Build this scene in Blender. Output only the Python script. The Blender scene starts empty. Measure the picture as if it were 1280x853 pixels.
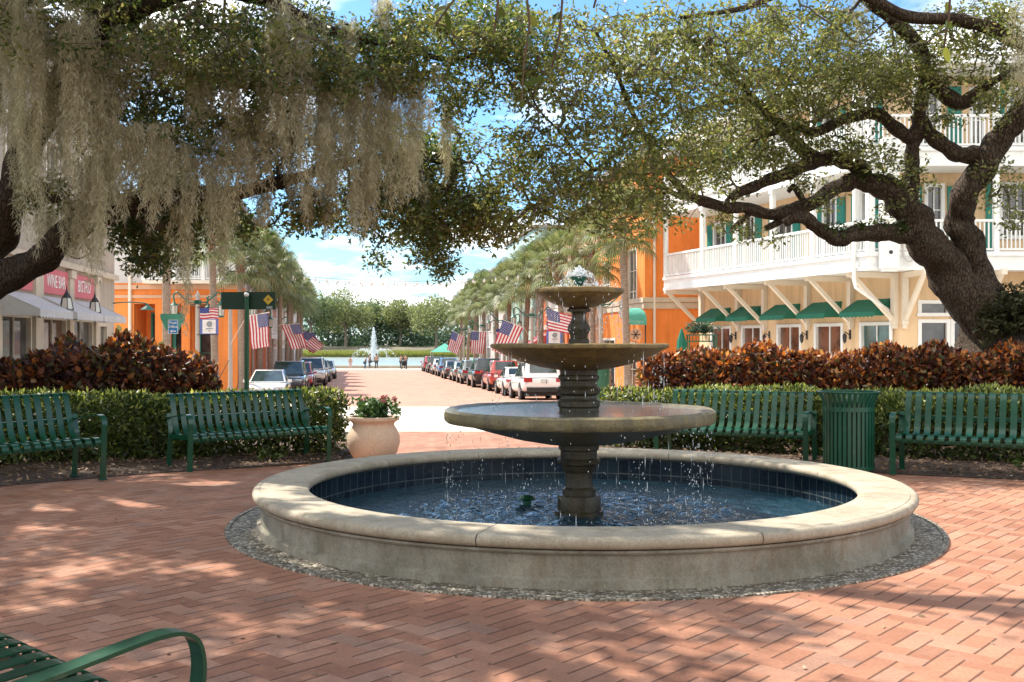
import bpy, bmesh, math, random
import numpy as np
from mathutils import Vector, Matrix, Quaternion
R = math.radians
random.seed(7)
rng = np.random.default_rng(11)
scene = bpy.context.scene
COL = scene.collection
FPX, CX, CY, CAMZ = 1312.0, 640.0, 426.5, 1.445
SUN_EL = R(52)
SUN_AZ = Vector((-0.78, 0.62)).normalized()

# ---------------------------------------------------------------- terrain
KN = [(-60, 0), (10.5, 0), (52, -1.33), (98, -1.71), (127, -1.9), (129.5, -1.95), (130.5, -3.4), (231, -3.4), (234, -2.15), (239, -1.1), (262, 0.0), (700, 1.5), (3000, 1.5)]
def gz(y):
    for (a, za), (b, zb) in zip(KN, KN[1:]):
        if y <= b:
            return za + (zb - za) * (y - a) / (b - a)
    return KN[-1][1]
def at(px, py, Y):
    return Vector(((px - CX) / FPX * Y, Y, CAMZ + (CY - py) / FPX * Y))
def xat(px, Y):
    return (px - CX) / FPX * Y

# ---------------------------------------------------------------- objects
def tag(o, label=None, cat=None, group=None, kind=None):
    if label: o['label'] = label
    if cat: o['category'] = cat
    if group: o['group'] = group
    if kind: o['kind'] = kind
    return o
def thing(name, label, cat, loc=(0, 0, 0), rz=0, group=None):
    o = bpy.data.objects.new(name, None); COL.objects.link(o)
    o.location = loc; o.rotation_euler = (0, 0, rz); o.empty_display_size = .2
    return tag(o, label, cat, group)
def link(name, me, parent=None, loc=None, rz=0):
    o = bpy.data.objects.new(name, me); COL.objects.link(o)
    if parent is not None: o.parent = parent
    if loc is not None: o.location = loc
    if rz: o.rotation_euler = (0, 0, rz)
    return o
def copy_tree(o, parent=None):
    c = o.copy(); COL.objects.link(c)
    if parent is not None: c.parent = parent
    for ch in [x for x in o.children]:
        copy_tree(ch, c)
    return c

class MB:
    def __init__(s): s.v = []; s.f = []; s.m = []; s.mi = 0
    def add(s, vs, fs):
        b = len(s.v); s.v.extend([tuple(v) for v in vs])
        for f in fs: s.f.append([b + i for i in f]); s.m.append(s.mi)
    def quad(s, a, b, c, d): s.add([a, b, c, d], [(0, 1, 2, 3)])
    def box(s, c, sz, M=None):
        x, y, z = sz[0] / 2, sz[1] / 2, sz[2] / 2; c = Vector(c)
        vs = [Vector((i * x, j * y, k * z)) for i in (-1, 1) for j in (-1, 1) for k in (-1, 1)]
        if M is not None: vs = [M @ v for v in vs]
        s.add([c + v for v in vs], [(0, 1, 3, 2), (4, 6, 7, 5), (0, 4, 5, 1), (2, 3, 7, 6), (0, 2, 6, 4), (1, 5, 7, 3)])
    def bar(s, p, q, w, h, up=(0, 0, 1)):
        p = Vector(p); q = Vector(q); d = (q - p); L = d.length
        if L < 1e-6: return
        d /= L; up = Vector(up)
        sd = d.cross(up)
        if sd.length < 1e-3: sd = d.cross(Vector((0, 1, 0)))
        sd.normalize(); u2 = sd.cross(d)
        M = Matrix((sd, d, u2)).transposed()
        s.box((p + q) / 2, (w, L, h), M)
    def ribbon(s, pts, w, t, side):
        """flat strap following pts, width along side vector, thickness t"""
        pts = [Vector(p) for p in pts]; side = Vector(side).normalized(); n = len(pts); vs = []
        for i, p in enumerate(pts):
            d = (pts[min(i + 1, n - 1)] - pts[max(i - 1, 0)]).normalized()
            nn = d.cross(side).normalized()
            for a, b in ((-1, -1), (1, -1), (1, 1), (-1, 1)):
                vs.append(p + side * (a * w / 2) + nn * (b * t / 2))
        fs = []
        for i in range(n - 1):
            for k in range(4):
                a = i * 4 + k; b = i * 4 + (k + 1) % 4
                fs.append((a, b, b + 4, a + 4))
        fs += [(3, 2, 1, 0), tuple((n - 1) * 4 + k for k in range(4))]
        s.add(vs, fs)
    def tube(s, pts, rs, n=8, cap=True):
        pts = [Vector(p) for p in pts]; N = len(pts)
        if not hasattr(rs, '__len__'): rs = [rs] * N
        ref = Vector((0.13, 0.2, 1)).normalized(); vs = []; prev = None
        for i, p in enumerate(pts):
            d = (pts[min(i + 1, N - 1)] - pts[max(i - 1, 0)])
            d = d.normalized() if d.length > 1e-9 else Vector((0, 0, 1))
            if prev is None:
                a = d.cross(ref)
                if a.length < .05: a = d.cross(Vector((1, 0, 0)))
            else:
                a = prev - d * prev.dot(d)
            a.normalize(); prev = a; b = d.cross(a)
            for k in range(n):
                t = 2 * math.pi * k / n
                vs.append(p + (a * math.cos(t) + b * math.sin(t)) * rs[i])
        fs = []
        for i in range(N - 1):
            for k in range(n):
                k2 = (k + 1) % n
                fs.append((i * n + k, i * n + k2, (i + 1) * n + k2, (i + 1) * n + k))
        if cap: fs += [tuple(range(n - 1, -1, -1)), tuple((N - 1) * n + k for k in range(n))]
        s.add(vs, fs)
    def lathe(s, prof, n=48, c=(0, 0, 0), a0=0, a1=2 * math.pi):
        full = abs(a1 - a0 - 2 * math.pi) < 1e-6; c = Vector(c)
        m = n if full else n + 1; vs = []
        for r, z in prof:
            for k in range(m):
                t = a0 + (a1 - a0) * k / n
                vs.append(c + Vector((r * math.cos(t), r * math.sin(t), z)))
        fs = []
        for i in range(len(prof) - 1):
            for k in range(n):
                k2 = (k + 1) % m
                fs.append((i * m + k, i * m + k2, (i + 1) * m + k2, (i + 1) * m + k))
        s.add(vs, fs)
        return m
    def prism(s, poly, z0, z1):
        n = len(poly)
        vs = [(x, y, z0) for x, y in poly] + [(x, y, z1) for x, y in poly]
        fs = [tuple(range(n - 1, -1, -1)), tuple(range(n, 2 * n))]
        for i in range(n):
            j = (i + 1) % n; fs.append((i, j, n + j, n + i))
        s.add(vs, fs)
    def extr(s, poly3, vec):
        n = len(poly3); vec = Vector(vec)
        vs = [Vector(p) for p in poly3]; vs += [v + vec for v in vs]
        fs = [tuple(range(n - 1, -1, -1)), tuple(range(n, 2 * n))]
        for i in range(n):
            j = (i + 1) % n; fs.append((i, j, n + j, n + i))
        s.add(vs, fs)
    def sphere(s, c, r, n=8, m=6, sc=(1, 1, 1)):
        c = Vector(c); vs = []; fs = []
        for i in range(m + 1):
            p = math.pi * i / m
            for k in range(n):
                t = 2 * math.pi * k / n
                vs.append(c + Vector((r * sc[0] * math.sin(p) * math.cos(t), r * sc[1] * math.sin(p) * math.sin(t), r * sc[2] * math.cos(p))))
        for i in range(m):
            for k in range(n):
                k2 = (k + 1) % n
                fs.append((i * n + k, (i + 1) * n + k, (i + 1) * n + k2, i * n + k2))
        s.add(vs, fs)
    def mesh(s, name, mats, smooth=False, ang=None):
        me = bpy.data.meshes.new(name); me.from_pydata(s.v, [], s.f); 
        if not isinstance(mats, (list, tuple)): mats = [mats]
        for m in mats: me.materials.append(m)
        if len(mats) > 1: me.polygons.foreach_set('material_index', s.m)
        me.update()
        bm = bmesh.new(); bm.from_mesh(me)
        bmesh.ops.remove_doubles(bm, verts=bm.verts, dist=1e-5)
        bmesh.ops.recalc_face_normals(bm, faces=bm.faces)
        if smooth:
            for f in bm.faces: f.smooth = True
            th = R(ang or 38)
            for e in bm.edges:
                if len(e.link_faces) == 2 and e.calc_face_angle(0) > th: e.smooth = False
        bm.to_mesh(me); bm.free()
        return me
    def build(s, name, mats, parent=None, smooth=False, ang=None, loc=None, rz=0):
        return link(name, s.mesh(name, mats, smooth, ang), parent, loc, rz)

def np_mesh(name, V, F, mats, mi=None, smooth=False):
    """V (n,3), F (m,k) fixed-size polygons"""
    me = bpy.data.meshes.new(name); n, m, k = len(V), len(F), F.shape[1]
    me.vertices.add(n); me.vertices.foreach_set('co', np.ascontiguousarray(V, dtype=np.float32).ravel())
    me.loops.add(m * k); me.loops.foreach_set('vertex_index', np.ascontiguousarray(F, dtype=np.int32).ravel())
    me.polygons.add(m); me.polygons.foreach_set('loop_start', np.arange(0, m * k, k, dtype=np.int32))
    if mi is not None: me.polygons.foreach_set('material_index', np.asarray(mi, dtype=np.int32))
    if smooth: me.polygons.foreach_set('use_smooth', np.ones(m, dtype=bool))
    if not isinstance(mats, (list, tuple)): mats = [mats]
    for x in mats: me.materials.append(x)
    me.update(calc_edges=True); me.validate()
    return me

def text_mesh(s, size, mat, extr=.004, align='CENTER', bold=0):
    cu = bpy.data.curves.new('lettering', 'FONT'); cu.body = s; cu.size = size; cu.extrude = extr; cu.offset = bold
    cu.align_x = align; cu.align_y = 'CENTER'; cu.resolution_u = 2
    o = bpy.data.objects.new('lettering', cu); COL.objects.link(o)
    dg = bpy.context.evaluated_depsgraph_get(); dg.update()
    me = bpy.data.meshes.new_from_object(o.evaluated_get(dg))
    bpy.data.objects.remove(o); me.materials.clear(); me.materials.append(mat)
    return me
def put_text(s, size, mat, parent, P, u, up=(0, 0, 1), sx=1.0, bold=0):
    """text centred on P (parent-space), reading along u"""
    me = text_mesh(s, size, mat, bold=bold); u = Vector(u).normalized(); up = Vector(up); n = u.cross(up).normalized()
    M = Matrix((u * sx, up, n)).transposed().to_4x4(); M.translation = Vector(P)
    me.transform(M)
    return link('lettering', me, parent)

# ---------------------------------------------------------------- materials
class G:
    """tiny node graph helper"""
    def __init__(s, name, world=False):
        if world:
            s.m = bpy.data.worlds.new(name); s.m.use_nodes = True
        else:
            s.m = bpy.data.materials.new(name); s.m.use_nodes = True
        s.t = s.m.node_tree; s.t.nodes.clear()
    def n(s, typ, **kw):
        nd = s.t.nodes.new(typ)
        for k, v in kw.items(): setattr(nd, k, v)
        return nd
    def l(s, a, b): s.t.links.new(a, b)
    def val(s, sock, v):
        if hasattr(v, 'is_linked') or isinstance(v, bpy.types.NodeSocket): s.l(v, sock)
        else: sock.default_value = v
    def math(s, op, a, b=None, c=None, clamp=False):
        nd = s.n('ShaderNodeMath', operation=op, use_clamp=clamp)
        s.val(nd.inputs[0], a)
        if b is not None: s.val(nd.inputs[1], b)
        if c is not None: s.val(nd.inputs[2], c)
        return nd.outputs[0]
    def mix(s, f, a, b, blend='MIX'):
        nd = s.n('ShaderNodeMix', data_type='RGBA', blend_type=blend)
        s.val(nd.inputs[0], f)
        for sk, v in ((nd.inputs[6], a), (nd.inputs[7], b)):
            if isinstance(v, (tuple, list)): v = (*v[:3], 1)
            s.val(sk, v)
        return nd.outputs[2]
    def ramp(s, f, stops, interp='LINEAR'):
        nd = s.n('ShaderNodeValToRGB'); s.val(nd.inputs[0], f); cr = nd.color_ramp; cr.interpolation = interp
        while len(cr.elements) < len(stops): cr.elements.new(.5)
        for e, (p, c) in zip(cr.elements, stops):
            e.position = p; e.color = (*c[:3], 1) if hasattr(c, '__len__') else (c, c, c, 1)
        return nd.outputs[0]
    def coord(s, out='Object', scale=None, rot=None):
        tc = s.n('ShaderNodeTexCoord'); o = tc.outputs[out]
        if scale or rot:
            mp = s.n('ShaderNodeMapping'); s.l(o, mp.inputs[0])
            if scale: mp.inputs['Scale'].default_value = scale
            if rot: mp.inputs['Rotation'].default_value = rot
            o = mp.outputs[0]
        return o
    def noise(s, vec, scale, detail=4, rough=.55, out=0):
        nd = s.n('ShaderNodeTexNoise'); 
        if vec is not None: s.l(vec, nd.inputs['Vector'])
        nd.inputs['Scale'].default_value = scale; nd.inputs['Detail'].default_value = detail; nd.inputs['Roughness'].default_value = rough
        return nd.outputs[out]
    def voro(s, vec, scale, feature='F1', out='Distance'):
        nd = s.n('ShaderNodeTexVoronoi', feature=feature); s.l(vec, nd.inputs['Vector']); nd.inputs['Scale'].default_value = scale
        return nd.outputs[out]
    def bump(s, h, strength=.3, dist=.01, nrm=None):
        nd = s.n('ShaderNodeBump'); nd.inputs['Strength'].default_value = strength; nd.inputs['Distance'].default_value = dist
        s.l(h, nd.inputs['Height'])
        if nrm is not None: s.l(nrm, nd.inputs['Normal'])
        return nd.outputs[0]
    def bsdf(s, col, rough=.6, nrm=None, metal=0, spec=.5, **kw):
        nd = s.n('ShaderNodeBsdfPrincipled')
        if isinstance(col, (tuple, list)): col = (*col[:3], 1)
        s.val(nd.inputs['Base Color'], col); s.val(nd.inputs['Roughness'], rough); s.val(nd.inputs['Metallic'], metal)
        nd.inputs['Specular IOR Level'].default_value = spec
        for k, v in kw.items(): s.val(nd.inputs[k.replace('_', ' ')], v)
        if nrm is not None: s.l(nrm, nd.inputs['Normal'])
        return nd.outputs[0]
    def out(s, sh, disp=None):
        o = s.n('ShaderNodeOutputMaterial'); s.l(sh, o.inputs[0])
        return s.m

def pm(name, c1, c2=None, scale=6, rough=.6, bump=.15, bdist=.004, bscale=None, metal=0, spec=.5, obj='Object', detail=5, stretch=None, **kw):
    """plain procedural material: two tones mottled by noise, fine bump"""
    g = G(name); co = g.coord(obj, scale=stretch)
    if c2 is None: c2 = tuple(min(1, c * .82) for c in c1)
    f = g.noise(co, scale, detail)
    f = g.ramp(f, [(.35, 0.0), (.65, 1.0)])
    col = g.mix(f, c1, c2)
    nr = None
    if bump: nr = g.bump(g.noise(co, bscale or scale * 6, 4), bump, bdist)
    return g.out(g.bsdf(col, rough, nr, metal, spec, **kw))

def leaf_mat(name, stops, rough=.45, trans=.35, spec=.4):
    g = G(name)
    geo = g.n('ShaderNodeNewGeometry'); rnd = geo.outputs['Random Per Island']
    col = g.ramp(rnd, stops)
    b = g.bsdf(col, rough, None, 0, spec)
    t = g.n('ShaderNodeBsdfTranslucent'); 
    tc = g.mix(1.0, col, (1.35, 1.35, .95), 'MULTIPLY')
    g.l(tc, t.inputs[0])
    mx = g.n('ShaderNodeMixShader'); mx.inputs[0].default_value = trans
    g.l(b, mx.inputs[1]); g.l(t.outputs[0], mx.inputs[2])
    return g.out(mx.outputs[0])

def herringbone(name, unit, ang, cols, joint, jw=.045, jw2=.02, bumpd=.004):
    g = G(name); co = g.coord('Object')
    rot = g.n('ShaderNodeVectorRotate', rotation_type='Z_AXIS'); g.l(co, rot.inputs[0]); rot.inputs['Angle'].default_value = ang
    # slight wobble so that the courses are not ruler straight
    wob = g.noise(co, 2.2, 2, out=1)
    va = g.n('ShaderNodeVectorMath', operation='SCALE'); g.l(wob, va.inputs[0]); va.inputs['Scale'].default_value = .012
    vb = g.n('ShaderNodeVectorMath', operation='ADD'); g.l(rot.outputs[0], vb.inputs[0]); g.l(va.outputs[0], vb.inputs[1])
    sp = g.n('ShaderNodeSeparateXYZ'); g.l(vb.outputs[0], sp.inputs[0])
    x = g.math('ADD', g.math('MULTIPLY', sp.outputs[0], 1 / unit), 4000.0); y = g.math('ADD', g.math('MULTIPLY', sp.outputs[1], 1 / unit), 2000.0)
    i = g.math('FLOOR', x); j = g.math('FLOOR', y)
    fx = g.math('SUBTRACT', x, i); fy = g.math('SUBTRACT', y, j)
    k = g.math('FLOORED_MODULO', g.math('ADD', g.math('SUBTRACT', i, j), .0), 4.0)
    is_ = lambda q: g.math('COMPARE', k, float(q), .1)
    k0, k1, k2, k3 = is_(0), is_(1), is_(2), is_(3)
    # distances: left, right, bottom, top; big when the edge is open
    L = g.math('ADD', fx, g.math('MULTIPLY', k1, 9)); Rr = g.math('ADD', g.math('SUBTRACT', 1.0, fx), g.math('MULTIPLY', k0, 9))
    B = g.math('ADD', fy, g.math('MULTIPLY', k2, 9)); T = g.math('ADD', g.math('SUBTRACT', 1.0, fy), g.math('MULTIPLY', k3, 9))
    dx = g.math('MINIMUM', L, Rr); dy = g.math('MINIMUM', B, T)
    jx = g.math('SUBTRACT', 1.0, g.math('SMOOTHSTEP' if False else 'MULTIPLY', dx, 1 / jw), clamp=True)
    jy = g.math('SUBTRACT', 1.0, g.math('MULTIPLY', dy, 1 / jw2), clamp=True)
    bi = g.math('SUBTRACT', i, k1); bj = g.math('SUBTRACT', j, k2)
    cv = g.n('ShaderNodeCombineXYZ'); g.l(bi, cv.inputs[0]); g.l(bj, cv.inputs[1])
    wn = g.n('ShaderNodeTexWhiteNoise', noise_dimensions='2D'); g.l(cv.outputs[0], wn.inputs[0])
    col = g.ramp(wn.outputs[0], cols)
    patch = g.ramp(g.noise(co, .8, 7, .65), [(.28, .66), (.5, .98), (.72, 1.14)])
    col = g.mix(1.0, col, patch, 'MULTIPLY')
    fine = g.ramp(g.noise(co, 60, 4), [(.25, .78), (.75, 1.12)])
    col = g.mix(1.0, col, fine, 'MULTIPLY')
    col = g.mix(g.math('MULTIPLY', jy, .92), col, joint)  # cross-sun joints painted dark to imitate shadow; the other set stays pale
    col = g.mix(g.math('MULTIPLY', jx, .45), col, tuple(c * 7.5 for c in joint))
    stain = g.ramp(g.noise(co, 3.1, 6, .7), [(.56, 0.0), (.78, .42)])
    col = g.mix(stain, col, (.085, .06, .048))
    col = g.mix(g.ramp(g.noise(co, 1.3, 6, .7), [(.58, 0.0), (.8, .35)]), col, (.42, .33, .27))
    h = g.math('SUBTRACT', 1.0, g.math('MAXIMUM', jy, g.math('MULTIPLY', jx, .5)))
    h = g.math('ADD', h, g.math('MULTIPLY', wn.outputs[0], .25))
    h = g.math('ADD', h, g.math('MULTIPLY', g.noise(co, 90, 3), .18))
    return g.out(g.bsdf(col, .78, g.bump(h, .7, bumpd), 0, .25))

M = {}
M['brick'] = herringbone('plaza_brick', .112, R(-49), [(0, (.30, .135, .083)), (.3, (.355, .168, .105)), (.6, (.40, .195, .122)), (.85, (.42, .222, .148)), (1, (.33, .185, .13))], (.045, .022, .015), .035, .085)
M['street_brick'] = herringbone('street_brick', .11, R(-40), [(0, (.36, .19, .135)), (.5, (.40, .215, .155)), (1, (.44, .245, .18))], (.22, .12, .09), .1, .1, .002)
M['concrete'] = pm('pale_concrete', (.62, .56, .49), (.50, .45, .39), 1.2, .85, .3, .003, 60)
M['sidewalk'] = pm('sidewalk_concrete', (.48, .43, .38), (.40, .36, .31), 1.5, .85, .3, .003, 60)
M['soil'] = pm('mulch_soil', (.10, .060, .040), (.045, .028, .020), 9, .95, .9, .03, 30)
M['grass'] = pm('lawn', (.16, .21, .045), (.22, .25, .06), .35, .9, .6, .05, 6)
M['earth'] = pm('earth', (.16, .14, .09), (.11, .10, .07), .2, .95, .3, .03, 3)
def pebble():
    g = G('pebble_mosaic'); co = g.coord('Object')
    d = g.voro(co, 33); c = g.voro(co, 33, out='Color')
    sp = g.n('ShaderNodeSeparateColor'); g.l(c, sp.inputs[0])
    col = g.ramp(sp.outputs[0], [(0, (.12, .10, .075)), (.35, (.27, .23, .165)), (.7, (.42, .37, .285)), (1, (.60, .55, .46))])
    e = g.voro(co, 33, 'DISTANCE_TO_EDGE')
    jf = g.ramp(e, [(.0, 1.0), (.2, 0.0)])
    col = g.mix(jf, col, (.055, .046, .034))
    h = g.math('SUBTRACT', 1.0, g.math('POWER', d, 1.6))
    return g.out(g.bsdf(col, .6, g.bump(h, 1.0, .012)))
M['pebble'] = pebble()
def stone(name, a, b, stainc, s=3, rough=.8, stain=(.5, .75), moss=None, streak=True, bumps=.5, blot=None):
    g = G(name); co = g.coord('Object')
    col = g.mix(g.ramp(g.noise(co, s, 7, .65), [(.32, 0.0), (.68, 1.0)]), a, b)
    if streak:
        cs = g.coord('Object', scale=(5, 5, .7))
        col = g.mix(g.ramp(g.noise(cs, 2.2, 6, .7), [(stain[0], 0.0), (stain[1], .75)]), col, stainc)
    if blot:
        col = g.mix(g.ramp(g.noise(co, s * 1.1, 8, .72), [(.50, 0.0), (.66, .75)]), col, blot)
    if moss:
        col = g.mix(g.ramp(g.noise(co, s * 1.7, 6, .6), [(.5, 0.0), (.68, .8)]), col, moss)
    col = g.mix(1.0, col, g.ramp(g.noise(co, 70, 4), [(.25, .75), (.75, 1.15)]), 'MULTIPLY')
    h = g.math('ADD', g.noise(co, 90, 4), g.math('MULTIPLY', g.noise(co, 14, 5), 1.5))
    return g.out(g.bsdf(col, rough, g.bump(h, bumps, .006), 0, .35))
M['pool_wall'] = stone('pool_wall_stucco', (.40, .37, .30), (.22, .21, .175), (.19, .135, .08), 2.6, .85, (.46, .74), blot=(.165, .15, .105))
M['coping'] = stone('coping_cast_stone', (.48, .42, .325), (.36, .31, .235), (.25, .185, .115), 2.6, .75, (.5, .8), bumps=.35, blot=(.27, .225, .155))
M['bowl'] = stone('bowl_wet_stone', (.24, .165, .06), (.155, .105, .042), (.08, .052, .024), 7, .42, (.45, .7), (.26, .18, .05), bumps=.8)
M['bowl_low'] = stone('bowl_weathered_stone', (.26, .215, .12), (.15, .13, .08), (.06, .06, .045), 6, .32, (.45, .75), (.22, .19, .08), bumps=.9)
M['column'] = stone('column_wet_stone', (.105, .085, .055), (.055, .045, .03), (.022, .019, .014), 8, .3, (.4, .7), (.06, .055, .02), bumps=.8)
def tile():
    g = G('waterline_tile'); co = g.coord('Object')
    sp = g.n('ShaderNodeSeparateXYZ'); g.l(co, sp.inputs[0])
    an = g.math('ARCTAN2', sp.outputs[1], sp.outputs[0])
    u = g.math('MULTIPLY', an, 128 / (2 * math.pi)); v = g.math('MULTIPLY', g.math('ADD', sp.outputs[2], .062), 1 / .148)
    fu = g.math('FRACT', g.math('ADD', u, 500.0)); fv = g.math('FRACT', g.math('ADD', v, 50.0))
    e = g.math('MINIMUM', g.math('MINIMUM', fu, g.math('SUBTRACT', 1.0, fu)), g.math('MINIMUM', fv, g.math('SUBTRACT', 1.0, fv)))
    jt = g.math('LESS_THAN', e, .035)
    cv = g.n('ShaderNodeCombineXYZ'); g.l(g.math('FLOOR', u), cv.inputs[0]); g.l(g.math('FLOOR', v), cv.inputs[1])
    wn = g.n('ShaderNodeTexWhiteNoise', noise_dimensions='2D'); g.l(cv.outputs[0], wn.inputs[0])
    col = g.ramp(wn.outputs[0], [(0, (.004, .010, .022)), (.6, (.007, .018, .034)), (1, (.014, .032, .045))])
    col = g.mix(g.ramp(g.noise(co, 22, 4), [(.45, 0.0), (.75, .4)]), col, (.035, .055, .06))
    col = g.mix(g.math('MULTIPLY', jt, g.ramp(g.noise(co, 6, 3), [(.35, .15), (.65, .8)])), col, (.14, .16, .16))
    return g.out(g.bsdf(col, g.math('ADD', g.math('MULTIPLY', jt, .4), .15)))
M['tile'] = tile()
def water(name, col, s1, s2, st, rough=.04, dist=.02):
    g = G(name); co = g.coord('Object')
    h = g.math('ADD', g.noise(co, s1, 3), g.math('MULTIPLY', g.noise(co, s2, 3), .6))
    return g.out(g.bsdf(col, rough, g.bump(h, st, dist), 0, .8, IOR=1.33))
M['pool_water'] = water('pool_water', (.014, .048, .072), 11, 30, 1.0, .05, .05)
M['lake_water'] = water('lake_water', (.27, .335, .335), .8, 3, .35, .28, .05)
def wetdrop():
    g = G('water_drop')
    return g.out(g.bsdf((.86, .90, .93), .15, None, 0, .8, Emission_Strength=0.0))
M['drop'] = wetdrop()
M['bowl_water'] = water('bowl_water', (.10, .10, .085), 16, 40, .6, .06, .01)
def paint(name, c, rough=.35, var=.85, coat=0.0, metal=0.0, scale=3):
    g = G(name); co = g.coord('Object')
    col = g.mix(g.ramp(g.noise(co, scale, 5), [(.35, 0.0), (.7, 1.0)]), c, tuple(x * var for x in c))
    col = g.mix(g.ramp(g.noise(co, scale * 5, 7, .7), [(.56, 0.0), (.8, .16 if max(c) < .3 else .06)]), col, (.30, .28, .24))
    nr = g.bump(g.noise(co, 40, 3), .06, .003)
    return g.out(g.bsdf(col, rough, nr, metal, .5, Coat_Weight=coat, Coat_Roughness=.05))
M['bench'] = paint('bench_green_paint', (.003, .066, .034), .30, .8, .25)
M['bin'] = paint('bin_green_paint', (.006, .078, .044), .34, .8, .1)
M['bin_dark'] = paint('bin_liner', (.006, .03, .02), .6)
M['terracotta'] = stone('terracotta_pale', (.62, .475, .355), (.54, .40, .29), (.36, .25, .17), 3, .8, (.6, .85), bumps=.2)
def bark(name, a, b, c):
    g = G(name); co = g.coord('Object')
    cs = g.coord('Object', scale=(1, 1, .32))
    v = g.voro(cs, 26, 'DISTANCE_TO_EDGE'); 
    n = g.noise(co, 9, 8, .7)
    nn = g.noise(cs, 22, 6, .7)
    col = g.mix(g.ramp(nn, [(.35, 0.0), (.65, 1.0)]), a, b)
    col = g.mix(g.ramp(n, [(.52, 0.0), (.68, .7)]), col, c)
    col = g.mix(g.ramp(v, [(.0, .8), (.06, 0.0)]), col, tuple(x * .3 for x in a))
    h = g.math('ADD', g.ramp(v, [(0, 0.0), (.12, 1.0)]), g.math('MULTIPLY', nn, 1.6))
    return g.out(g.bsdf(col, .9, g.bump(h, 1.0, .03), 0, .2))
M['bark'] = bark('oak_bark', (.062, .042, .030), (.14, .10, .073), (.13, .13, .07))
M['bark_dark'] = bark('oak_bark_mossy', (.040, .027, .019), (.08, .056, .040), (.075, .08, .035))
M['twig'] = pm('twig', (.11, .085, .065), (.17, .14, .11), 5, .9, .3)
M['oak_leaf'] = leaf_mat('oak_leaf', [(0, (.085, .105, .034)), (.35, (.145, .165, .052)), (.7, (.22, .235, .08)), (.9, (.30, .29, .11)), (1, (.28, .20, .10))], .34, .52)
M['oak_leaf_dark'] = leaf_mat('oak_leaf_deep', [(0, (.042, .075, .022)), (.5, (.075, .122, .034)), (.85, (.135, .175, .05)), (1, (.21, .195, .072))], .34, .46)
M['fern'] = leaf_mat('fern_frond', [(0, (.03, .035, .014)), (.6, (.06, .06, .022)), (1, (.09, .085, .03))], .6, .2)
M['moss'] = leaf_mat('spanish_moss', [(0, (.40, .365, .29)), (.5, (.54, .50, .405)), (1, (.70, .66, .55))], .9, .48, .1)
M['hedge_leaf'] = leaf_mat('hedge_leaf', [(0, (.025, .05, .012)), (.5, (.06, .095, .02)), (1, (.12, .15, .035))], .4, .3)
M['hedge_tip'] = leaf_mat('hedge_new_growth', [(0, (.22, .27, .05)), (.5, (.33, .37, .085)), (1, (.46, .46, .14))], .4, .42)
M['copper_leaf'] = leaf_mat('copper_leaf', [(0, (.03, .011, .010)), (.22, (.06, .017, .013)), (.42, (.12, .028, .015)), (.56, (.065, .065, .024)), (.66, (.10, .075, .02)), (.76, (.17, .045, .017)), (.88, (.30, .085, .022)), (.94, (.42, .16, .04)), (.975, (.30, .29, .15)), (1, (.30, .09, .09))], .48, .3, .45)
M['copper_tip'] = leaf_mat('copper_leaf_bright', [(0, (.14, .03, .013)), (.3, (.34, .08, .02)), (.7, (.52, .17, .035)), (1, (.60, .30, .11))], .38, .45)
M['litter'] = leaf_mat('fallen_leaf', [(0, (.11, .065, .04)), (.5, (.22, .14, .085)), (.9, (.36, .25, .16)), (1, (.42, .33, .22))], .8, .1)
M['geranium'] = leaf_mat('flower_petal', [(0, (.26, .06, .075)), (1, (.42, .17, .18))], .5, .3)
M['pot_leaf'] = leaf_mat('pot_plant_leaf', [(0, (.04, .10, .03)), (1, (.09, .17, .05))], .45, .3)
M['magnolia'] = leaf_mat('broad_leaf', [(0, (.05, .09, .02)), (.6, (.12, .15, .03)), (1, (.24, .24, .06))], .3, .45)
M['palm_leaf'] = leaf_mat('palm_frond', [(0, (.085, .12, .05)), (.5, (.145, .18, .08)), (.85, (.22, .24, .12)), (1, (.30, .28, .17))], .45, .4)
M['palm_dead'] = leaf_mat('dead_frond', [(0, (.20, .10, .05)), (.5, (.30, .15, .07)), (1, (.34, .20, .11))], .8, .3)
M['palm_bark'] = pm('palm_trunk', (.34, .26, .20), (.22, .165, .125), 5, .9, .8, .02, 14, stretch=(1, 1, 3.5))
M['far_leaf'] = leaf_mat('far_tree_leaf', [(0, (.13, .165, .075)), (.5, (.19, .22, .10)), (1, (.28, .29, .14))], .6, .4)
M['far_leaf2'] = leaf_mat('far_tree_leaf_cool', [(0, (.10, .155, .085)), (.5, (.145, .20, .10)), (1, (.22, .26, .135))], .6, .4)
M['wood_dark'] = leaf_mat('undergrowth', [(0, (.035, .075, .05)), (1, (.075, .125, .075))], .7, .3)
M['far_bark'] = pm('far_bark', (.20, .165, .13), None, 3, .9, .2)
M['reed'] = leaf_mat('reed', [(0, (.17, .21, .05)), (1, (.30, .30, .085))], .7, .35)
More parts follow.
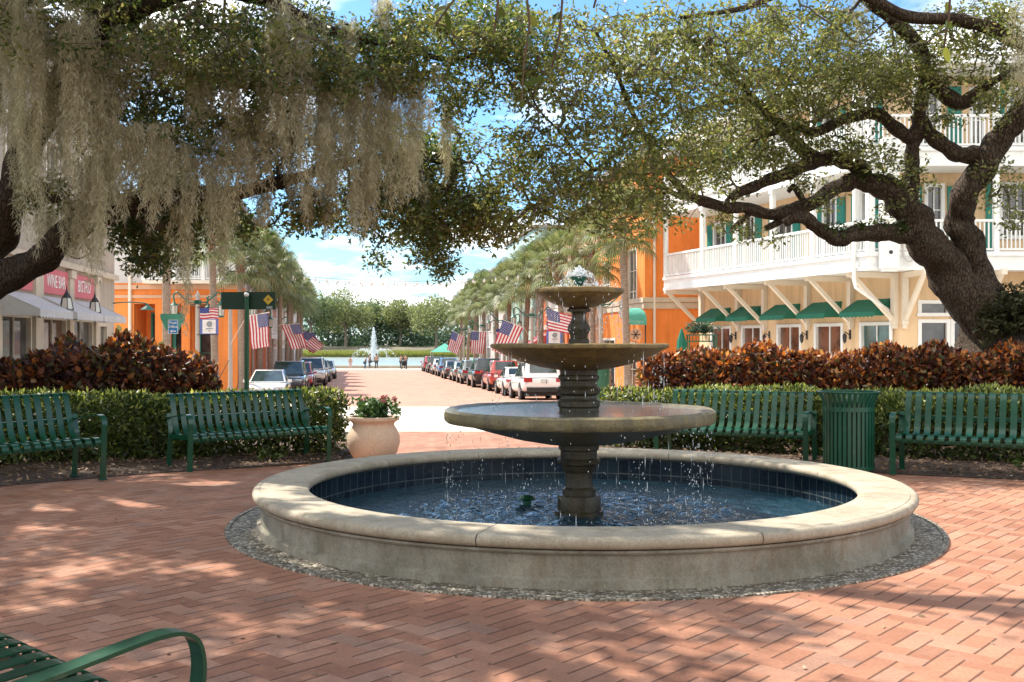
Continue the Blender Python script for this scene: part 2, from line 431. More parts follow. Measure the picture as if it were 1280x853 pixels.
# buildings
def stucco(name, c1, c2):
    g = G(name); co = g.coord('Object'); cs = g.coord('Object', scale=(2.2, 2.2, .22))
    col = g.mix(g.ramp(g.noise(co, .9, 6, .6), [(.35, 0.0), (.65, 1.0)]), c1, c2)
    col = g.mix(1.0, col, g.ramp(g.noise(cs, 1.6, 6, .65), [(.30, (.80, .79, .77)), (.55, (1, 1, 1)), (.8, (1.03, 1.02, 1.0))]), 'MULTIPLY')
    col = g.mix(g.ramp(g.noise(co, 4, 6, .7), [(.62, 0.0), (.8, .25)]), col, tuple(c * .6 for c in c1))
    return g.out(g.bsdf(col, .88, g.bump(g.noise(co, 55, 4), .3, .004), 0, .2))
M['cream'] = stucco('cream_stucco', (.76, .545, .34), (.70, .50, .305))
M['orange'] = stucco('orange_stucco', (.82, .265, .068), (.75, .23, .058))
M['orange2'] = pm('deep_orange_stucco', (.66, .15, .04), (.60, .135, .035), .9, .85, .25, .003, 60)
M['peach'] = pm('peach_stucco', (.66, .40, .26), None, .9, .85, .2, .003, 60)
M['teal_wall'] = pm('pale_teal_siding', (.42, .58, .53), (.36, .52, .47), .9, .8, .2, .003, 60)
M['grey_wall'] = pm('pale_grey_siding', (.55, .52, .50), (.48, .455, .44), .9, .8, .2, .003, 60)
M['taupe'] = stucco('taupe_stucco', (.45, .385, .31), (.38, .325, .265))
M['tan_trim'] = pm('tan_trim', (.56, .47, .36), None, 2, .8, .1)
M['pink_wall'] = pm('pink_siding', (.60, .32, .28), None, .9, .8, .2)
M['white'] = pm('white_paint', (.80, .80, .78), (.74, .74, .72), 2.5, .5, .08)
M['white_warm'] = pm('warm_white_paint', (.74, .66, .55), (.70, .62, .51), 2.5, .55, .08)
M['shutter'] = pm('teal_shutter', (.02, .24, .19), (.015, .20, .155), 4, .5, .1)
def glassm(name, c, r=.06):
    g = G(name); co = g.coord('Object')
    col = g.mix(g.ramp(g.noise(co, 1.3, 3), [(.4, 0.0), (.6, 1.0)]), c, tuple(x * .35 for x in c))
    return g.out(g.bsdf(col, r, None, 0, .9))
M['glass'] = glassm('window_glass', (.09, .085, .085))
M['glass_warm'] = glassm('shop_glass', (.18, .09, .06))
M['glass_teal'] = glassm('teal_door_glass', (.05, .14, .13))
M['car_glass'] = glassm('car_glass', (.03, .05, .055), .04)
M['awning_green'] = pm('green_canvas', (.012, .15, .095), (.01, .13, .08), 5, .8, .2, .003, 120)
M['awning_teal'] = pm('teal_canvas', (.09, .40, .31), None, 5, .8, .2, .003, 120)
M['awning_grey'] = pm('grey_canvas', (.50, .48, .47), (.44, .42, .41), 4, .85, .2, .003, 120)
M['roof'] = pm('roof_shingle', (.28, .25, .23), (.20, .18, .165), 3, .9, .4)
M['sign_pink'] = pm('pink_sign_board', (.58, .125, .145), (.54, .11, .13), 3, .55, .05)
M['letter'] = pm('white_lettering', (.84, .82, .78), None, 3, .5, 0)
M['letter_teal'] = pm('pale_lettering', (.30, .58, .50), None, 3, .6, 0)
M['iron'] = pm('black_iron', (.025, .025, .027), None, 8, .5, .1)
M['green_iron'] = pm('green_iron', (.02, .13, .09), (.015, .10, .07), 6, .45, .1)
M['dark_green'] = pm('dark_green_sign', (.004, .030, .014), (.004, .026, .012), 3, .4, .03)
M['pole_green'] = pm('green_pole_paint', (.010, .075, .035), None, 5, .35, .05)
M['sign_green'] = pm('sage_green_sign', (.09, .33, .21), None, 3, .5, .05)
M['sign_blue'] = pm('blue_sign', (.02, .22, .55), None, 3, .4, .03)
M['yellow'] = pm('yellow_sign', (.55, .36, .03), None, 4, .5, .03)
M['pole'] = pm('aggregate_pole', (.44, .40, .36), (.36, .33, .29), 25, .85, .3)
M['lamp_glass'] = pm('frosted_lamp_glass', (.62, .60, .54), None, 4, .25, .03)
M['flag_red'] = pm('flag_red', (.50, .035, .06), None, 8, .8, .1)
M['flag_white'] = pm('flag_white', (.76, .73, .72), None, 8, .8, .1)
M['flag_blue'] = pm('flag_blue', (.045, .06, .22), None, 8, .8, .1)
M['banner_blue'] = pm('banner_blue', (.12, .16, .40), None, 6, .8, .1)
M['emblem'] = pm('grey_emblem', (.26, .28, .30), None, 6, .8, .05)
M['tyre'] = pm('tyre_rubber', (.018, .018, .018), None, 10, .85, .2)
M['rim'] = pm('alloy_rim', (.45, .45, .46), None, 6, .35, .05, metal=.7)
M['trim'] = pm('black_trim', (.022, .022, .024), None, 8, .6, .1)
M['tail'] = paint('tail_lamp', (.42, .012, .018), .15, .8, .6)
M['head'] = pm('head_lamp', (.62, .64, .66), (.3, .32, .34), 14, .12, 0)
M['plate'] = pm('number_plate', (.68, .68, .66), (.5, .55, .5), 12, .5, 0)
M['skin'] = pm('skin', (.42, .25, .17), None, 6, .6, .05)
M['hair'] = pm('hair', (.03, .02, .015), None, 20, .6, .2)
M['bulb'] = pm('bulb_glass', (.75, .72, .64), None, 5, .15, 0)
M['wood'] = pm('stained_wood', (.36, .15, .055), (.28, .11, .04), 4, .55, .2, stretch=(1, 1, 6))
CARPAINT = {}
def carpaint(c, metal=.0):
    k = (c, metal)
    if k not in CARPAINT: CARPAINT[k] = paint('car_paint', c, .28, .96, 1.0, metal, 1.0)
    return CARPAINT[k]
SUN_E, SKY_S, EXPO = 4.5, .155, 1.0
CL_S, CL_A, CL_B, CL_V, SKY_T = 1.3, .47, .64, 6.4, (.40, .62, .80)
# ================================================================ the setting
def lerp_poly(pl, y):
    for (a, xa), (b, xb) in zip(pl, pl[1:]):
        if a <= y <= b: return xa + (xb - xa) * (y - a) / (b - a)
    return pl[-1][1] if y > pl[-1][0] else pl[0][1]
def sheet(name, left, right, dz, mat, extra=(), thick=0.0):
    ys = sorted({y for y, _ in left} | {y for y, _ in right} | {k for k, _ in KN if max(left[0][0], right[0][0]) < k < min(left[-1][0], right[-1][0])} | set(extra))
    ys = [y for y in ys if max(left[0][0], right[0][0]) - 1e-6 <= y <= min(left[-1][0], right[-1][0]) + 1e-6]
    mb = MB()
    for a, b in zip(ys, ys[1:]):
        p = [Vector((lerp_poly(left, a), a, gz(a) + dz)), Vector((lerp_poly(right, a), a, gz(a) + dz)), Vector((lerp_poly(right, b), b, gz(b) + dz)), Vector((lerp_poly(left, b), b, gz(b) + dz))]
        mb.quad(*p)
        if thick:
            d = Vector((0, 0, -thick))
            mb.quad(p[0], p[3], p[3] + d, p[0] + d); mb.quad(p[2], p[1], p[1] + d, p[2] + d)
    if thick:
        a = ys[0]; p = Vector((lerp_poly(left, a), a, gz(a) + dz)); q = Vector((lerp_poly(right, a), a, gz(a) + dz)); d = Vector((0, 0, -thick))
        mb.quad(q, p, p + d, q + d)
    return tag(mb.build(name, mat), kind='structure')
mb = MB()
xs = [-1500, -200, 200, 1500]
for (a, za), (b, zb) in zip(KN, KN[1:]):
    for x0, x1 in zip(xs, xs[1:]): mb.quad((x0, a, za), (x1, a, za), (x1, b, zb), (x0, b, zb))
tag(mb.build('ground', M['earth']), kind='structure')
PL = [(-8, -9), (6, -7.4), (9, -6.1), (10.3, -5.1), (11.75, -3.95), (12.5, -3.0), (13.2, -2.25), (13.7, -1.9), (14.4, -1.95), (20.4, -2.3)]
PR = [(-8, 9), (9, 7.3), (10.6, 6.1), (11.4, 4.55), (12.6, 2.9), (13.6, 1.5), (14.3, 1.15), (20.4, 1.3)]
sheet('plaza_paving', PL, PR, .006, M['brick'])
sheet('lawn', [(14.5, -40), (20.4, -40)], [(14.5, -9), (20.4, -9)], .02, M['grass'])
# mulch beds: gently lumpy sheets either side
def bed(name, pts_in, far, seed):
    """strip from the paving edge pts_in to the far edge polyline, lumpy"""
    r = np.random.default_rng(seed); N, K = 60, 22
    def res(pl, n):
        P = [Vector((x, y, 0)) for x, y in pl]; d = [0]
        for a, b in zip(P, P[1:]): d.append(d[-1] + (b - a).length)
        out = []
        for i in range(n):
            t = d[-1] * i / (n - 1)
            for k in range(len(P) - 1):
                if d[k] <= t <= d[k + 1] + 1e-9:
                    out.append(P[k].lerp(P[k + 1], (t - d[k]) / max(1e-9, d[k + 1] - d[k]))); break
        return out
    A, B = res(pts_in, N), res(far, N); V = []
    for i in range(N):
        for k in range(K):
            p = A[i].lerp(B[i], k / (K - 1)); e = min(k / 3, 1)
            V.append((p.x, p.y, gz(p.y) + .012 + e * (.05 + .05 * r.random())))
    F = [(i * K + k, i * K + k + 1, (i + 1) * K + k + 1, (i + 1) * K + k) for i in range(N - 1) for k in range(K - 1)]
    o = link(name, np_mesh(name, np.array(V), np.array(F), M['soil'], smooth=True))
    return tag(o, kind='structure')
bedL = bed('mulch_bed', [(-9, -6), (-7.4, 6), (-6.1, 9), (-5.1, 10.3), (-3.95, 11.75), (-3.0, 12.5), (-2.25, 13.2), (-1.95, 14.3)], [(-22, -6), (-20, 6), (-18, 12), (-15, 16.5), (-10, 18), (-6, 18), (-3.2, 17), (-2.1, 16)], 3)
bedR = bed('mulch_bed', [(9, -6), (7.3, 9), (6.1, 10.6), (4.55, 11.4), (2.9, 12.6), (1.5, 13.6), (1.15, 14.4)], [(24, -6), (20, 9), (18, 14), (14, 18), (8, 19.5), (3.5, 18.5), (1.3, 17)], 4)
# cross street, kerb, brick street, pavements
sheet('cross_street', [(20.4, -70), (36, -70)], [(20.4, 70), (36, 70)], .004, M['concrete'])
SL = [(36, -9.1), (46, -9.9), (121, -19.2)]; SR = [(36, 4.2), (46, 2.85), (121, -7.9)]
sheet('street', SL, SR, .004, M['street_brick'])
sheet('street_end', [(121, -60), (127.5, -60)], [(121, 60), (127.5, 60)], .006, M['concrete'])
sheet('pavement', [(36, -60), (121, -60)], [(36, -12.0), (46, -12.4), (121, -21.6)], .13, M['sidewalk'], thick=.2)
sheet('pavement', [(36, 5.1), (46, 3.6), (121, -5.2)], [(36, 60), (121, 60)], .13, M['sidewalk'], thick=.2)
sheet('parking_lane', [(36, -12.0), (46, -12.4), (121, -21.6)], SL, .006, M['street_brick'])
sheet('parking_lane', SR, [(36, 5.1), (46, 3.6), (121, -5.2)], .006, M['street_brick'])
mb = MB(); mb.box((-20, 128.6, gz(128) + .12), (140, .5, .5)); tag(mb.build('lake_kerb', M['tan_trim']), kind='structure')
mb = MB(); mb.quad((-700, 129, -2.22), (700, 129, -2.22), (700, 236, -2.22), (-700, 236, -2.22)); tag(mb.build('lake_water', M['lake_water']), kind='structure')
mb = MB(); mb.quad((-400, 234.5, -2.04), (400, 234.5, -2.04), (400, 239, -1.09), (-400, 239, -1.09)); mb.quad((-400, 239, -1.09), (400, 239, -1.09), (400, 275, .13), (-400, 275, .13))
tag(mb.build('far_bank', M['grass']), kind='structure')

# ---------------------------------------------------------------- leaf engine
def unit(a): return a / np.maximum(1e-9, np.linalg.norm(a, axis=1, keepdims=True))
def leaf_quads(C, D, S, L, W, fold=.25, curl=0.0):
    """C centre of base, D direction, S side dir (unit), L/W arrays -> verts (4N), quads"""
    Nn = unit(np.cross(D, S)); L = L[:, None]; W = W[:, None]
    p0 = C; p2 = C + D * L - Nn * (curl * L); mid = C + D * L * .5
    p1 = mid + S * W * .5 + Nn * W * fold; p3 = mid - S * W * .5 + Nn * W * fold
    V = np.stack([p0, p1, p2, p3], 1).reshape(-1, 3)
    F = np.arange(len(V)).reshape(-1, 4)
    return V, F
def leaf_hex(C, D, S, L, W, fold=.2, curl=0.0):
    Nn = unit(np.cross(D, S)); L = L[:, None]; W = W[:, None]; pt = lambda t, w: C + D * L * t + S * W * (.5 * w) + Nn * (W * fold * abs(w) - curl * L * t * t)
    V = np.stack([pt(0, 0), pt(.22, .8), pt(.55, .95), pt(1, 0), pt(.55, -.95), pt(.22, -.8)], 1).reshape(-1, 3)
    b = np.arange(len(C))[:, None] * 6; F = np.concatenate([b + np.array([[0, 1, 2, 3]]), b + np.array([[0, 3, 4, 5]])], 1).reshape(-1, 4)
    return V, F
def rand_dirs(n, r, zb=0.0, zs=1.0):
    d = r.normal(size=(n, 3)); d[:, 2] = d[:, 2] * zs + zb
    return unit(d)
def leaves_around(P, n_each, rad, L, W, r, zb=-.1, out=.8, zs=.7, fold=.25, jl=.3):
    """n_each leaves around each point of P, pointing loosely outwards"""
    N = len(P) * n_each
    off = r.normal(size=(N, 3)); off = unit(off) * (rad * r.random(N) ** .45)[:, None]; off[:, 2] *= .75
    C = np.repeat(P, n_each, 0) + off
    D = unit(unit(off) * out + rand_dirs(N, r, zb, zs))
    S = unit(np.cross(D, rand_dirs(N, r, 0.9)))
    l = L * (1 - jl + 2 * jl * r.random(N)); w = W * (1 - jl + 2 * jl * r.random(N))
    return leaf_quads(C - D * (l * .5)[:, None], D, S, l, w, fold)

# ================================================================ fountain
FC = Vector((.548, 8.6, 0))
ft = thing('fountain', 'three tiered stone fountain in a round pool at the centre of the brick plaza', 'fountain', FC)
mb = MB(); mb.lathe([(2.24, -.1), (2.24, .236), (2.566, .236), (2.57, .224), (2.56, .212), (2.537, .205), (2.535, .075), (2.54, .07), (2.565, .06), (2.57, -.02)], 128)
mb.build('pool_wall', M['pool_wall'], ft, True, 30)
mb = MB(); mb.lathe([(2.232, -.05), (2.232, .236)], 128); mb.build('waterline_tile', M['tile'], ft, True)
# coping: twelve stones with bullnose edges
prof = []
for k in range(9):
    t = -math.pi / 2 + math.pi * k / 8; prof.append((2.565 + .036 * math.cos(t), .279 + .036 * math.sin(t)))
prof = [(2.30, .237), (2.53, .237), (2.545, .246)] + prof[1:] + [(2.548, .3155), (2.544, .311), (2.540, .3155), (2.27, .316)]
for k in range(1, 9):
    t = math.pi / 2 + math.pi * k / 8; prof.append((2.205 + .036 * math.cos(t), .279 + .036 * math.sin(t)))
joints = [R(a) for a in (-150, -107, -69, -26, 14, 38, 62, 86, 114, 142, 176)]
joints.append(joints[0] + 2 * math.pi)
for a0, a1 in zip(joints, joints[1:]):
    mb = MB(); g = .004 / 2.4
    n = max(6, int((a1 - a0) / R(3))); m = mb.lathe(prof, n, a0=a0 + g, a1=a1 - g)
    for e in (0, m - 1): mb.add([mb.v[i * m + e] for i in range(len(prof))], [tuple(range(len(prof)))])
    mb.build('coping_stone', M['coping'], ft, True, 45)
mb = MB(); mb.lathe([(2.25, .24), (2.53, .24), (2.53, .306), (2.25, .306), (2.25, .24)], 96); mb.build('mortar_bed', M['pool_wall'], ft, True)
# water in the pool: really rippled
n1, n2 = 220, 96; V = [(0, 0, .03)]
def ripple(x, y):
    r_ = math.hypot(x, y); z = 0
    act = max(0, min(1, (1.75 - r_) / .5)) * .8 + .2
    z += .004 * math.sin(9 * x + 3.1 * y) * math.sin(7.7 * y - 2.3 * x) + .003 * math.sin(17 * x - 11 * y + 1) + .003 * math.sin(-13 * x - 19 * y + 2) + .003 * math.sin(23 * x + 27 * y + 3 * math.sin(5 * x))
    z += .004 * math.sin(38 * abs(r_ - 1.08) + 2 * math.sin(3 * math.atan2(y, x)))
    return z * act * 1.9
V = []; F = []
for i in range(n2 + 1):
    rr = 2.23 * i / n2
    for k in range(n1):
        t = 2 * math.pi * k / n1; x, y = rr * math.cos(t), rr * math.sin(t); V.append((x, y, .03 + ripple(x, y)))
for i in range(n2):
    for k in range(n1): F.append((i * n1 + k, (i + 1) * n1 + k, (i + 1) * n1 + (k + 1) % n1, i * n1 + (k + 1) % n1))
link('pool_water', np_mesh('pool_water', np.array(V), np.array(F), M['pool_water'], smooth=True), ft)
def rough_lathe(name, prof, mat, n, amp, parent=ft, seed=0, ang=40):
    mb = MB(); mb.lathe(prof, n); r = random.Random(seed)
    ph = [r.random() * 6 for _ in range(6)]
    vs = []
    for x, y, z in mb.v:
        a = math.atan2(y, x); q = amp * (math.sin(5 * a + ph[0] + z * 9) + .7 * math.sin(11 * a + ph[1]) + .6 * math.sin(23 * a + ph[2] + 30 * z) + .5 * math.sin(41 * a + ph[3]))
        rr = math.hypot(x, y)
        f = 1 + q / max(rr, .12) if rr > .02 else 1
        vs.append((x * f, y * f, z + q * .3))
    mb.v = vs
    return mb.build(name, mat, parent, True, ang)
# pedestal under the water up to the lower bowl
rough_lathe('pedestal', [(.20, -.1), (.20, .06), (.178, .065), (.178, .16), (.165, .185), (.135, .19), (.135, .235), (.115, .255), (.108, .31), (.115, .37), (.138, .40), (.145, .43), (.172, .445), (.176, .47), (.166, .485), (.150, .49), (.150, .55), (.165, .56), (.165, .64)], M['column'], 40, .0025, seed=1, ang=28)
lip = lambda R0, z0, t: [(R0 - .02, z0 - t), (R0 - .004, z0 - t * .85), (R0, z0 - t * .5), (R0 - .006, z0 - t * .15), (R0 - .03, z0), (R0 - .075, z0 - .002), (R0 - .10, z0 - .014)]
rough_lathe('lower_bowl', [(.12, .60), (.30, .612), (.52, .652), (.74, .71), (.93, .765), (1.03, .788)] + lip(1.108, .895, .105) + [(.8, .845), (.4, .82), (.05, .815)], M['bowl_low'], 96, .004, seed=2)
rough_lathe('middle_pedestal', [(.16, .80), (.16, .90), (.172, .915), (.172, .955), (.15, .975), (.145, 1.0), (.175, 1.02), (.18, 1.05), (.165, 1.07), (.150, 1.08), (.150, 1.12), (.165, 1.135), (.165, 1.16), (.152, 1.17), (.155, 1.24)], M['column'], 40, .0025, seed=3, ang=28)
rough_lathe('middle_bowl', [(.10, 1.205), (.2, 1.212), (.33, 1.235), (.47, 1.272), (.60, 1.325), (.68, 1.37)] + lip(.731, 1.425, .04) + [(.5, 1.385), (.05, 1.37)], M['bowl'], 88, .003, seed=4)
# baluster: fluted, with a leafy swell
mb = MB(); bp = [(.075, 1.37), (.085, 1.43), (.085, 1.455), (.066, 1.47), (.07, 1.50), (.088, 1.535), (.086, 1.565), (.066, 1.60), (.055, 1.63), (.052, 1.66), (.062, 1.675), (.095, 1.685), (.098, 1.705), (.07, 1.72), (.09, 1.74)]
mb.lathe(bp, 48)
mb.v = [(x * (1 + .09 * math.sin(8 * math.atan2(y, x)) * (1.46 < z < 1.67)), y * (1 + .09 * math.sin(8 * math.atan2(y, x)) * (1.46 < z < 1.67)), z) for x, y, z in mb.v]
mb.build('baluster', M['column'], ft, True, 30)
rough_lathe('upper_bowl', [(.06, 1.715), (.13, 1.722), (.20, 1.745), (.28, 1.785), (.335, 1.815)] + lip(.366, 1.878, .05) + [(.2, 1.85), (.03, 1.85)], M['bowl'], 64, .003, seed=5)
mb = MB(); mb.lathe([(.02, 1.84), (.022, 1.895), (.03, 1.905), (.04, 1.925), (.066, 1.955), (.07, 1.972), (.055, 1.972), (.03, 1.95)], 24); mb.build('nozzle_cup', M['green_iron'], ft, True)
for nm, r0, z0 in (('lower_bowl_water', 1.02, .878), ('middle_bowl_water', .64, 1.412), ('upper_bowl_water', .28, 1.866)):
    mb = MB(); mb.lathe([(.04, z0), (r0 * .5, z0 + .002), (r0, z0)], 64); mb.build(nm, M['bowl_water'], ft, True)
# falling drops and the splash at the top
def drops(P, s, stretch, name, parent=ft):
    n = len(P); r = np.random.default_rng(len(P))
    base = np.array([(1, 0, 0), (-.5, .87, 0), (-.5, -.87, 0), (0, 0, 1), (0, 0, -1)], dtype=float)
    fs = np.array([(0, 1, 3), (1, 2, 3), (2, 0, 3), (1, 0, 4), (2, 1, 4), (0, 2, 4)])
    sc = s * (.5 + r.random(n)); V = base[None] * sc[:, None, None]
    V[:, :, 2] *= (1 + (stretch - 1) * r.random(n))[:, None]
    V = (V + P[:, None, :]).reshape(-1, 3); F = (fs[None] + (np.arange(n) * 5)[:, None, None]).reshape(-1, 3)
    return tag(link(name, np_mesh(name, V, F, M['drop']), parent), kind='stuff')
r = np.random.default_rng(5)
def ring_fall(n, R0, z0, z1, spread):
    # drops fall in clustered threads from points along the rim
    th = r.random(26 + n // 40) * 2 * math.pi; a = th[r.integers(0, len(th), n)] + r.normal(0, .025, n); a[: n // 3] = r.random(n // 3) * 2 * math.pi
    rr = R0 + r.normal(0, spread, n); z = z0 + (z1 - z0) * r.random(n) ** .8
    return np.stack([rr * np.cos(a), rr * np.sin(a), z], 1)
P = np.concatenate([ring_fall(520, 1.07, .82, .05, .025), ring_fall(170, .70, 1.37, .9, .02), ring_fall(200, .345, 1.82, 1.44, .012)])
drops(P, .0042, 2.6, 'falling_water'); P = np.concatenate([ring_fall(90, 1.085, .80, .10, .008), ring_fall(60, .715, 1.36, .95, .006), ring_fall(110, .355, 1.815, 1.6, .005)]); drops(P, .0026, 26, 'trickle')
# bouncing splashes on the pool surface
a = r.random(420) * 6.283; rr = 1.08 + r.normal(0, .16, 420); P = np.stack([rr * np.cos(a), rr * np.sin(a), .035 + np.abs(r.normal(0, .045, 420))], 1); drops(P, .0045, 1.4, 'pool_splash')
n = 620; a = r.random(n) * 6.283; rr = np.abs(r.normal(0, .085, n)); z = 1.965 + np.maximum(0, .10 - rr * .6) * r.random(n) ** 1.1 - (rr > .11) * (rr - .11) * 1.2
drops(np.stack([rr * np.cos(a), rr * np.sin(a), z], 1), .0046, 2.4, 'top_splash')
n = 260; a = r.random(n) * 6.283; rr = .05 + .28 * r.random(n); z = 1.885 + .05 * r.random(n) ** 2; drops(np.stack([rr * np.cos(a), rr * np.sin(a), z], 1), .0045, 2.2, 'bowl_splash')
ft['kind'] = 'thing'
# mosaic ring round the pool
mb = MB(); mb.lathe([(2.50, .012), (2.76, .012), (2.77, .004)], 128, c=FC); tag(mb.build('pebble_border', M['pebble'], None, True), kind='structure')
mb = MB(); mb.lathe([(2.765, .004), (2.765, .017), (2.80, .017), (2.802, .003)], 128, c=FC); tag(mb.build('pebble_edging', M['pebble'], None, True, 20), kind='structure')
# green dome floating light
fl = thing('pool_light', 'small green dome light standing in the pool water left of the pedestal', 'pool light', (.13, 9.05, 0))
mb = MB(); mb.lathe([(.035, .0), (.035, .085)], 20); mb.build('stem', M['green_iron'], fl, True)
mb = MB(); mb.lathe([(.0, .125), (.03, .122), (.058, .108), (.075, .085), (.07, .078), (.03, .085), (0, .085)], 24); mb.build('dome', M['pole_green'], fl, True)

# ================================================================ benches
def smooth_path(pts, n=6):
    P = [Vector(p) for p in pts]; out = []
    for i in range(len(P) - 1):
        a = P[max(i - 1, 0)]; b = P[i]; c = P[i + 1]; d = P[min(i + 2, len(P) - 1)]
        for k in range(n):
            t = k / n
            out.append(.5 * ((2 * b) + (c - a) * t + (2 * a - 5 * b + 4 * c - d) * t * t + (3 * b - a - 3 * c + d) * t ** 3))
    out.append(P[-1]); return out
def make_bench():
    t = thing('park_bench', '', 'bench')
    L = 1.86; nS = 17; w = .066; st = MB(); bk = MB()
    seatp = smooth_path([(0, -.262, .345), (0, -.292, .375), (0, -.285, .42), (0, -.235, .438), (0, -.1, .428), (0, .06, .415), (0, .135, .425)], 4)
    backp = smooth_path([(0, .135, .425), (0, .178, .475), (0, .215, .58), (0, .265, .76), (0, .30, .855), (0, .335, .882), (0, .368, .86)], 4)
    for i in range(nS):
        x = -L / 2 + .06 + (L - .12) * i / (nS - 1)
        st.ribbon([p + Vector((x, 0, 0)) for p in seatp], w, .006, (1, 0, 0))
        bk.ribbon([p + Vector((x, 0, 0)) for p in backp], w, .006, (1, 0, 0))
        for p in (seatp[5], seatp[9], backp[10]):
            pass
    st.bar((-L / 2, -.255, .372), (L / 2, -.255, .372), .035, .035); st.bar((-L / 2, .11, .400), (L / 2, .11, .400), .035, .035)
    bk.bar((-L / 2 + .01, .345, .862), (L / 2 - .01, .345, .862), .03, .03); bk.bar((-L / 2, .235, .60), (L / 2, .235, .60), .012, .045, up=(0, -.3, 1))
    st.build('seat', M['bench'], t, True, 50); bk.build('backrest', M['bench'], t, True, 50)
    for s in (-1, 1):
        x = s * (L / 2 + .005)
        a = MB(); a.ribbon([p for p in smooth_path([(x, .235, .615), (x, .08, .632), (x, -.12, .662), (x, -.225, .668), (x, -.285, .640), (x, -.305, .575), (x, -.300, .50)], 6)], .062, .011, (1, 0, 0))
        a.build('armrest', M['bench'], t, True, 50)
        a = MB(); a.ribbon([(x, -.300, .50), (x, -.292, .36), (x, -.282, .2), (x, -.275, .012)], .062, .011, (1, 0, 0)); a.box((x, -.273, .006), (.075, .07, .012)); a.build('leg', M['bench'], t)
        a = MB(); a.ribbon(smooth_path([(x, .24, .66), (x, .215, .56), (x, .19, .44), (x, .215, .25), (x, .245, .012)], 5), .058, .011, (1, 0, 0)); a.box((x, .245, .006), (.075, .07, .012)); a.build('leg', M['bench'], t)
        a = MB(); a.bar((x - s * .012, -.285, .405), (x - s * .012, .20, .392), .012, .05); a.build('seat_rail', M['bench'], t)
    return t
BEN = []
def place_bench(o, x, y, fx, fy, label, dz=0.0):
    o.location = (x, y, gz(y) + .012 + dz); o.rotation_euler = (0, 0, math.atan2(fx, -fy)); o['label'] = label; o['group'] = 'green slatted benches round the plaza'
b0 = make_bench()
def bench_from_front(o, p, q, label):
    """p, q: front leg feet left and right as seen in the picture"""
    p = Vector(p); q = Vector(q); d = (q - p).normalized(); f = Vector((d.y, -d.x)); c = (p + q) / 2 - f * .275
    place_bench(o, c.x, c.y, f.x, f.y, label)
bs = [b0] + [copy_tree(b0) for _ in range(4)]
bench_from_front(bs[0], (-3.64, 11.86), (-2.30, 13.16), 'green slatted bench in tree shade between the left hedge and the terracotta pot')
bench_from_front(bs[1], (-5.30, 9.30), (-4.22, 10.82), 'green slatted bench cut off by the left edge, in front of the dark shrub')
bench_from_front(bs[2], (1.83, 13.35), (3.50, 12.48), 'green slatted bench partly behind the fountain bowl and the litter bin')
bench_from_front(bs[3], (4.17, 11.48), (5.76, 10.52), 'sunlit green slatted bench right of the litter bin')
pE = Vector((-.865, 2.80)); dE = Vector((.74, -.67)).normalized()
bench_from_front(bs[4], pE, pE - dE * 1.86, 'nearest green bench, only an armrest and slat ends showing in the bottom left corner')

# ================================================================ litter bin
bn = thing('litter_bin', 'round green slatted litter bin with a flared top beside the right hand benches', 'litter bin', (3.80, 11.85, gz(11.85) + .012))
mb = MB(); n = 34
for k in range(n):
    a = 2 * math.pi * k / n; ca, sa = math.cos(a), math.sin(a); rad = Vector((ca, sa, 0)); tg = Vector((-sa, ca, 0))
    pp = [(.275, .05), (.275, .3), (.275, .66), (.275, .74), (.285, .79), (.305, .84), (.335, .895)]
    mb.ribbon([rad * q + Vector((0, 0, z)) for q, z in pp], .034, .007, tg)
mb.build('slat_body', M['bin'], bn, True, 50)
mb = MB()
for q, z, h in ((.283, .715, .05), (.283, .06, .045), (.283, .38, .0)):
    if h: mb.lathe([(q - .012, z - h / 2), (q, z - h / 2), (q, z + h / 2), (q - .012, z + h / 2), (q - .012, z - h / 2)], 48)
mb.build('band', M['bin'], bn, True, 40)
mb = MB(); mb.lathe([(.325, .89), (.345, .895), (.348, .905), (.335, .912), (.325, .905), (.325, .89)], 48); mb.build('rim', M['bin'], bn, True, 40)
mb = MB(); mb.lathe([(0, .06), (.25, .06), (.25, .78), (.235, .78), (.23, .2), (0, .2)], 32); mb.build('liner', M['bin_dark'], bn, True, 40)
mb = MB(); mb.lathe([(0, 0), (.2, 0), (.2, .06), (0, .06)], 24); mb.build('base', M['bin_dark'], bn, True, 30)

# ================================================================ flower pot
PX, PY = xat(467, 13.35), 13.35
pt = thing('flower_pot', 'large pale terracotta flower pot with a bulging belly at the end of the left hedge', 'plant pot', (PX, PY, gz(PY) + .006))
mb = MB(); mb.lathe([(0, .03), (.19, .0), (.235, .02), (.30, .12), (.335, .24), (.33, .33), (.295, .41), (.265, .455), (.262, .485), (.285, .51), (.32, .525), (.33, .545), (.325, .57), (.305, .575), (.285, .56), (.27, .5), (.0, .49)], 56)
mb.build('pot_body', M['terracotta'], pt, True, 50)
mb = MB(); mb.lathe([(0, .515), (.15, .52), (.272, .51)], 24); mb.build('potting_soil', M['soil'], pt, True)
gp = thing('flowering_plant', 'bushy plant with dusty pink flower heads growing in the terracotta pot', 'flowering plant', (PX, PY, gz(PY) + .52))
r = np.random.default_rng(9)
P = np.stack([r.normal(.02, .13, 90), r.normal(0, .13, 90), .06 + .20 * r.random(90)], 1); P[:, 0] = np.clip(P[:, 0], -.26, .30)
V, F = leaves_around(P, 9, .07, .06, .045, r); link('foliage', np_mesh('foliage', V, F, M['pot_leaf']), gp)
mb = MB()
for p in P[::3]: mb.tube([(p[0] * .3, p[1] * .3, 0), (p[0] * .8, p[1] * .8, p[2] * .6), tuple(p)], .004, 5)
mb.build('stem', M['pot_leaf'], gp)
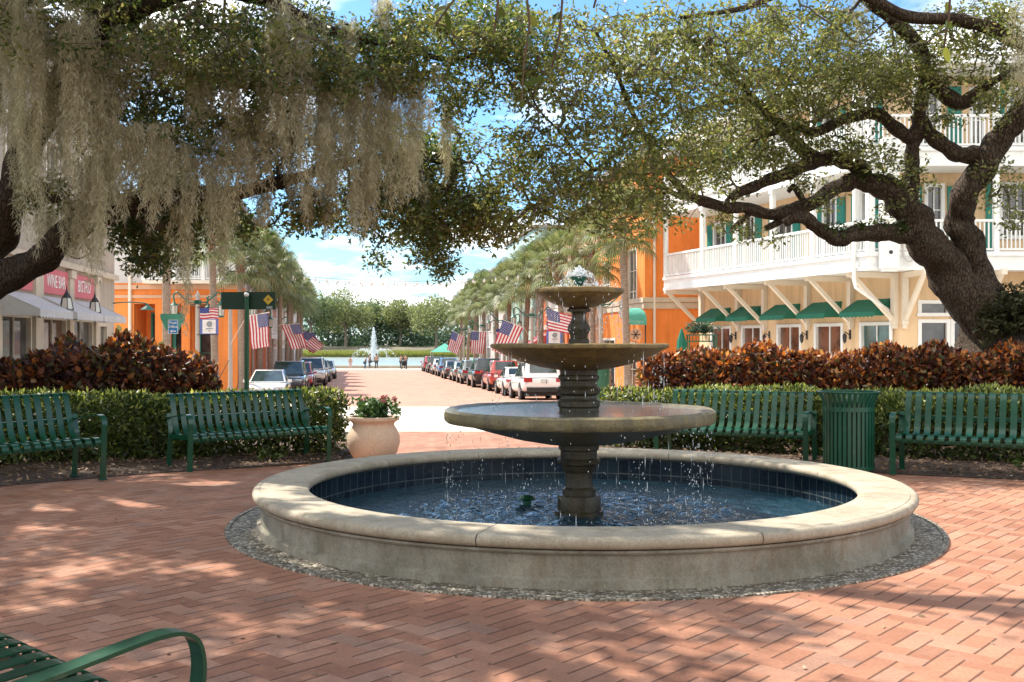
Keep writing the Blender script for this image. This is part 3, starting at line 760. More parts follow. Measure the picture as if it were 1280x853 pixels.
for k in range(11):
    p = np.array([[r.uniform(-.22, .31), r.normal(0, .12), .22 + .13 * r.random()]])
    V, F = leaves_around(p, 34, .036, .022, .02, r); link('flower_head', np_mesh('flower_head', V, F, M['geranium']), gp)

# ================================================================ hedges and shrubs
def path_pts(pl, n, r):
    P = np.array(pl, float); seg = np.linalg.norm(np.diff(P, axis=0), axis=1); cum = np.concatenate([[0], np.cumsum(seg)])
    t = r.random(n) * cum[-1]; k = np.clip(np.searchsorted(cum, t) - 1, 0, len(seg) - 1); f = (t - cum[k]) / seg[k]
    p = P[k] + (P[k + 1] - P[k]) * f[:, None]; d = (P[k + 1] - P[k]) / seg[k][:, None]
    return p, np.stack([d[:, 1], -d[:, 0]], 1), t
GZ = np.vectorize(gz)
def hedge(name, label, cat, pl, width, height, n, L, W, mat, seed, tip=None, ntip=0, wave=.06, group=None, rnd=0.0, lump=0.0, tipmat=None, core=True):
    r = np.random.default_rng(seed); o = thing(name, label, cat, (pl[len(pl) // 2][0], pl[len(pl) // 2][1], gz(pl[len(pl) // 2][1])), 0, group); O = np.array(o.location)
    def hgt(t, y): return height * (1 + wave * np.sin(t * 2.1 + seed) + wave * .7 * np.sin(t * 5.3 + 2 * seed) + wave * .4 * np.sin(t * 11 + seed))
    # shell sampling: more leaves near the outside of a rounded box section
    def section(n, topbias):
        p, nn, t = path_pts(pl, n, r); a = r.random(n) * math.pi
        if topbias: a = math.pi / 2 + r.normal(0, .62, n)
        ca, sa = np.cos(a), np.sin(a); e = .42
        u = np.sign(ca) * np.abs(ca) ** e * width / 2; h = hgt(t, p[:, 1]); v = np.sign(sa) * np.abs(sa) ** e
        w = 1 + lump * (np.sin(t * 3.3 + a * 2 + seed) + np.sin(t * 7.1 - a * 3)) * .5
        s = (1 - .5 * r.random(n) ** 1.8) * w
        x = p[:, 0] + nn[:, 0] * u * s; y = p[:, 1] + nn[:, 1] * u * s
        z = GZ(y) + .05 + np.maximum(0.03, h * v * s - .05)
        nrm = np.stack([nn[:, 0] * ca, nn[:, 1] * ca, np.maximum(0, sa)], 1)
        return np.stack([x, y, z], 1) - O, unit(nrm)
    C, Nn = section(n, False)
    D = unit(Nn * .7 + rand_dirs(n, r, .12, .8)); S = unit(np.cross(D, unit(Nn + .6 * rand_dirs(n, r))))
    l = L * (.65 + .7 * r.random(n)); w = W * (.65 + .7 * r.random(n)); V, F = (leaf_hex if L > .09 else leaf_quads)(C, D, S, l, w, .18, .12)
    link('foliage', np_mesh('foliage', V, F, mat), o)
    if ntip:
        C, Nn = section(ntip, True); D = unit(Nn * .7 + rand_dirs(ntip, r, .25, .8)); S = unit(np.cross(D, unit(Nn + .6 * rand_dirs(ntip, r))))
        l = L * (.6 + .7 * r.random(ntip)); w = W * (.6 + .6 * r.random(ntip)); V, F = (leaf_hex if L > .09 else leaf_quads)(C + Nn * .02, D, S, l, w, .18, .1)
        link('new_growth', np_mesh('new_growth', V, F, tipmat), o)
    # the dim inside of the bush
    ni = int(n * .3); p, nn, t = path_pts(pl, ni, r); u = r.uniform(-.36, .36, ni) * width; h = hgt(t, p[:, 1]); x = p[:, 0] + nn[:, 0] * u; y = p[:, 1] + nn[:, 1] * u; C = np.stack([x, y, GZ(y) + .04 + r.random(ni) * h * .86], 1) - O
    D = rand_dirs(ni, r); S = unit(np.cross(D, rand_dirs(ni, r))); V, F = leaf_quads(C, D, S, L * 1.5 * (.7 + .6 * r.random(ni)), W * 1.7 * (.7 + .6 * r.random(ni)), .2); link('inner_foliage', np_mesh('inner_foliage', V, F, mat), o)
    # stems inside
    mb = MB(); p, nn, t = path_pts(pl, int(24 + n / 260), r)
    for (x, y), q in zip(p, r.random((len(p), 4))):
        z0 = gz(y); h = height * (.6 + .3 * q[0]); bx, by = x + (q[1] - .5) * width * .3, y + (q[2] - .5) * width * .3; tx, ty = x + (q[3] - .5) * width * .9, y + (q[0] - .5) * width * .8
        mb.tube([Vector((bx, by, z0)) - Vector(O), Vector(((bx + tx) / 2, (by + ty) / 2, z0 + h * .5)) - Vector(O), Vector((tx, ty, z0 + h)) - Vector(O)], [.013, .009, .005], 5)
    mb.build('stem', M['twig'], o)
    return o
hedge('clipped_hedge', 'low clipped green hedge behind the shaded benches on the left', 'hedge', [(-9.5, 8.4), (-6.6, 11.2), (-5.0, 12.75), (-3.7, 13.55), (-2.3, 14.15)], .85, .86, 24000, .075, .032, M['hedge_leaf'], 21, ntip=5500, tipmat=M['hedge_tip'], wave=.03)
hedge('clipped_hedge', 'low clipped lime green hedge behind the sunlit benches on the right', 'hedge', [(1.35, 15.1), (2.6, 14.6), (4.3, 13.5), (6.0, 12.5), (9.5, 9.9)], .85, .90, 24000, .07, .03, M['hedge_leaf'], 22, ntip=9500, tipmat=M['hedge_tip'], wave=.03)
hedge('copperleaf_shrub', 'tall dark maroon and bronze leaved shrub bank behind the left hedge', 'shrub', [(-12.5, 11.2), (-8.6, 13.2), (-6.6, 14.4), (-4.45, 15.5)], 1.7, 1.46, 25000, .100, .066, M['copper_leaf'], 23, ntip=1100, tipmat=M['copper_tip'], wave=.06, lump=.12)
hedge('copperleaf_shrub', 'bright orange topped copper leaved shrub bank below the right oak', 'shrub', [(2.0, 16.2), (4.5, 15.9), (7.5, 15.2), (12, 13.2)], 1.5, 1.45, 28000, .092, .060, M['copper_leaf'], 24, ntip=9000, tipmat=M['copper_tip'], wave=.02, lump=.08)
# low sprigs growing out of the mulch
for k, (x, y, lab) in enumerate([(5.75, 11.75, 'small leafy seedling under the sunlit right hand bench'), (xat(575 / 3.657 + 170 + 10, 12.6), 12.75, 'small leafy seedling in the mulch under the shaded left bench')]):
    o = thing('seedling', lab, 'seedling', (x, y, gz(y) + .05)); r = np.random.default_rng(40 + k)
    P = np.stack([r.normal(0, .1, 14), r.normal(0, .07, 14), .04 + .13 * r.random(14)], 1); V, F = leaves_around(P, 6, .05, .075, .035, r); link('foliage', np_mesh('foliage', V, F, M['hedge_leaf']), o)
# leaf litter on the beds
def litter(name, obj, n, seed, L=.055, lift=.004):
    r = np.random.default_rng(seed); me = obj.data; nv = len(me.vertices); co = np.empty(nv * 3); me.vertices.foreach_get('co', co); co = co.reshape(-1, 3)
    polys = np.array([p.vertices[:] for p in me.polygons]); c0 = co[polys]; area = np.linalg.norm(np.cross(c0[:, 1] - c0[:, 0], c0[:, 3] - c0[:, 0]), axis=1)
    cy = c0[:, :, 1].mean(1); cx = np.abs(c0[:, :, 0].mean(1)); wgt = area * (cy > 7) * (cx < 9); k = r.choice(len(polys), n, p=wgt / wgt.sum())
    u, v = r.random((2, n, 1)); q = c0[k]; P = q[:, 0] * (1 - u) * (1 - v) + q[:, 1] * u * (1 - v) + q[:, 2] * u * v + q[:, 3] * (1 - u) * v; P[:, 2] += lift + .02 * r.random(n)
    D = rand_dirs(n, r, 0, .28); S = unit(np.cross(D, rand_dirs(n, r, 1.6, .6))); V, F = leaf_quads(P, D, S, L * (.5 + r.random(n)), L * .5 * (.5 + r.random(n)), .2)
    tag(link(name, np_mesh(name, V, F, M['litter'])), 'brown fallen leaves scattered over the mulch', 'leaf litter', kind='stuff')
litter('leaf_litter', bedL, 9000, 51); litter('leaf_litter', bedR, 9000, 52)
# a few leaves blown onto the paving
r = np.random.default_rng(53); n = 300; P = np.stack([r.uniform(-5, 6, n), r.uniform(3.5, 12, n), np.full(n, .014)], 1); ok = np.hypot(P[:, 0] - FC.x, P[:, 1] - FC.y) > 2.85; P = P[ok]; n = len(P)
D = rand_dirs(n, r, 0, .1); S = unit(np.cross(D, rand_dirs(n, r, 2.5, .4))); V, F = leaf_quads(P, D, S, .042 * (.4 + r.random(n)), .018 * (.5 + .9 * r.random(n)), .2)
tag(link('blown_leaf_scatter', np_mesh('blown_leaf_scatter', V, F, M['litter'])), 'dry leaves blown across the brick paving', 'leaf litter', kind='stuff')
# ================================================================ oaks
def catmull4(pts, n=7):
    P = [np.array(p, float) for p in pts]; out = []
    for i in range(len(P) - 1):
        a = P[max(i - 1, 0)]; b = P[i]; c = P[i + 1]; d = P[min(i + 2, len(P) - 1)]
        for k in range(n):
            t = k / n; out.append(.5 * (2 * b + (c - a) * t + (2 * a - 5 * b + 4 * c - d) * t * t + (3 * b - a - 3 * c + d) * t ** 3))
    out.append(P[-1]); return np.array(out)
def limb_mesh(mb, pts4, n=14, seed=0, knob=.09):
    """pts4: world x,y,z,r"""
    Q = catmull4(pts4); r = np.random.default_rng(seed); N = len(Q)
    ph = r.random(8) * 6.28
    base = len(mb.v); mb.tube([q[:3] for q in Q], [max(.004, q[3]) for q in Q], n)
    for i in range(N):
        c = Vector(Q[i][:3])
        for k in range(n):
            idx = base + i * n + k; a = 2 * math.pi * k / n
            f = 1 + knob * (math.sin(i * .55 + ph[0] + a) + .8 * math.sin(i * .9 + 2 * a + ph[1]) + .6 * math.sin(3 * a + ph[2] + i * .3) + .45 * math.sin(5 * a + ph[3] - i * .2) + .7 * (r.random() - .5))
            v = Vector(mb.v[idx]); mb.v[idx] = tuple(c + (v - c) * f)
    return Q
def px_limb(pts): return [(*at(px, py, Y), rr) for px, py, Y, rr in pts]

def blob_pts(blobs, r):
    out = []
    for b in blobs:
        px, py, Y, rx, ry, rY, n = b
        d = r.normal(size=(n, 3)); d = unit(d) * (r.random(n) ** .38)[:, None]
        y = Y + d[:, 1] * rY; x = (px + d[:, 0] * rx - CX) / FPX * y; z = CAMZ + (CY - (py + d[:, 2] * ry)) / FPX * y
        out.append(np.stack([x, y, z], 1))
    return np.concatenate(out)
def wblob_pts(blobs, r):
    out = []
    for x, y, z, rx, ry, rz, n in blobs:
        m = max(1, int(n / 4.3)); d = r.normal(size=(m, 3)); d = unit(d) * (r.random(m) ** .38)[:, None]; c = np.repeat(d * np.array([rx, ry, rz]) + np.array([x, y, z]), 5, 0)
        out.append(c + r.normal(0, 1, c.shape) * np.array([.24, .24, .14]))
    return np.concatenate(out)

def grow_twigs(skel, C, r, r_tip=.0035):
    """connect every cluster to the nearest thing already grown -> branching twigs. returns tube list"""
    order = np.argsort(np.min(np.linalg.norm(C[:, None, :] - skel[None, ::3, :3], axis=2), axis=1)) if len(C) * len(skel) < 6e6 else np.arange(len(C))
    nodes = np.zeros((len(skel) + 2 * len(C), 3)); nodes[:len(skel)] = skel[:, :3]; nn = len(skel); par = -np.ones(len(nodes), int); cnt = np.zeros(len(nodes))
    edges = []
    for i in order:
        c = C[i]; d = np.linalg.norm(nodes[:nn] - c, axis=1); d[len(skel):] *= 1.0; d[:len(skel)] *= .92; k = int(np.argmin(d))
        a = nodes[k]; L = np.linalg.norm(c - a)
        m = (a + c) / 2 + r.normal(0, .10, 3) * L + np.array([0, 0, .05 * L])
        nodes[nn] = m; par[nn] = k; nodes[nn + 1] = c; par[nn + 1] = nn; edges.append((k, nn, nn + 1)); nn += 2
    for k in range(nn - 1, len(skel) - 1, -1): cnt[k] += 1; cnt[par[k]] += cnt[k]
    mb = MB()
    for a, m, c in edges:
        rb = lambda q: r_tip * max(1, cnt[q]) ** .42
        ra = min(.06, rb(m) * 1.15)
        mb.tube([nodes[a], nodes[m], nodes[c]], [ra, min(.055, rb(m)), min(.05, rb(c))], 4, False)
    return mb
def oak(name, label, base, limbs, wlimbs, blobs, wblobs, leaf_n, leafL, leafW, mat, seed, barkm, mat2=None, group=None, rad=.2, far_n=None, far_mul=1.6):
    r = np.random.default_rng(seed); o = thing(name, label, 'tree', base, 0, group); O = np.array(base)
    sk = []
    def loc(l): return [(x - O[0], y - O[1], z - O[2], q) for x, y, z, q in l]
    for i, l in enumerate([px_limb(l) for l in limbs] + list(wlimbs)):
        mb = MB(); Q = limb_mesh(mb, loc(l), 16 if l[0][3] > .2 else 11, seed + i, .11 if l[0][3] > .12 else .08); sk.append(Q)
        mb.build('trunk' if i == 0 else 'limb', barkm, o, True, 70)
    sk = np.concatenate(sk)
    C = blob_pts(blobs, r) - O if blobs else np.zeros((0, 3))
    W = wblob_pts(wblobs, r) - O if wblobs else np.zeros((0, 3))
    tw = grow_twigs(sk, np.concatenate([C, W]), r); tw.build('twig', M['twig'], o)
    def put(C, nm, n, L, Wd, m, rd):
        if not len(C): return
        V, F = leaves_around(C, n, rd, L, Wd, r, zb=-.15, out=.7, zs=.7, fold=.22)
        link(nm, np_mesh(nm, V, F, m), o)
    if mat2 is not None:
        s = r.random(len(C)) < .45; put(C[s], 'crown', leaf_n, leafL, leafW, mat2, rad); put(C[~s], 'crown', leaf_n, leafL, leafW, mat, rad)
    else: put(C, 'crown', leaf_n, leafL, leafW, mat, rad)
    put(W, 'crown', far_n or leaf_n, leafL * far_mul, leafW * far_mul, mat, rad * 1.55)
    return o

# ---------------- left oak (leans in from outside the frame, hung with moss)
OLB = (-8.6, 13.0, gz(13.0))
L_limbs = [
 [(-300, 590, 13.0, .62), (-285, 520, 13.0, .52), (-230, 440, 12.9, .46), (-150, 380, 12.7, .40), (-90, 300, 12.4, .36), (-50, 180, 12.2, .30), (-30, 40, 12, .26), (-20, -160, 11.8, .22), (40, -360, 11.4, .16)],
 [(-150, 385, 12.7, .28), (-80, 372, 12.3, .22), (-20, 358, 11.9, .185), (30, 338, 11.7, .165), (62, 312, 11.6, .155), (100, 282, 11.6, .14), (150, 262, 11.7, .12), (200, 251, 11.8, .105), (250, 244, 11.9, .10), (300, 241, 12.1, .085), (360, 225, 12.3, .07), (430, 205, 12.7, .055), (500, 196, 13.1, .04), (560, 205, 13.5, .025)],
 [(-120, 355, 12.5, .28), (-60, 340, 12.2, .22), (-10, 305, 12, .19), (12, 262, 11.9, .175), (22, 220, 11.8, .165), (48, 160, 11.7, .15), (84, 90, 11.6, .14), (112, 52, 11.5, .13), (136, 22, 11.4, .12), (190, 2, 11.4, .11), (240, -20, 11.3, .10), (300, -40, 11.2, .09)],
 [(190, 2, 11.4, .10), (260, -12, 11.4, .085), (330, 0, 11.5, .075), (392, 30, 11.6, .07), (440, 46, 11.8, .055), (500, 58, 12.1, .045), (560, 75, 12.6, .03), (620, 60, 13, .02)],
 [(-30, 40, 12, .2), (60, -40, 11.0, .17), (150, -110, 10.2, .14), (280, -180, 9.4, .11), (420, -230, 8.8, .08), (560, -240, 8.6, .05)],
 [(-20, -160, 11.8, .18), (60, -290, 11.0, .15), (220, -420, 10, .12), (420, -520, 9.2, .09), (640, -580, 8.8, .06)],
 [(112, 52, 11.5, .07), (180, 70, 11.9, .06), (250, 95, 12.4, .05), (330, 110, 12.8, .045), (420, 120, 13.2, .035), (500, 150, 13.6, .025)],
 [(10, 265, 11.9, .10), (30, 240, 11.7, .085), (52, 236, 11.5, .07), (70, 250, 11.3, .05)],
]
L_w = [
 [(-7.4, 12.4, 5.0, .2), (-6.0, 10.5, 6.2, .17), (-4.4, 8.4, 6.9, .13), (-2.8, 6.4, 7.2, .09), (-1.2, 4.8, 7.2, .05)],
 [(-7.6, 12.6, 4.5, .2), (-7.2, 9.6, 6.0, .16), (-6.6, 7.0, 6.8, .11), (-5.6, 4.6, 7.0, .06)],
]
L_blobs = [
 # px, py, Y, rx, ry, rY, n
 (60, 30, 11.5, 110, 60, 1.2, 60), (210, 60, 11.8, 120, 75, 1.4, 230), (330, 60, 12, 110, 75, 1.4, 210), (260, 150, 12.4, 140, 70, 1.2, 210),
 (170, 170, 12.6, 90, 60, 1.0, 90), (350, 180, 12.8, 90, 60, 1.0, 120), (195, 300, 13, 62, 48, .8, 170), (235, 255, 12.6, 70, 30, .8, 70), (165, 265, 12.8, 40, 35, .6, 50),
 (60, 245, 11.6, 30, 28, .5, 24), (300, 285, 13.0, 40, 28, .6, 26), (385, 268, 12.8, 40, 26, .6, 34), (430, 262, 13, 60, 34, .9, 80),
 (440, 80, 12.2, 90, 60, 1.3, 150), (510, 60, 12.4, 70, 62, 1.3, 140), (470, 185, 13.2, 70, 60, 1.0, 110), (525, 235, 13.6, 52, 66, 1.0, 180), (535, 300, 13.8, 42, 34, .8, 80), (500, 262, 13.2, 45, 45, .8, 70), (470, 325, 13.4, 14, 14, .3, 6),
 (585, 265, 14.0, 52, 42, .9, 120), (560, 190, 14, 45, 40, .9, 60), (555, 335, 14, 22, 16, .4, 14), (600, 40, 12.8, 70, 48, 1.2, 150), (655, 60, 13.4, 50, 60, 1, 90), (630, 110, 13.6, 40, 30, .8, 26), (560, 120, 13, 45, 34, 1, 45), (120, 110, 12.2, 60, 60, 1, 60),
]
L_wb = [(-6.4, 10.6, 7.0, 2.0, 2.0, .9, 110), (-4.6, 9.2, 7.4, 2.0, 1.8, .8, 95), (-3.6, 11.6, 6.6, 1.6, 1.5, .8, 60), (-6.2, 7.4, 7.2, 1.9, 1.8, .8, 110), (-4.0, 6.6, 7.5, 1.8, 1.6, .8, 78), (-7.6, 14.2, 6.8, 2.0, 1.6, 1, 110), (-2.2, 5.2, 7.4, 1.3, 1.3, .7, 34), (-9.6, 9.6, 7.0, 2.0, 2.4, 1, 120), (-8.4, 12, 8.2, 2.4, 2.2, .8, 90), (-5.2, 13.4, 6.4, 1.8, 1.4, .8, 80)]
oakL = oak('live_oak', 'live oak leaning in from the left edge, its limbs draped in long grey moss', OLB, L_limbs, L_w, L_blobs, L_wb, 24, .078, .031, M['oak_leaf'], 61, M['bark_dark'], M['oak_leaf_dark'], rad=.2, far_n=60, far_mul=2.0)

# a third oak, unseen behind the camera, added to block sky light
oak('live_oak', 'unseen live oak added behind the camera to keep sky light off the near paving', (-6.5, -4.5, 0), [], [[(-6.5, -4.5, -.2, .6), (-6.3, -4.2, 1.5, .45), (-5.5, -3.5, 3.4, .36), (-4, -2.4, 5.2, .25), (-1.5, -1.4, 6.6, .16), (2, -1, 7.4, .09)], [(-5.5, -3.5, 3.4, .28), (-7.5, -.5, 5.6, .2), (-8, 3, 7, .12)], [(-4, -2.4, 5.2, .2), (-3.0, .6, 6.9, .14), (-2.2, 3.0, 7.6, .08)], [(-1.5, -1.4, 6.6, .14), (3, .8, 7.6, .1), (5.5, 2, 8, .06)]], [], [(-7.5, 0, 7.2, 2.6, 3, 1, 90), (-3.5, -1, 7.8, 3, 2.4, 1, 100), (-2.0, 1.8, 8.0, 2.6, 1.8, .8, 60), (2.5, -.5, 8.2, 3, 2.2, 1, 80), (-6, -6, 7.5, 3.5, 2.5, 1, 80), (4.5, 2.0, 8.4, 2.2, 1.6, .8, 36), (1, -4, 8, 3.2, 2.2, 1, 80), (-9, -9, 4.5, 4, 2.5, 3, 140), (0, -11, 5, 4.5, 2.5, 3, 150), (8, -9, 5, 4, 2.5, 3, 140), (-13, -2, 5, 2.5, 4.5, 3, 140), (11, -3, 6, 2.5, 3.5, 2.6, 110)], 10, .12, .06, M['oak_leaf'], 63, M['bark_dark'], rad=.3, far_n=60, far_mul=2.3)
# ---------------- Spanish moss
def moss_clump(parent, top, L, w, n, seed, dens=1.0):
    r = np.random.default_rng(seed); O = Vector(parent.location)
    ns = max(3, int(w * 60 * dens)); segs = []
    for s in range(ns):
        a = r.random() * 6.283; q = w * .5 * math.sqrt(r.random()); bx, by = q * math.cos(a), q * math.sin(a) * .8
        ln = L * (.35 + .65 * r.random() ** .7) * (1 - .3 * (q / (w * .5 + 1e-6)) ** 2); z0 = -.1 * r.random() * L
        m = int(n * ln / L * (1 + .25 * r.random()))
        t = np.sort(r.random(m)); ph = r.random(4) * 6.28
        taper = 1 - .55 * t
        x = bx * (.55 + .45 * taper) + .028 * np.sin(t * ln * 5 + ph[0]) + .015 * np.sin(t * ln * 13 + ph[1]); y = by * (.55 + .45 * taper) + .03 * np.sin(t * ln * 6 + ph[2]); z = z0 - t * ln
        sp = .016 * taper + .004
        segs.append(np.stack([x + r.normal(0, 1, m) * sp, y + r.normal(0, 1, m) * sp, z], 1))
    C = np.concatenate(segs); N = len(C)
    D = r.normal(size=(N, 3)) * np.array([.55, .55, .35]); D[:, 2] -= .95; D = unit(D); S = unit(np.cross(D, rand_dirs(N, r)))
    V, F = leaf_quads(C, D, S, .05 + .06 * r.random(N), .0045 + .005 * r.random(N), .3, .25 * 1)
    V = V + np.array(top - O)
    link('hanging_moss', np_mesh('hanging_moss', V, F, M['moss']), parent)
# px, top y, bottom y, width px, Y
MOSS = [(12, -20, 215, 46, 11.2), (40, -30, 300, 52, 11.0), (70, 10, 262, 46, 11.3), (28, 120, 285, 30, 11.6), (98, 0, 240, 50, 11.0), (128, 60, 330, 44, 11.2), (112, 190, 345, 38, 11.4), (152, 150, 268, 46, 11.3), (182, 148, 262, 44, 11.3), (208, 150, 258, 36, 11.4), (88, 240, 335, 34, 11.5), (60, 255, 325, 26, 11.6),
 (238, 170, 300, 26, 11.6), (231, 250, 402, 13, 11.7), (262, 165, 300, 32, 11.7), (286, 150, 296, 34, 11.7), (312, 130, 262, 36, 11.8), (250, 60, 175, 42, 11.5), (290, 40, 160, 46, 11.5), (335, 60, 250, 34, 11.7), (352, -10, 205, 36, 11.4), (378, 10, 230, 36, 11.5), (400, 60, 268, 34, 11.8), (422, 90, 268, 36, 12.0), (446, 62, 286, 40, 12.0), (470, 78, 296, 40, 12.1), (496, 66, 270, 42, 12.1), (518, 80, 238, 28, 12.2), (410, 190, 300, 22, 12.4), (455, 200, 302, 26, 12.5), (385, 225, 285, 16, 12.3), (330, 235, 292, 18, 12.2), (558, 120, 235, 14, 12.8), (200, 20, 110, 42, 11.4), (160, 30, 130, 40, 11.3), (280, 230, 340, 12, 12), (432, 20, 130, 32, 11.7), (480, -10, 90, 22, 12), (366, 110, 262, 24, 12.1), (345, 20, 120, 24, 11.5), (218, 205, 330, 10, 11.8)]
for k, (px, y0, y1, w, Y) in enumerate(MOSS):
    top = at(px, y0, Y); Ln = (y1 - y0) / FPX * Y; wd = w / FPX * Y
    moss_clump(oakL, top, Ln * 1.06, wd, int(118 * Ln + 26), 100 + k, 1.5 if w > 20 else 1.7)

rw = np.random.default_rng(199)
for k in range(34):
    px = rw.uniform(120, 545); y0 = rw.uniform(20, 235); Ln_ = rw.uniform(30, 95); Y_ = rw.uniform(11.3, 12.8); w_ = rw.uniform(5, 14)
    moss_clump(oakL, at(px, y0, Y_), Ln_ / FPX * Y_, w_ / FPX * Y_, int(70 * Ln_ / FPX * Y_ + 14), 220 + k, 1.6)
# ---------------- right oak
ORB = (7.75, 16.6, gz(16.6) - .1); Y = 16.6
R_limbs = [
 [(1252, 500, Y, .66), (1248, 440, Y, .56), (1232, 404, Y, .45), (1203, 362, Y, .35), (1176, 326, Y, .305), (1152, 294, Y, .275), (1134, 264, Y, .24), (1117, 242, Y, .205), (1093, 230, Y, .17), (1066, 226, Y, .14), (1049, 233, 16.5, .12), (1018, 252, 16.4, .105), (986, 263, 16.3, .098), (961, 267, 16.2, .09), (927, 260, 16.0, .085), (900, 258, 15.8, .085), (867, 246, 15.5, .07), (840, 224, 15.2, .05), (815, 190, 15.0, .035)],
 [(1244, 418, Y + .1, .42), (1232, 380, Y + .1, .32), (1221, 340, Y + .1, .265), (1208, 302, Y, .235), (1199, 276, Y, .215), (1205, 249, 16.5, .205), (1225, 214, 16.4, .20), (1245, 182, 16.3, .19), (1267, 152, 16.2, .175), (1297, 118, 16.0, .155), (1330, 60, 15.8, .16), (1380, -60, 15.2, .12), (1430, -240, 14.5, .08)],
 [(1104, 232, Y, .16), (1086, 226, Y, .15), (1068, 206, Y, .135), (1045, 198, 16.5, .13), (1020, 200, 16.4, .12), (999, 211, 16.3, .105), (975, 220, 16.2, .095), (950, 230, 16.0, .085), (925, 241, 15.9, .075), (908, 253, 15.9, .06)],
 [(1024, 199, 16.4, .11), (1004, 189, 16.4, .105), (988, 170, 16.3, .095), (966, 148, 16.2, .08), (945, 128, 16.0, .06), (905, 128, 15.6, .045), (860, 140, 15.2, .03)],
 [(1228, 194, 16.4, .14), (1208, 194, 16.4, .13), (1186, 188, 16.4, .12), (1166, 170, 16.4, .11), (1150, 148, 16.4, .105), (1153, 122, 16.3, .10), (1158, 92, 16.2, .11), (1148, 60, 16.1, .11), (1118, 26, 16.0, .10), (1085, 0, 15.8, .10), (1050, -40, 15.5, .08)],
 [(1150, 150, 16.4, .10), (1138, 172, 16.4, .11), (1120, 161, 16.4, .105), (1095, 143, 16.3, .095), (1062, 147, 16.2, .085), (1022, 164, 16.1, .07), (990, 160, 15.9, .05), (940, 175, 15.6, .03)],
 [(1134, 262, Y, .15), (1141, 225, Y, .12), (1139, 195, 16.5, .11), (1146, 168, 16.45, .11), (1150, 146, 16.4, .12)],
 [(1158, 92, 16.2, .10), (1174, 113, 16.2, .115), (1198, 128, 16.2, .12), (1214, 122, 16.2, .10), (1232, 108, 16.1, .07), (1256, 94, 16, .045), (1300, 70, 15.8, .03)],
 [(1330, 70, 15.8, .12), (1285, 60, 15.7, .105), (1240, 36, 15.5, .10), (1190, 24, 15.3, .09), (1130, 20, 15.1, .08), (1080, -6, 14.9, .07), (1010, -20, 14.7, .06), (930, 10, 14.5, .04), (850, 22, 14.5, .025)],
 [(1150, 292, Y, .18), (1122, 292, 16.5, .145), (1095, 290, 16.4, .135), (1066, 294, 16.3, .125), (1044, 298, 16.2, .115), (1026, 287, 16.1, .10), (1010, 275, 16.1, .10), (994, 272, 16.0, .085), (980, 280, 16, .06)],
 [(1236, 405, Y, .40), (1262, 398, 16.5, .34), (1292, 385, 16.3, .30), (1330, 372, 16, .27), (1390, 340, 15.5, .22), (1480, 260, 15, .15)],
 [(905, 258, 15.8, .05), (880, 250, 15.8, .045), (850, 245, 15.2, .04), (820, 232, 14.7, .035), (780, 215, 14.1, .03), (742, 213, 13.7, .025), (700, 240, 13.4, .018), (655, 265, 13.3, .012)],
 [(742, 213, 13.7, .018), (720, 190, 13.5, .016), (700, 165, 13.4, .015), (672, 135, 13.3, .013), (655, 95, 13.2, .012)], [(840, 224, 15.2, .045), (815, 185, 14.6, .04), (790, 140, 14.0, .035), (770, 90, 13.6, .03), (745, 40, 13.3, .02)], [(966, 148, 16.2, .05), (930, 110, 15.4, .04), (890, 70, 14.6, .03), (850, 40, 14.1, .02)],
 [(986, 263, 16.3, .06), (972, 278, 16.3, .06), (958, 286, 16.2, .05)], [(940, 264, 16.1, .05), (925, 278, 16.1, .045), (914, 286, 16.1, .03)],
 [(1005, 257, 16.4, .06), (1000, 244, 16.4, .055), (992, 234, 16.3, .05), (985, 240, 16.3, .03)],
]
R_w = [[(9.5, 15.8, 6.2, .14), (7.5, 12.5, 7.2, .12), (5.5, 10.8, 7.8, .09), (3.0, 9.8, 7.6, .07), (.8, 9.8, 7.4, .05), (-.8, 10.6, 7.3, .03)], [(8.7, 16, 4.7, .15), (10.5, 14, 6.5, .12), (11, 11, 7.4, .08)]]
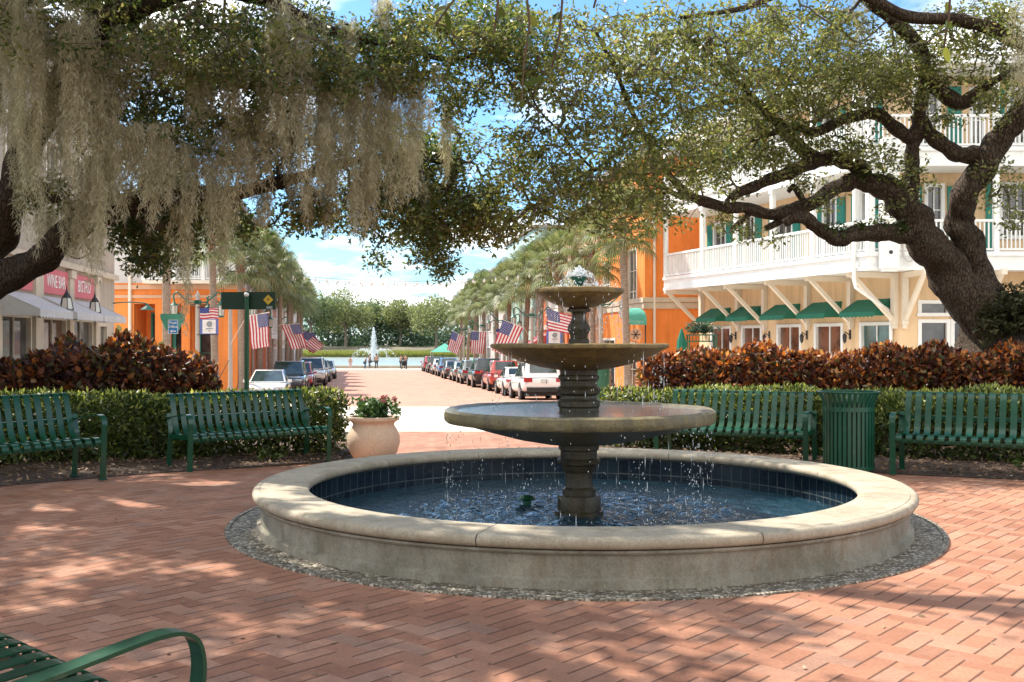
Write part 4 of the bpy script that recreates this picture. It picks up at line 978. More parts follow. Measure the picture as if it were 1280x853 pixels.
R_blobs = [
 (700, 80, 13.3, 70, 85, 1.2, 112), (770, 90, 13.5, 80, 90, 1.3, 155), (850, 80, 14.0, 80, 85, 1.4, 205), (930, 70, 14.8, 80, 80, 1.6, 205), (1010, 60, 15.6, 80, 70, 1.6, 190), (1080, 70, 15.8, 60, 60, 1.4, 100),
 (700, 215, 13.3, 62, 68, 1.1, 105), (770, 205, 13.7, 70, 72, 1.2, 140), (840, 190, 14.3, 60, 60, 1.2, 105), (640, 250, 13.5, 50, 55, 1.0, 78), (650, 180, 13.5, 36, 40, .9, 40), (905, 165, 15.8, 60, 50, 1.2, 120), (975, 130, 15.9, 60, 45, 1, 130), (1060, 110, 16.1, 70, 50, 1, 130), (960, 185, 15.9, 55, 30, .8, 50), (1080, 185, 16.2, 40, 26, .7, 34),
 (830, 255, 14.4, 34, 26, .8, 40), (790, 285, 14.0, 36, 14, .6, 12), (900, 225, 15.9, 50, 26, .8, 44), (960, 200, 16.1, 50, 25, .8, 36), (1010, 228, 16.2, 40, 14, .5, 12), (1040, 180, 16.2, 40, 20, .6, 26),
 (1130, 100, 16.2, 55, 45, .8, 90), (1170, 60, 16.0, 65, 50, 1, 110), (1240, 40, 15.8, 60, 45, 1, 100), (1250, 115, 16, 36, 45, .8, 60), (1180, 150, 16.3, 22, 20, .5, 12), (1250, 235, 16.0, 34, 40, .7, 22), (1265, 270, 16, 20, 20, .5, 8), (1128, 210, 16.5, 30, 26, .5, 24), (1112, 262, 16.5, 18, 18, .4, 8), (1145, 235, 16.4, 20, 20, .4, 8),
 (930, 292, 15.9, 44, 10, .5, 10), (890, 278, 15.9, 34, 12, .5, 10), (975, 300, 16, 24, 6, .3, 3), (1030, 255, 16.3, 36, 14, .4, 10),
 (740, 260, 13.6, 70, 28, .9, 46), (610, 285, 13.8, 40, 26, .8, 36),
]
R_wb = [(7.5, 13, 8.2, 2.6, 2.0, .8, 90), (10.5, 12, 8.2, 2.4, 2.4, 1, 90), (12, 16, 8.2, 2.6, 2.6, 1.2, 100), (5.0, 11.0, 8.0, 1.8, 1.4, .7, 36), (8, 17, 9.0, 3, 2.2, .9, 100), (4.5, 16.5, 8.6, 2.4, 1.8, .9, 50), (-.6, 9.6, 7.2, 1.7, 1.5, .5, 46), (1.6, 8.4, 7.5, 1.5, 1.3, .5, 48), (1.0, 11.5, 7.6, 1.5, 1.2, .5, 30)]
oakR = oak('live_oak', 'live oak with a thick forked dark trunk rising behind the copper shrubs on the right', ORB, R_limbs, R_w, R_blobs, R_wb, 18, .084, .035, M['oak_leaf'], 71, M['bark'], rad=.21, far_n=14, far_mul=1.9)
moss_clump(oakR, at(1075, -20, 15.4), 1.25, .32, 60, 301); moss_clump(oakR, at(1272, -10, 15.0), 1.5, .34, 70, 302); moss_clump(oakR, at(1278, 60, 15.2), .9, .25, 50, 303); moss_clump(oakR, at(1108, 70, 15.9), .5, .16, 30, 304); moss_clump(oakR, at(1050, 30, 15.4), .6, .16, 30, 305)
# fern cushions riding on the limbs
r = np.random.default_rng(310); O = np.array(oakR.location)
def fern(pts, n, rad, L=.09, m=M['fern']):
    P = np.array([at(px, py, yy) for px, py, yy in pts]); P = P[r.integers(0, len(P), n)] + r.normal(0, rad, (n, 3)) - O
    V, F = leaves_around(P, 9, .09, L, L * .4, r, zb=.25); link('fern_cushion', np_mesh('fern_cushion', V, F, m), oakR)
fern([(1272, 378, 16.1), (1290, 372, 16.0), (1256, 392, 16.2), (1280, 392, 16.0), (1300, 385, 15.9), (1240, 404, 16.1), (1265, 405, 16.0)], 330, .13)
fern([(1100, 283, 16.4), (1075, 284, 16.3), (1050, 291, 16.2), (1122, 284, 16.4), (1035, 286, 16.1)], 90, .05, .07, M['hedge_leaf'])
fern([(1100, 222, 16.5), (1120, 232, 16.5), (1080, 219, 16.5)], 60, .05, .06, M['hedge_leaf'])

# ---------------- a broad leaved branch hanging close to the camera
br = thing('overhanging_branch', 'thin hanging twigs with large glossy broad leaves close to the camera along the top edge', 'branch', at(640, -140, 4.2))
O = Vector(br.location); r = np.random.default_rng(320); mb = MB(); Pl = []; Dl = []
for pts in ([(640, -140), (655, -40), (662, 30), (655, 80), (652, 128)], [(600, -120), (590, -30), (560, 10), (545, 30)], [(700, -120), (705, -30), (700, 40), (690, 85)], [(640, -120), (625, -20), (618, 40)], [(1180, -140), (1190, -40), (1186, 20), (1180, 60)], [(640, -140), (900, -190), (1180, -140)], [(760, -120), (755, -40), (742, 10)]):
    Q = [at(px, py, 4.2 + .1 * i) - O for i, (px, py) in enumerate(pts)]; mb.tube(Q, [.007 - .001 * i for i in range(len(Q))], 5)
    if len(pts) == 3 and pts[1][0] == 900: continue
    for i in range(1, len(Q)):
        for k in range(3):
            p = Q[i - 1].lerp(Q[i], r.random()); Pl.append(p[:]); d = (Q[i] - Q[i - 1]).normalized(); Dl.append((d.x + r.normal(0, .8), d.y + r.normal(0, .8), d.z * .7 + r.normal(0, .3)))
mb.build('twig', M['twig'], br)
Pl = np.array(Pl); Dl = unit(np.array(Dl)); N = len(Pl); S = unit(np.cross(Dl, rand_dirs(N, r)))
# eight-sided leaves so that they read as ovals up close
t = np.array([0, .25, .55, .8, 1, .8, .55, .25]); wv = np.array([0, .75, 1, .65, 0, -.65, -1, -.75]); l = .085 * (.6 + .7 * r.random(N)); w = .036 * (.7 + .5 * r.random(N)); Nn = np.cross(Dl, S)
V = Pl[:, None] + Dl[:, None] * (t[None, :, None] * l[:, None, None]) + S[:, None] * (wv[None, :, None] * w[:, None, None] * .5) - Nn[:, None] * ((t ** 2)[None, :, None] * .12 * l[:, None, None]) + Nn[:, None] * (np.abs(wv)[None, :, None] * w[:, None, None] * .12)
link('foliage', np_mesh('foliage', V.reshape(-1, 3), np.arange(N * 8).reshape(-1, 8), M['magnolia']), br)
# ================================================================ buildings
class Fac:
    def __init__(s, O, u):
        s.O = Vector((O[0], O[1], 0)); s.u = Vector((u[0], u[1], 0)).normalized(); s.n = Vector((s.u.y, -s.u.x, 0))
    def P(s, u, z, d=0.0): return s.O + s.u * u + s.n * d + Vector((0, 0, z))
    def at_px(s, px, d=0.0):
        k = (px - CX) / FPX; o = s.O + s.n * d
        return (k * o.y - o.x) / (s.u.x - k * s.u.y)
    def Y(s, u): return (s.O + s.u * u).y
    def z_px(s, px, py, d=0.0):
        y = s.P(s.at_px(px, d), 0, d).y; return CAMZ + (CY - py) / FPX * y
    def box(s, mb, u0, u1, z0, z1, d0, d1):
        vs = [s.P(u, z, d) for u in (u0, u1) for d in (d0, d1) for z in (z0, z1)]
        mb.add(vs, [(0, 1, 3, 2), (4, 6, 7, 5), (0, 4, 5, 1), (2, 3, 7, 6), (0, 2, 6, 4), (1, 5, 7, 3)])
    def q(s, mb, u0, u1, z0, z1, d): mb.quad(s.P(u0, z0, d), s.P(u1, z0, d), s.P(u1, z1, d), s.P(u0, z1, d))
def facade(mb, F, u0, u1, z0, z1, ops, dep=.16):
    us = sorted({u0, u1} | {o[0] for o in ops} | {o[1] for o in ops}); zs = sorted({z0, z1} | {o[2] for o in ops} | {o[3] for o in ops})
    us = [u for u in us if u0 <= u <= u1]; zs = [z for z in zs if z0 <= z <= z1]
    for a, b in zip(us, us[1:]):
        for c, d in zip(zs, zs[1:]):
            um, zm = (a + b) / 2, (c + d) / 2
            if any(o[0] < um < o[1] and o[2] < zm < o[3] for o in ops): continue
            F.q(mb, a, b, c, d, 0)
    for a, b, c, d in ops:
        for (x0, y0, x1, y1) in ((a, c, b, c), (b, c, b, d), (b, d, a, d), (a, d, a, c)):
            mb.quad(F.P(x0, y0, 0), F.P(x1, y1, 0), F.P(x1, y1, -dep), F.P(x0, y0, -dep))
def window(F, o, par, fm, gm, nx=2, nz=2, fw=.09, name='window', sill=True, dep=.12, mun=.035):
    a, b, c, d = o; mb = MB()
    F.box(mb, a - fw, a + .02, c, d + fw, -dep, .03); F.box(mb, b - .02, b + fw, c, d + fw, -dep, .03); F.box(mb, a + .021, b - .021, d - .02, d + fw - .002, -dep + .002, .028)
    if sill: F.box(mb, a - fw - .04, b + fw + .04, c - fw, c + .015, -dep + .003, .07)
    for i in range(1, nx):
        u = a + (b - a) * i / nx; F.box(mb, u - mun / 2, u + mun / 2, c + .016, d - .021, -dep + .045, -dep + .085)
    for i in range(1, nz):
        z = c + (d - c) * i / nz; F.box(mb, a + .021, b - .021, z - mun / 2, z + mun / 2, -dep + .048, -dep + .082)
    w = mb.build(name, fm, par); mb = MB(); F.box(mb, a + .022, b - .022, c + .016, d - .021, -dep, -dep + .04); mb.build('pane', gm, w); return w
def shutter(F, u0, u1, z0, z1, par):
    mb = MB(); F.box(mb, u0, u1, z0, z1, .005, .05); n = int((z1 - z0) / .09)
    for i in range(n):
        z = z0 + .06 + (z1 - z0 - .12) * i / max(1, n - 1); F.box(mb, u0 + .05, u1 - .05, z - .022, z + .022, .05, .062)
    mb.build('shutter', M['shutter'], par)
def railing(F, u0, u1, z0, h, d, par, mat, gap=.12, posts=()):
    mb = MB(); F.box(mb, u0, u1, z0 + h - .07, z0 + h, d - .05, d + .05); F.box(mb, u0, u1, z0 + .06, z0 + .12, d - .03, d + .03); n = int((u1 - u0) / gap)
    for i in range(n + 1):
        u = u0 + (u1 - u0) * i / n; F.box(mb, u - .018, u + .018, z0 + .121, z0 + h - .071, d - .018, d + .018)
    mb.build('railing', mat, par)
def awning(F, u0, u1, ztop, zbot, proj, val, par, mat, scal=9, ends=True, d0=.02):
    mb = MB(); A, B = F.P(u0, ztop, d0), F.P(u1, ztop, d0); C, D = F.P(u1, zbot, proj), F.P(u0, zbot, proj); n = 8
    for i in range(n):
        f0, f1 = i / n, (i + 1) / n; sag = lambda f: -.03 * math.sin(math.pi * f)
        p = [A.lerp(D, f0), B.lerp(C, f0), B.lerp(C, f1), A.lerp(D, f1)]
        for k, f in ((0, f0), (1, f0), (2, f1), (3, f1)): p[k] = p[k] + Vector((0, 0, sag(f)))
        mb.quad(*p)
    m = scal * 6; prev = None
    for i in range(m + 1):
        u = u0 + (u1 - u0) * i / m; z = zbot - val - .035 * abs(math.sin(math.pi * i / 6))
        cur = (F.P(u, zbot, proj), F.P(u, z, proj))
        if prev: mb.quad(prev[0], cur[0], cur[1], prev[1])
        prev = cur
    if ends:
        for u in (u0, u1):
            mb.add([F.P(u, ztop, d0), F.P(u, zbot, proj), F.P(u, zbot - val, proj), F.P(u, zbot - val * .9, d0 + .05)], [(0, 1, 2, 3)])
    aw = mb.build('awning', mat, par); mod = aw.modifiers.new('t', 'SOLIDIFY'); mod.thickness = .012
    mb = MB()
    for u in (u0 + .03, u1 - .03): mb.bar(F.P(u, ztop - .05, d0), F.P(u, zbot - .02, proj - .03), .025, .025)
    mb.bar(F.P(u0 + .03, zbot - .02, proj - .03), F.P(u1 - .03, zbot - .02, proj - .03), .025, .025); mb.build('awning_frame', M['iron'], aw)
    return aw
def shell(mb, pts, z0, z1, skip=()):
    """plain outer walls of a plan polygon, leaving out the sides done in detail"""
    n = len(pts)
    for i in range(n):
        if i in skip: continue
        a, b = pts[i], pts[(i + 1) % n]; mb.quad((a[0], a[1], z0), (b[0], b[1], z0), (b[0], b[1], z1), (a[0], a[1], z1))
def flat_roof(pts, z, par, mat, ov=.25, h=.22, name='roof'):
    c = Vector((sum(p[0] for p in pts) / len(pts), sum(p[1] for p in pts) / len(pts), 0)); q = []
    for p in pts:
        d = Vector((p[0], p[1], 0)) - c; d = d * (1 + ov / d.length); q.append((c.x + d.x, c.y + d.y))
    mb = MB(); mb.prism(q, z, z + h); return mb.build(name, mat, par)

# ---------------- cream building on the right, white balconies
cb = thing('cream_building', 'cream stucco corner building with long white balconies, teal shutters and green awnings on the right', 'building', (10.2, 30, gz(30)))
def sub(o):  # shift helper: meshes below are built in world space, so park the empty's offset in each child
    for ch in o.children:
        ch.location = Vector(ch.location) - Vector(o.location) if ch.parent == o else ch.location
uL = Vector((.317, -.948, 0)).normalized()
BC = Vector((10.2, 30, 0)); Lbal = 12.9
FbL = Fac(BC - uL * Lbal, uL)               # balcony edge plane of the left face: u from far (0) to corner (Lbal)
FbF = Fac(BC, (1, 0))                        # balcony edge plane of the front face
WC = Vector((11.67, 31.6, 0)); Lw = 12.4
FwL = Fac(WC - uL * Lw, uL); FwF = Fac(WC, (1, 0)); ZB, ZF = -1.5, 3.62
WFR = 16.0; back = (WC + Vector((WFR, 0, 0)), WC + Vector((WFR, 14, 0)), WC - uL * Lw + Vector((3, 4, 0)))
wall = MB(); opsL = []; wins = []
gw = [(890, 913), (928.5, 951), (973, 1000), (1020, 1052), (1077, 1113)]
for i, (a, b) in enumerate(gw):
    u0, u1 = FwL.at_px(a), FwL.at_px(b); o = (u0, u1, -.75, 1.95); opsL.append(o); wins.append((FwL, o, M['white'], M['glass_teal'] if i == 4 else M['glass_warm'], 2, 2 if i != 1 else 3))
for zf in (3.98, 6.98):
    for a, b in ((893, 907), (931, 943), (972, 990), (1030, 1045), (1078, 1090)):
        o = (FwL.at_px(a), FwL.at_px(b), zf + .25, zf + 2.15); opsL.append(o); wins.append((FwL, o, M['white'], M['glass'], 2, 2))
facade(wall, FwL, 0, Lw, ZB, 9.6, opsL)
opsF = []
def pxo(F, a, b, y0, y1): return (F.at_px(a), F.at_px(b), F.z_px(a, y1), F.z_px(a, y0))
for a, b, y0, y1, nx, nz in ((1151, 1184, 379, 392, 1, 1), (1151, 1184, 403, 440, 1, 1), (1192, 1225, 379, 392, 1, 1), (1192, 1225, 403, 440, 1, 1), (1240, 1275, 379, 440, 1, 2)):
    o = pxo(FwF, a, b, y0, y1); opsF.append(o); wins.append((FwF, o, M['white'], M['glass'], nx, nz))
for a, b, z0, z1, nx, nz in ((1159, 1177, 3.98, 6.1, 2, 3), (1252, 1282, 4.6, 6.15, 3, 2), (1300, 1330, 4.6, 6.15, 3, 2), (1215, 1228, 7.2, 9.0, 2, 2), (1262, 1285, 7.4, 9.0, 2, 2), (1152, 1172, 7.0, 9.0, 2, 3)):
    o = (FwF.at_px(a), FwF.at_px(b), z0, z1); opsF.append(o); wins.append((FwF, o, M['white'], M['glass'], nx, nz))
facade(wall, FwF, 0, WFR, ZB, 9.6, opsF)
plan = [(WC - uL * Lw)[:2], WC[:2], back[0][:2], back[1][:2], back[2][:2]]
shell(wall, plan, ZB, 9.6, (0, 1)); wall.build('wall', M['cream'], cb)
for F, o, fm, gm, nx, nz in wins: window(F, o, cb, fm, gm, nx, nz, name='window' if o[2] > -.9 else 'window')
for zf in (3.98, 6.98):
    for a, b in ((893, 907), (931, 943), (972, 990), (1030, 1045), (1078, 1090)):
        w = .42; shutter(FwL, FwL.at_px(a) - w - .1, FwL.at_px(a) - .1, zf + .25, zf + 2.15, cb); shutter(FwL, FwL.at_px(b) + .1, FwL.at_px(b) + w + .1, zf + .25, zf + 2.15, cb)
for a, b, z0, z1 in ((1139, 1152, 4.0, 6.1), (1184, 1200, 4.0, 6.1), (1232, 1243, 3.98, 6.2), (1184, 1201, 7.0, 9.1), (1243, 1255, 7.0, 9.0)): shutter(FwF, FwF.at_px(a), FwF.at_px(b), z0, z1, cb)
flat_roof(plan, 9.6, cb, M['roof'], .9, .3)
# balconies
def balcony(zb, zt, rail=.95, top=False):
    b = MB(); pts = [(BC - uL * Lbal)[:2], BC[:2], (BC.x + 18, BC.y), (BC.x + 18, BC.y + 1.58), WC[:2]]
    e = WC - uL * Lbal; pts = [(BC - uL * Lbal)[:2], BC[:2], (BC.x + 16, BC.y), (BC.x + 16, 31.58), (WC.x - .02, 31.58), ((e.x + uL.x * .6) - .01, e.y + uL.y * .6)]
    b.prism(pts, zb, zt)
    FbL.box(b, 0, Lbal + .02, zt - .10, zt + .02, .0, .06); FbF.box(b, -.02, 16, zt - .10, zt + .02, .0, .06)
    FbL.box(b, 0, Lbal + .01, zb - .05, zb + .06, .0, .035); FbF.box(b, -.01, 16, zb - .05, zb + .06, .0, .035)
    o = b.build('balcony', M['white'], cb)
    us = [0.06] + [FbL.at_px(p) for p in (877, 918, 964, 1015, 1068)]; us = [u for u in us if u < Lbal - .4] + [Lbal - .08]
    for k, u in enumerate(us):
        p = MB(); FbL.box(p, u - .075, u + .075, zt + .021, zt + 2.55, -.13, .01); FbL.box(p, u - .11, u + .11, zt + 2.35, zt + 2.5, -.165, .045); p.build('post', M['white'], o)
        if k: railing(FbL, us[k - 1] + .08, u - .08, zt, rail, -.06, o, M['white'])
    uf = [.1, FbF.at_px(1146), FbF.at_px(1246), FbF.at_px(1290), 8, 11, 14, 15.9]
    for k, u in enumerate(uf):
        p = MB(); FbF.box(p, u - .075, u + .075, zt + .021, zt + 2.55, -.13, .01); p.build('post', M['white'], o)
        if k: railing(FbF, uf[k - 1] + .08, u - .08, zt, rail, -.06, o, M['white'])
    return o
balcony(3.52, 3.98); balcony(6.50, 6.98)
b = MB(); e = WC - uL * Lbal; b.prism([(BC - uL * Lbal)[:2], BC[:2], (BC.x + 16, BC.y), (BC.x + 16, 31.58), (WC.x - .02, 31.58), (e.x + uL.x * .6, e.y + uL.y * .6)], 9.4, 9.59); b.build('porch_ceiling', M['white'], cb)
# brackets under the first balcony
def bracket(F, u, F2):
    b = MB(); d = 1.75; F.box(b, u - .09, u + .09, 1.95, 3.51, .005, .17); F.box(b, u - .08, u + .08, 3.34, 3.50, .171, d)
    b.bar(F.P(u, 2.1, .17), F.P(u, 3.4, d - .15), .12, .12); F.box(b, u - .06, u + .06, 1.82, 1.95, .005, .14); b.build('bracket', M['white_warm'], cb)
for px in (879, 925, 958, 1012, 1066): bracket(FwL, FwL.at_px(px), FbL)
bracket(FwF, .12, FbF); bracket(FwL, Lw - .12, FbL); bracket(FwF, FwF.at_px(1222), FbF); bracket(FwF, FwF.at_px(1300), FbF)
for i, (a, b) in enumerate(((889, 914), (926.5, 954), (970, 1001), (1017, 1053), (1072, 1116))):
    u0 = FwL.at_px(a); u1 = FwL.at_px(b); awning(FwL, u0, u1, 2.74, 2.34, .70, .13, cb, M['awning_green'])
# wall lanterns between the awnings
for px in (920, 962, 1009, 1063):
    u = FwL.at_px(px); l = MB(); p = FwL.P(u, 1.55, .22); l.lathe([(.0, .16), (.03, .14), (.07, .08), (.075, .06), (.055, -.12), (.02, -.17), (0, -.2)], 10, p)
    l.bar(FwL.P(u, 1.62, .0), FwL.P(u, 1.75, .22), .025, .025); FwL.box(l, u - .04, u + .04, 1.5, 1.8, .005, .03); l.build('wall_lantern', M['iron'], cb, True)
# downpipe and electric box at the corner
d = MB(); FbL.P(0, 0); k = Lbal - .55
d.tube([FbL.P(k, 6.5, .09), FbL.P(k, 3.2, .09), FbL.P(k + .05, 3.0, .07), FwL.P(FwL.at_px(1116), 2.35, .12), FwL.P(FwL.at_px(1117), 2.2, .10), FwL.P(FwL.at_px(1117), -1.2, .10)], .055, 8); d.build('downpipe', M['white'], cb, True)
d = MB(); FbF.box(d, .25, .72, 3.5, 7.2, .07, .42); FbF.box(d, .28, .69, 3.42, 3.5, .1, .38)
for z in (3.85, 4.75): d.lathe([(0, 0), (.05, 0)], 12, (0, 0, 0)) if False else None
d.build('meter_box', M['white'], cb)
d = MB()
for z in (3.95, 4.68): 
    c = FbF.P(.48, z, .425); d.extr([c + Vector((.055 * math.cos(t), 0, .055 * math.sin(t))) for t in [k * math.pi / 6 for k in range(12)]], (0, -.01, 0))
d.build('box_vent', M['iron'], cb)
d = MB(); d.tube(smooth_path([FbF.P(.95, 4.5, .1), FbF.P(.95, 3.95, .1), FbF.P(1.05, 3.74, .1), FbF.P(1.2, 3.74, .1), FbF.P(1.28, 3.95, .1)], 5), .03, 6); d.build('conduit', M['grey_wall'], cb, True)
def settle(o):
    """children were modelled in world space: express them in the parent's frame"""
    for ch in o.children: ch.matrix_parent_inverse = Matrix.Translation(-Vector(o.location))
settle(cb)

def generic(name, label, pts_F, L, depth, z0, z1, wallm, roofm, rows, trim=None, fm=None, gm=None, side=None, roof_ov=.3, cat='building', extra=None):
    """row building: facade frame pts_F length L; rows = list of (z0,z1,[(u0,u1)],nx,nz)"""
    F = pts_F; o = thing(name, label, cat, F.P(L / 2, gz(F.Y(L / 2)), 0)); wl = MB(); ops = []; ws = []
    for (a, b, us, nx, nz) in rows:
        for u0, u1 in us: ops.append((u0, u1, a, b)); ws.append(((u0, u1, a, b), nx, nz))
    facade(wl, F, 0, L, z0, z1, ops); P0, P1, P2, P3 = F.P(0, 0), F.P(L, 0), F.P(L, 0, -depth), F.P(0, 0, -depth)
    shell(wl, [P0[:2], P1[:2], P2[:2], P3[:2]], z0, z1, (0,)); wl.build('wall', wallm, o)
    for w, nx, nz in ws: window(F, w, o, fm or M['white'], gm or M['glass'], nx, nz)
    flat_roof([P0[:2], P1[:2], P2[:2], P3[:2]], z1, o, roofm, roof_ov)
    if trim:
        t = MB()
        for a, b, d in trim: F.box(t, -.02, L + .02, a, b, .002, d)
        t.build('belt_course', M['tan_trim'], o)
    return o, F

# ---------------- orange building on the right, with the teal awnings
OC = Vector((5.82, 46, 0)); S2 = Vector((-.1435, .9896, 0))
ob = thing('orange_building', 'bright orange stucco building with a tan band and teal awnings behind the fountain', 'building', (OC.x, OC.y, gz(46)))
Fo = Fac(OC, (1, 0)); Ls = 9.0; Fs = Fac(OC + S2 * Ls, -S2)
wl = MB(); ops = [(2.1, 3.25, 4.35, 5.4), (4.5, 5.6, 4.35, 5.6)]; facade(wl, Fo, 0, 9, -1.5, 9.5, ops)
opsS = [(Fs.at_px(786), Fs.at_px(796), 2.75, 5.6), (1.2, 2.6, 3.2, 5.4), (Ls - 3.2, Ls - 1.4, -1.0, 1.3), (1.0, 3.6, -1.0, 1.5)]; facade(wl, Fs, 0, Ls, -1.5, 9.5, opsS)
pl = [(OC + S2 * Ls)[:2], OC[:2], (OC.x + 9, OC.y), (OC.x + 9, OC.y + 10)]; shell(wl, pl, -1.5, 9.5, (0, 1)); wl.build('wall', M['orange'], ob)
for o in ops: window(Fo, o, ob, M['tan_trim'], M['glass'], 2, 1)
for i, o in enumerate(opsS): window(Fs, o, ob, M['white_warm'], M['glass'] if i != 2 else M['glass_warm'], 2, 3 if i == 0 else 2)
flat_roof(pl, 9.5, ob, M['roof'], .5, .3)
t = MB(); Fo.box(t, -.06, 9, 2.86, 3.12, .002, .06); Fo.box(t, -.06, 9, 3.14, 3.36, .002, .10); Fs.box(t, 0, Ls + .06, 2.86, 3.12, .002, .06); Fs.box(t, 0, Ls + .06, 3.14, 3.36, .002, .10); t.build('belt_course', M['tan_trim'], ob)
t = MB(); Fo.box(t, FoU := 1.9, 6, .1, .65, .002, .05) if False else Fo.box(t, Fo.at_px(838), 6, -.1, .32, .002, .05); t.build('sign_band', M['tan_trim'], ob)
d = MB(); d.tube([Fo.P(Fo.at_px(818), 9.4, .07), Fo.P(Fo.at_px(818), -1.3, .07)], .06, 8); d.build('downpipe', M['white_warm'], ob, True)
# the two projecting teal awnings with an iron disc between them (built facing the plaza)
Fp = Fac(Vector((4.88, 45.55, 0)), (1, 0))
def dome_awning(z0, h, w, val, word):
    a = MB(); n = 10; pr = [(i / n) for i in range(n + 1)]; rows = []
    for f in pr:
        ang = f * math.pi / 2; rows.append((h * math.cos(ang), .75 * math.sin(ang)))
    for (za, da), (zb, db) in zip(rows, rows[1:]):
        ia = .32 * (1 - da / .75); ib = .32 * (1 - db / .75)
        a.quad(Fp.P(ia, z0 + za, da), Fp.P(w - ia, z0 + za, da), Fp.P(w - ib, z0 + zb, db), Fp.P(ib, z0 + zb, db))
        a.quad(Fp.P(0, z0, 0), Fp.P(ia, z0 + za, da), Fp.P(ib, z0 + zb, db), Fp.P(0, z0, .75)); a.quad(Fp.P(w, z0, 0), Fp.P(w - ia, z0 + za, da), Fp.P(w - ib, z0 + zb, db), Fp.P(w, z0, .75))
    Fp.box(a, 0, w, z0 - val, z0, .735, .75); Fp.box(a, -.012, 0, z0 - val, z0, 0, .75); Fp.box(a, w, w + .012, z0 - val, z0, 0, .75)
    o = a.build('awning', M['awning_teal'], ob); put_text(word, .22, M['letter_teal'], o, Fp.P(w / 2, z0 - val / 2 + .02, .755), (1, 0, 0)); return o
dome_awning(2.40, .48, .86, .26, 'Shoppe'); dome_awning(.95, .3, .88, .36, 'GALLERY')
d = MB(); c = Fp.P(.42, 1.72, .55)
d.extr([c + Vector((.27 * math.cos(k * math.pi / 12), 0, .27 * math.sin(k * math.pi / 12))) for k in range(24)], (0, -.03, 0)); d.build('sign_disc', M['peach'], ob)
d = MB()
for k in range(6): a = k * math.pi / 3; d.bar(c + Vector((0, -.045, 0)), c + Vector((.2 * math.cos(a), -.045, .2 * math.sin(a))), .03, .03)
d.bar(c + Vector((0, -.045, -.3)), c + Vector((0, -.045, -.6)), .03, .03); d.bar(Fp.P(.86, .6, .4), Fp.P(.86, 2.2, .4), .05, .05); d.build('iron_bracket', M['iron'], ob)
settle(ob)
# two cafe chairs and a barrel like dark bin by the palms
for k, (px, lab) in enumerate(((800, 'wooden cafe chair by the orange building, behind the thick palm trunk'), (757, 'wooden cafe chair next to the dark green bin under the fountain bowl'))):
    x = xat(px, 44.3); o = thing('cafe_chair', lab, 'chair', (x, 44.3, gz(44.3) + .13)); mb = MB()
    for sx in (-.2, .2):
        for sy in (-.2, .2): l = MB(); l.box((sx, sy, .23), (.04, .04, .46)); l.build('leg', M['wood'], o)
    mb.box((0, 0, .47), (.46, .46, .03)); mb.build('seat', M['wood'], o); mb = MB()
    for z in (.62, .76, .90): mb.box((0, .2, z), (.44, .025, .08))
    for sx in (-.2, .2): mb.box((sx, .215, .73), (.04, .03, .5))
    mb.build('backrest', M['wood'], o)
x = xat(748, 36); o = thing('kerbside_bin', 'plain dark green bin standing behind the fountain pedestal', 'litter bin', (x, 36.5, gz(36.5) + .13)); mb = MB(); mb.lathe([(0, 0), (.42, 0), (.45, 1.25), (.40, 1.3), (0, 1.32)], 20); mb.build('bin_body', M['pole_green'], o, True, 30)
mb = MB(); mb.lathe([(.46, 1.2), (.48, 1.22), (.48, 1.28), (.46, 1.3)], 20); mb.build('rim', M['pole_green'], o, True)

# ---------------- further buildings down the right of the street
def rowR(y0, L): A = Vector((5.82 - .145 * (y0 - 46), y0, 0)); return Fac(A + S2 * L, -S2)
F = rowR(55.1, 7.5); o, _ = generic('peach_building', 'peach building with a white upper balcony beyond the orange one on the right', F, 7.5, 9, -2, 8.6, M['peach'], M['roof'], [(3.6, 5.6, [(1, 2), (3.2, 4.4), (5.6, 6.6)], 2, 2), (-1.2, 1.4, [(.8, 3), (4.4, 6.7)], 3, 2)], trim=[(2.3, 2.6, .1)])
b = MB(); F.box(b, .3, 7.2, 3.0, 3.25, .1, 1.5); bo = b.build('balcony', M['white_warm'], o); railing(F, .35, 7.15, 3.25, 1.0, 1.42, bo, M['white'])
for u in (.4, 2.7, 5, 7.1): p = MB(); F.box(p, u - .08, u + .08, 3.25, 6.2, 1.34, 1.5); p.build('post', M['white'], bo)
b = MB(); F.box(b, .1, 7.4, 6.2, 6.45, .02, 1.7); b.build('porch_roof', M['white_warm'], o); settle(o); 
F = rowR(63.2, 11); o, _ = generic('deep_orange_building', 'deep orange shop building half hidden by the right hand row of palms', F, 11, 9, -2.2, 8.0, M['orange2'], M['roof'], [(3.2, 5.2, [(1, 2.2), (4, 5.2), (7, 8.2)], 2, 2), (-1.4, 1.2, [(1, 4), (6, 9)], 3, 2)], trim=[(2.2, 2.5, .1)])
awning(F, .8, 4.2, 1.9, 1.2, 1.2, .2, o, M['sign_pink']); settle(o)
F = rowR(74.8, 15); o, _ = generic('teal_building', 'pale teal building with white windows far along the right of the street', F, 15, 9, -2.4, 9.5, M['teal_wall'], M['roof'], [(5.6, 7.4, [(1, 2.2), (4.4, 5.6), (8, 9.2), (11.6, 12.8)], 2, 2), (2.4, 4.2, [(1, 2.2), (4.4, 5.6), (8, 9.2), (11.6, 12.8)], 2, 2), (-1.6, .8, [(1, 4), (6, 9), (11, 14)], 3, 2)], trim=[(1.2, 1.5, .1)]); settle(o)
F = rowR(90.2, 20); o, _ = generic('grey_building', 'last pale grey building at the lake end of the right side of the street', F, 20, 9, -2.6, 8.0, M['grey_wall'], M['roof'], [(2.4, 4.4, [(1, 2.2), (5, 6.2), (9, 10.2), (14, 15.2)], 2, 2), (-1.7, .8, [(1, 4), (7, 10), (13, 16)], 3, 2)]); settle(o)

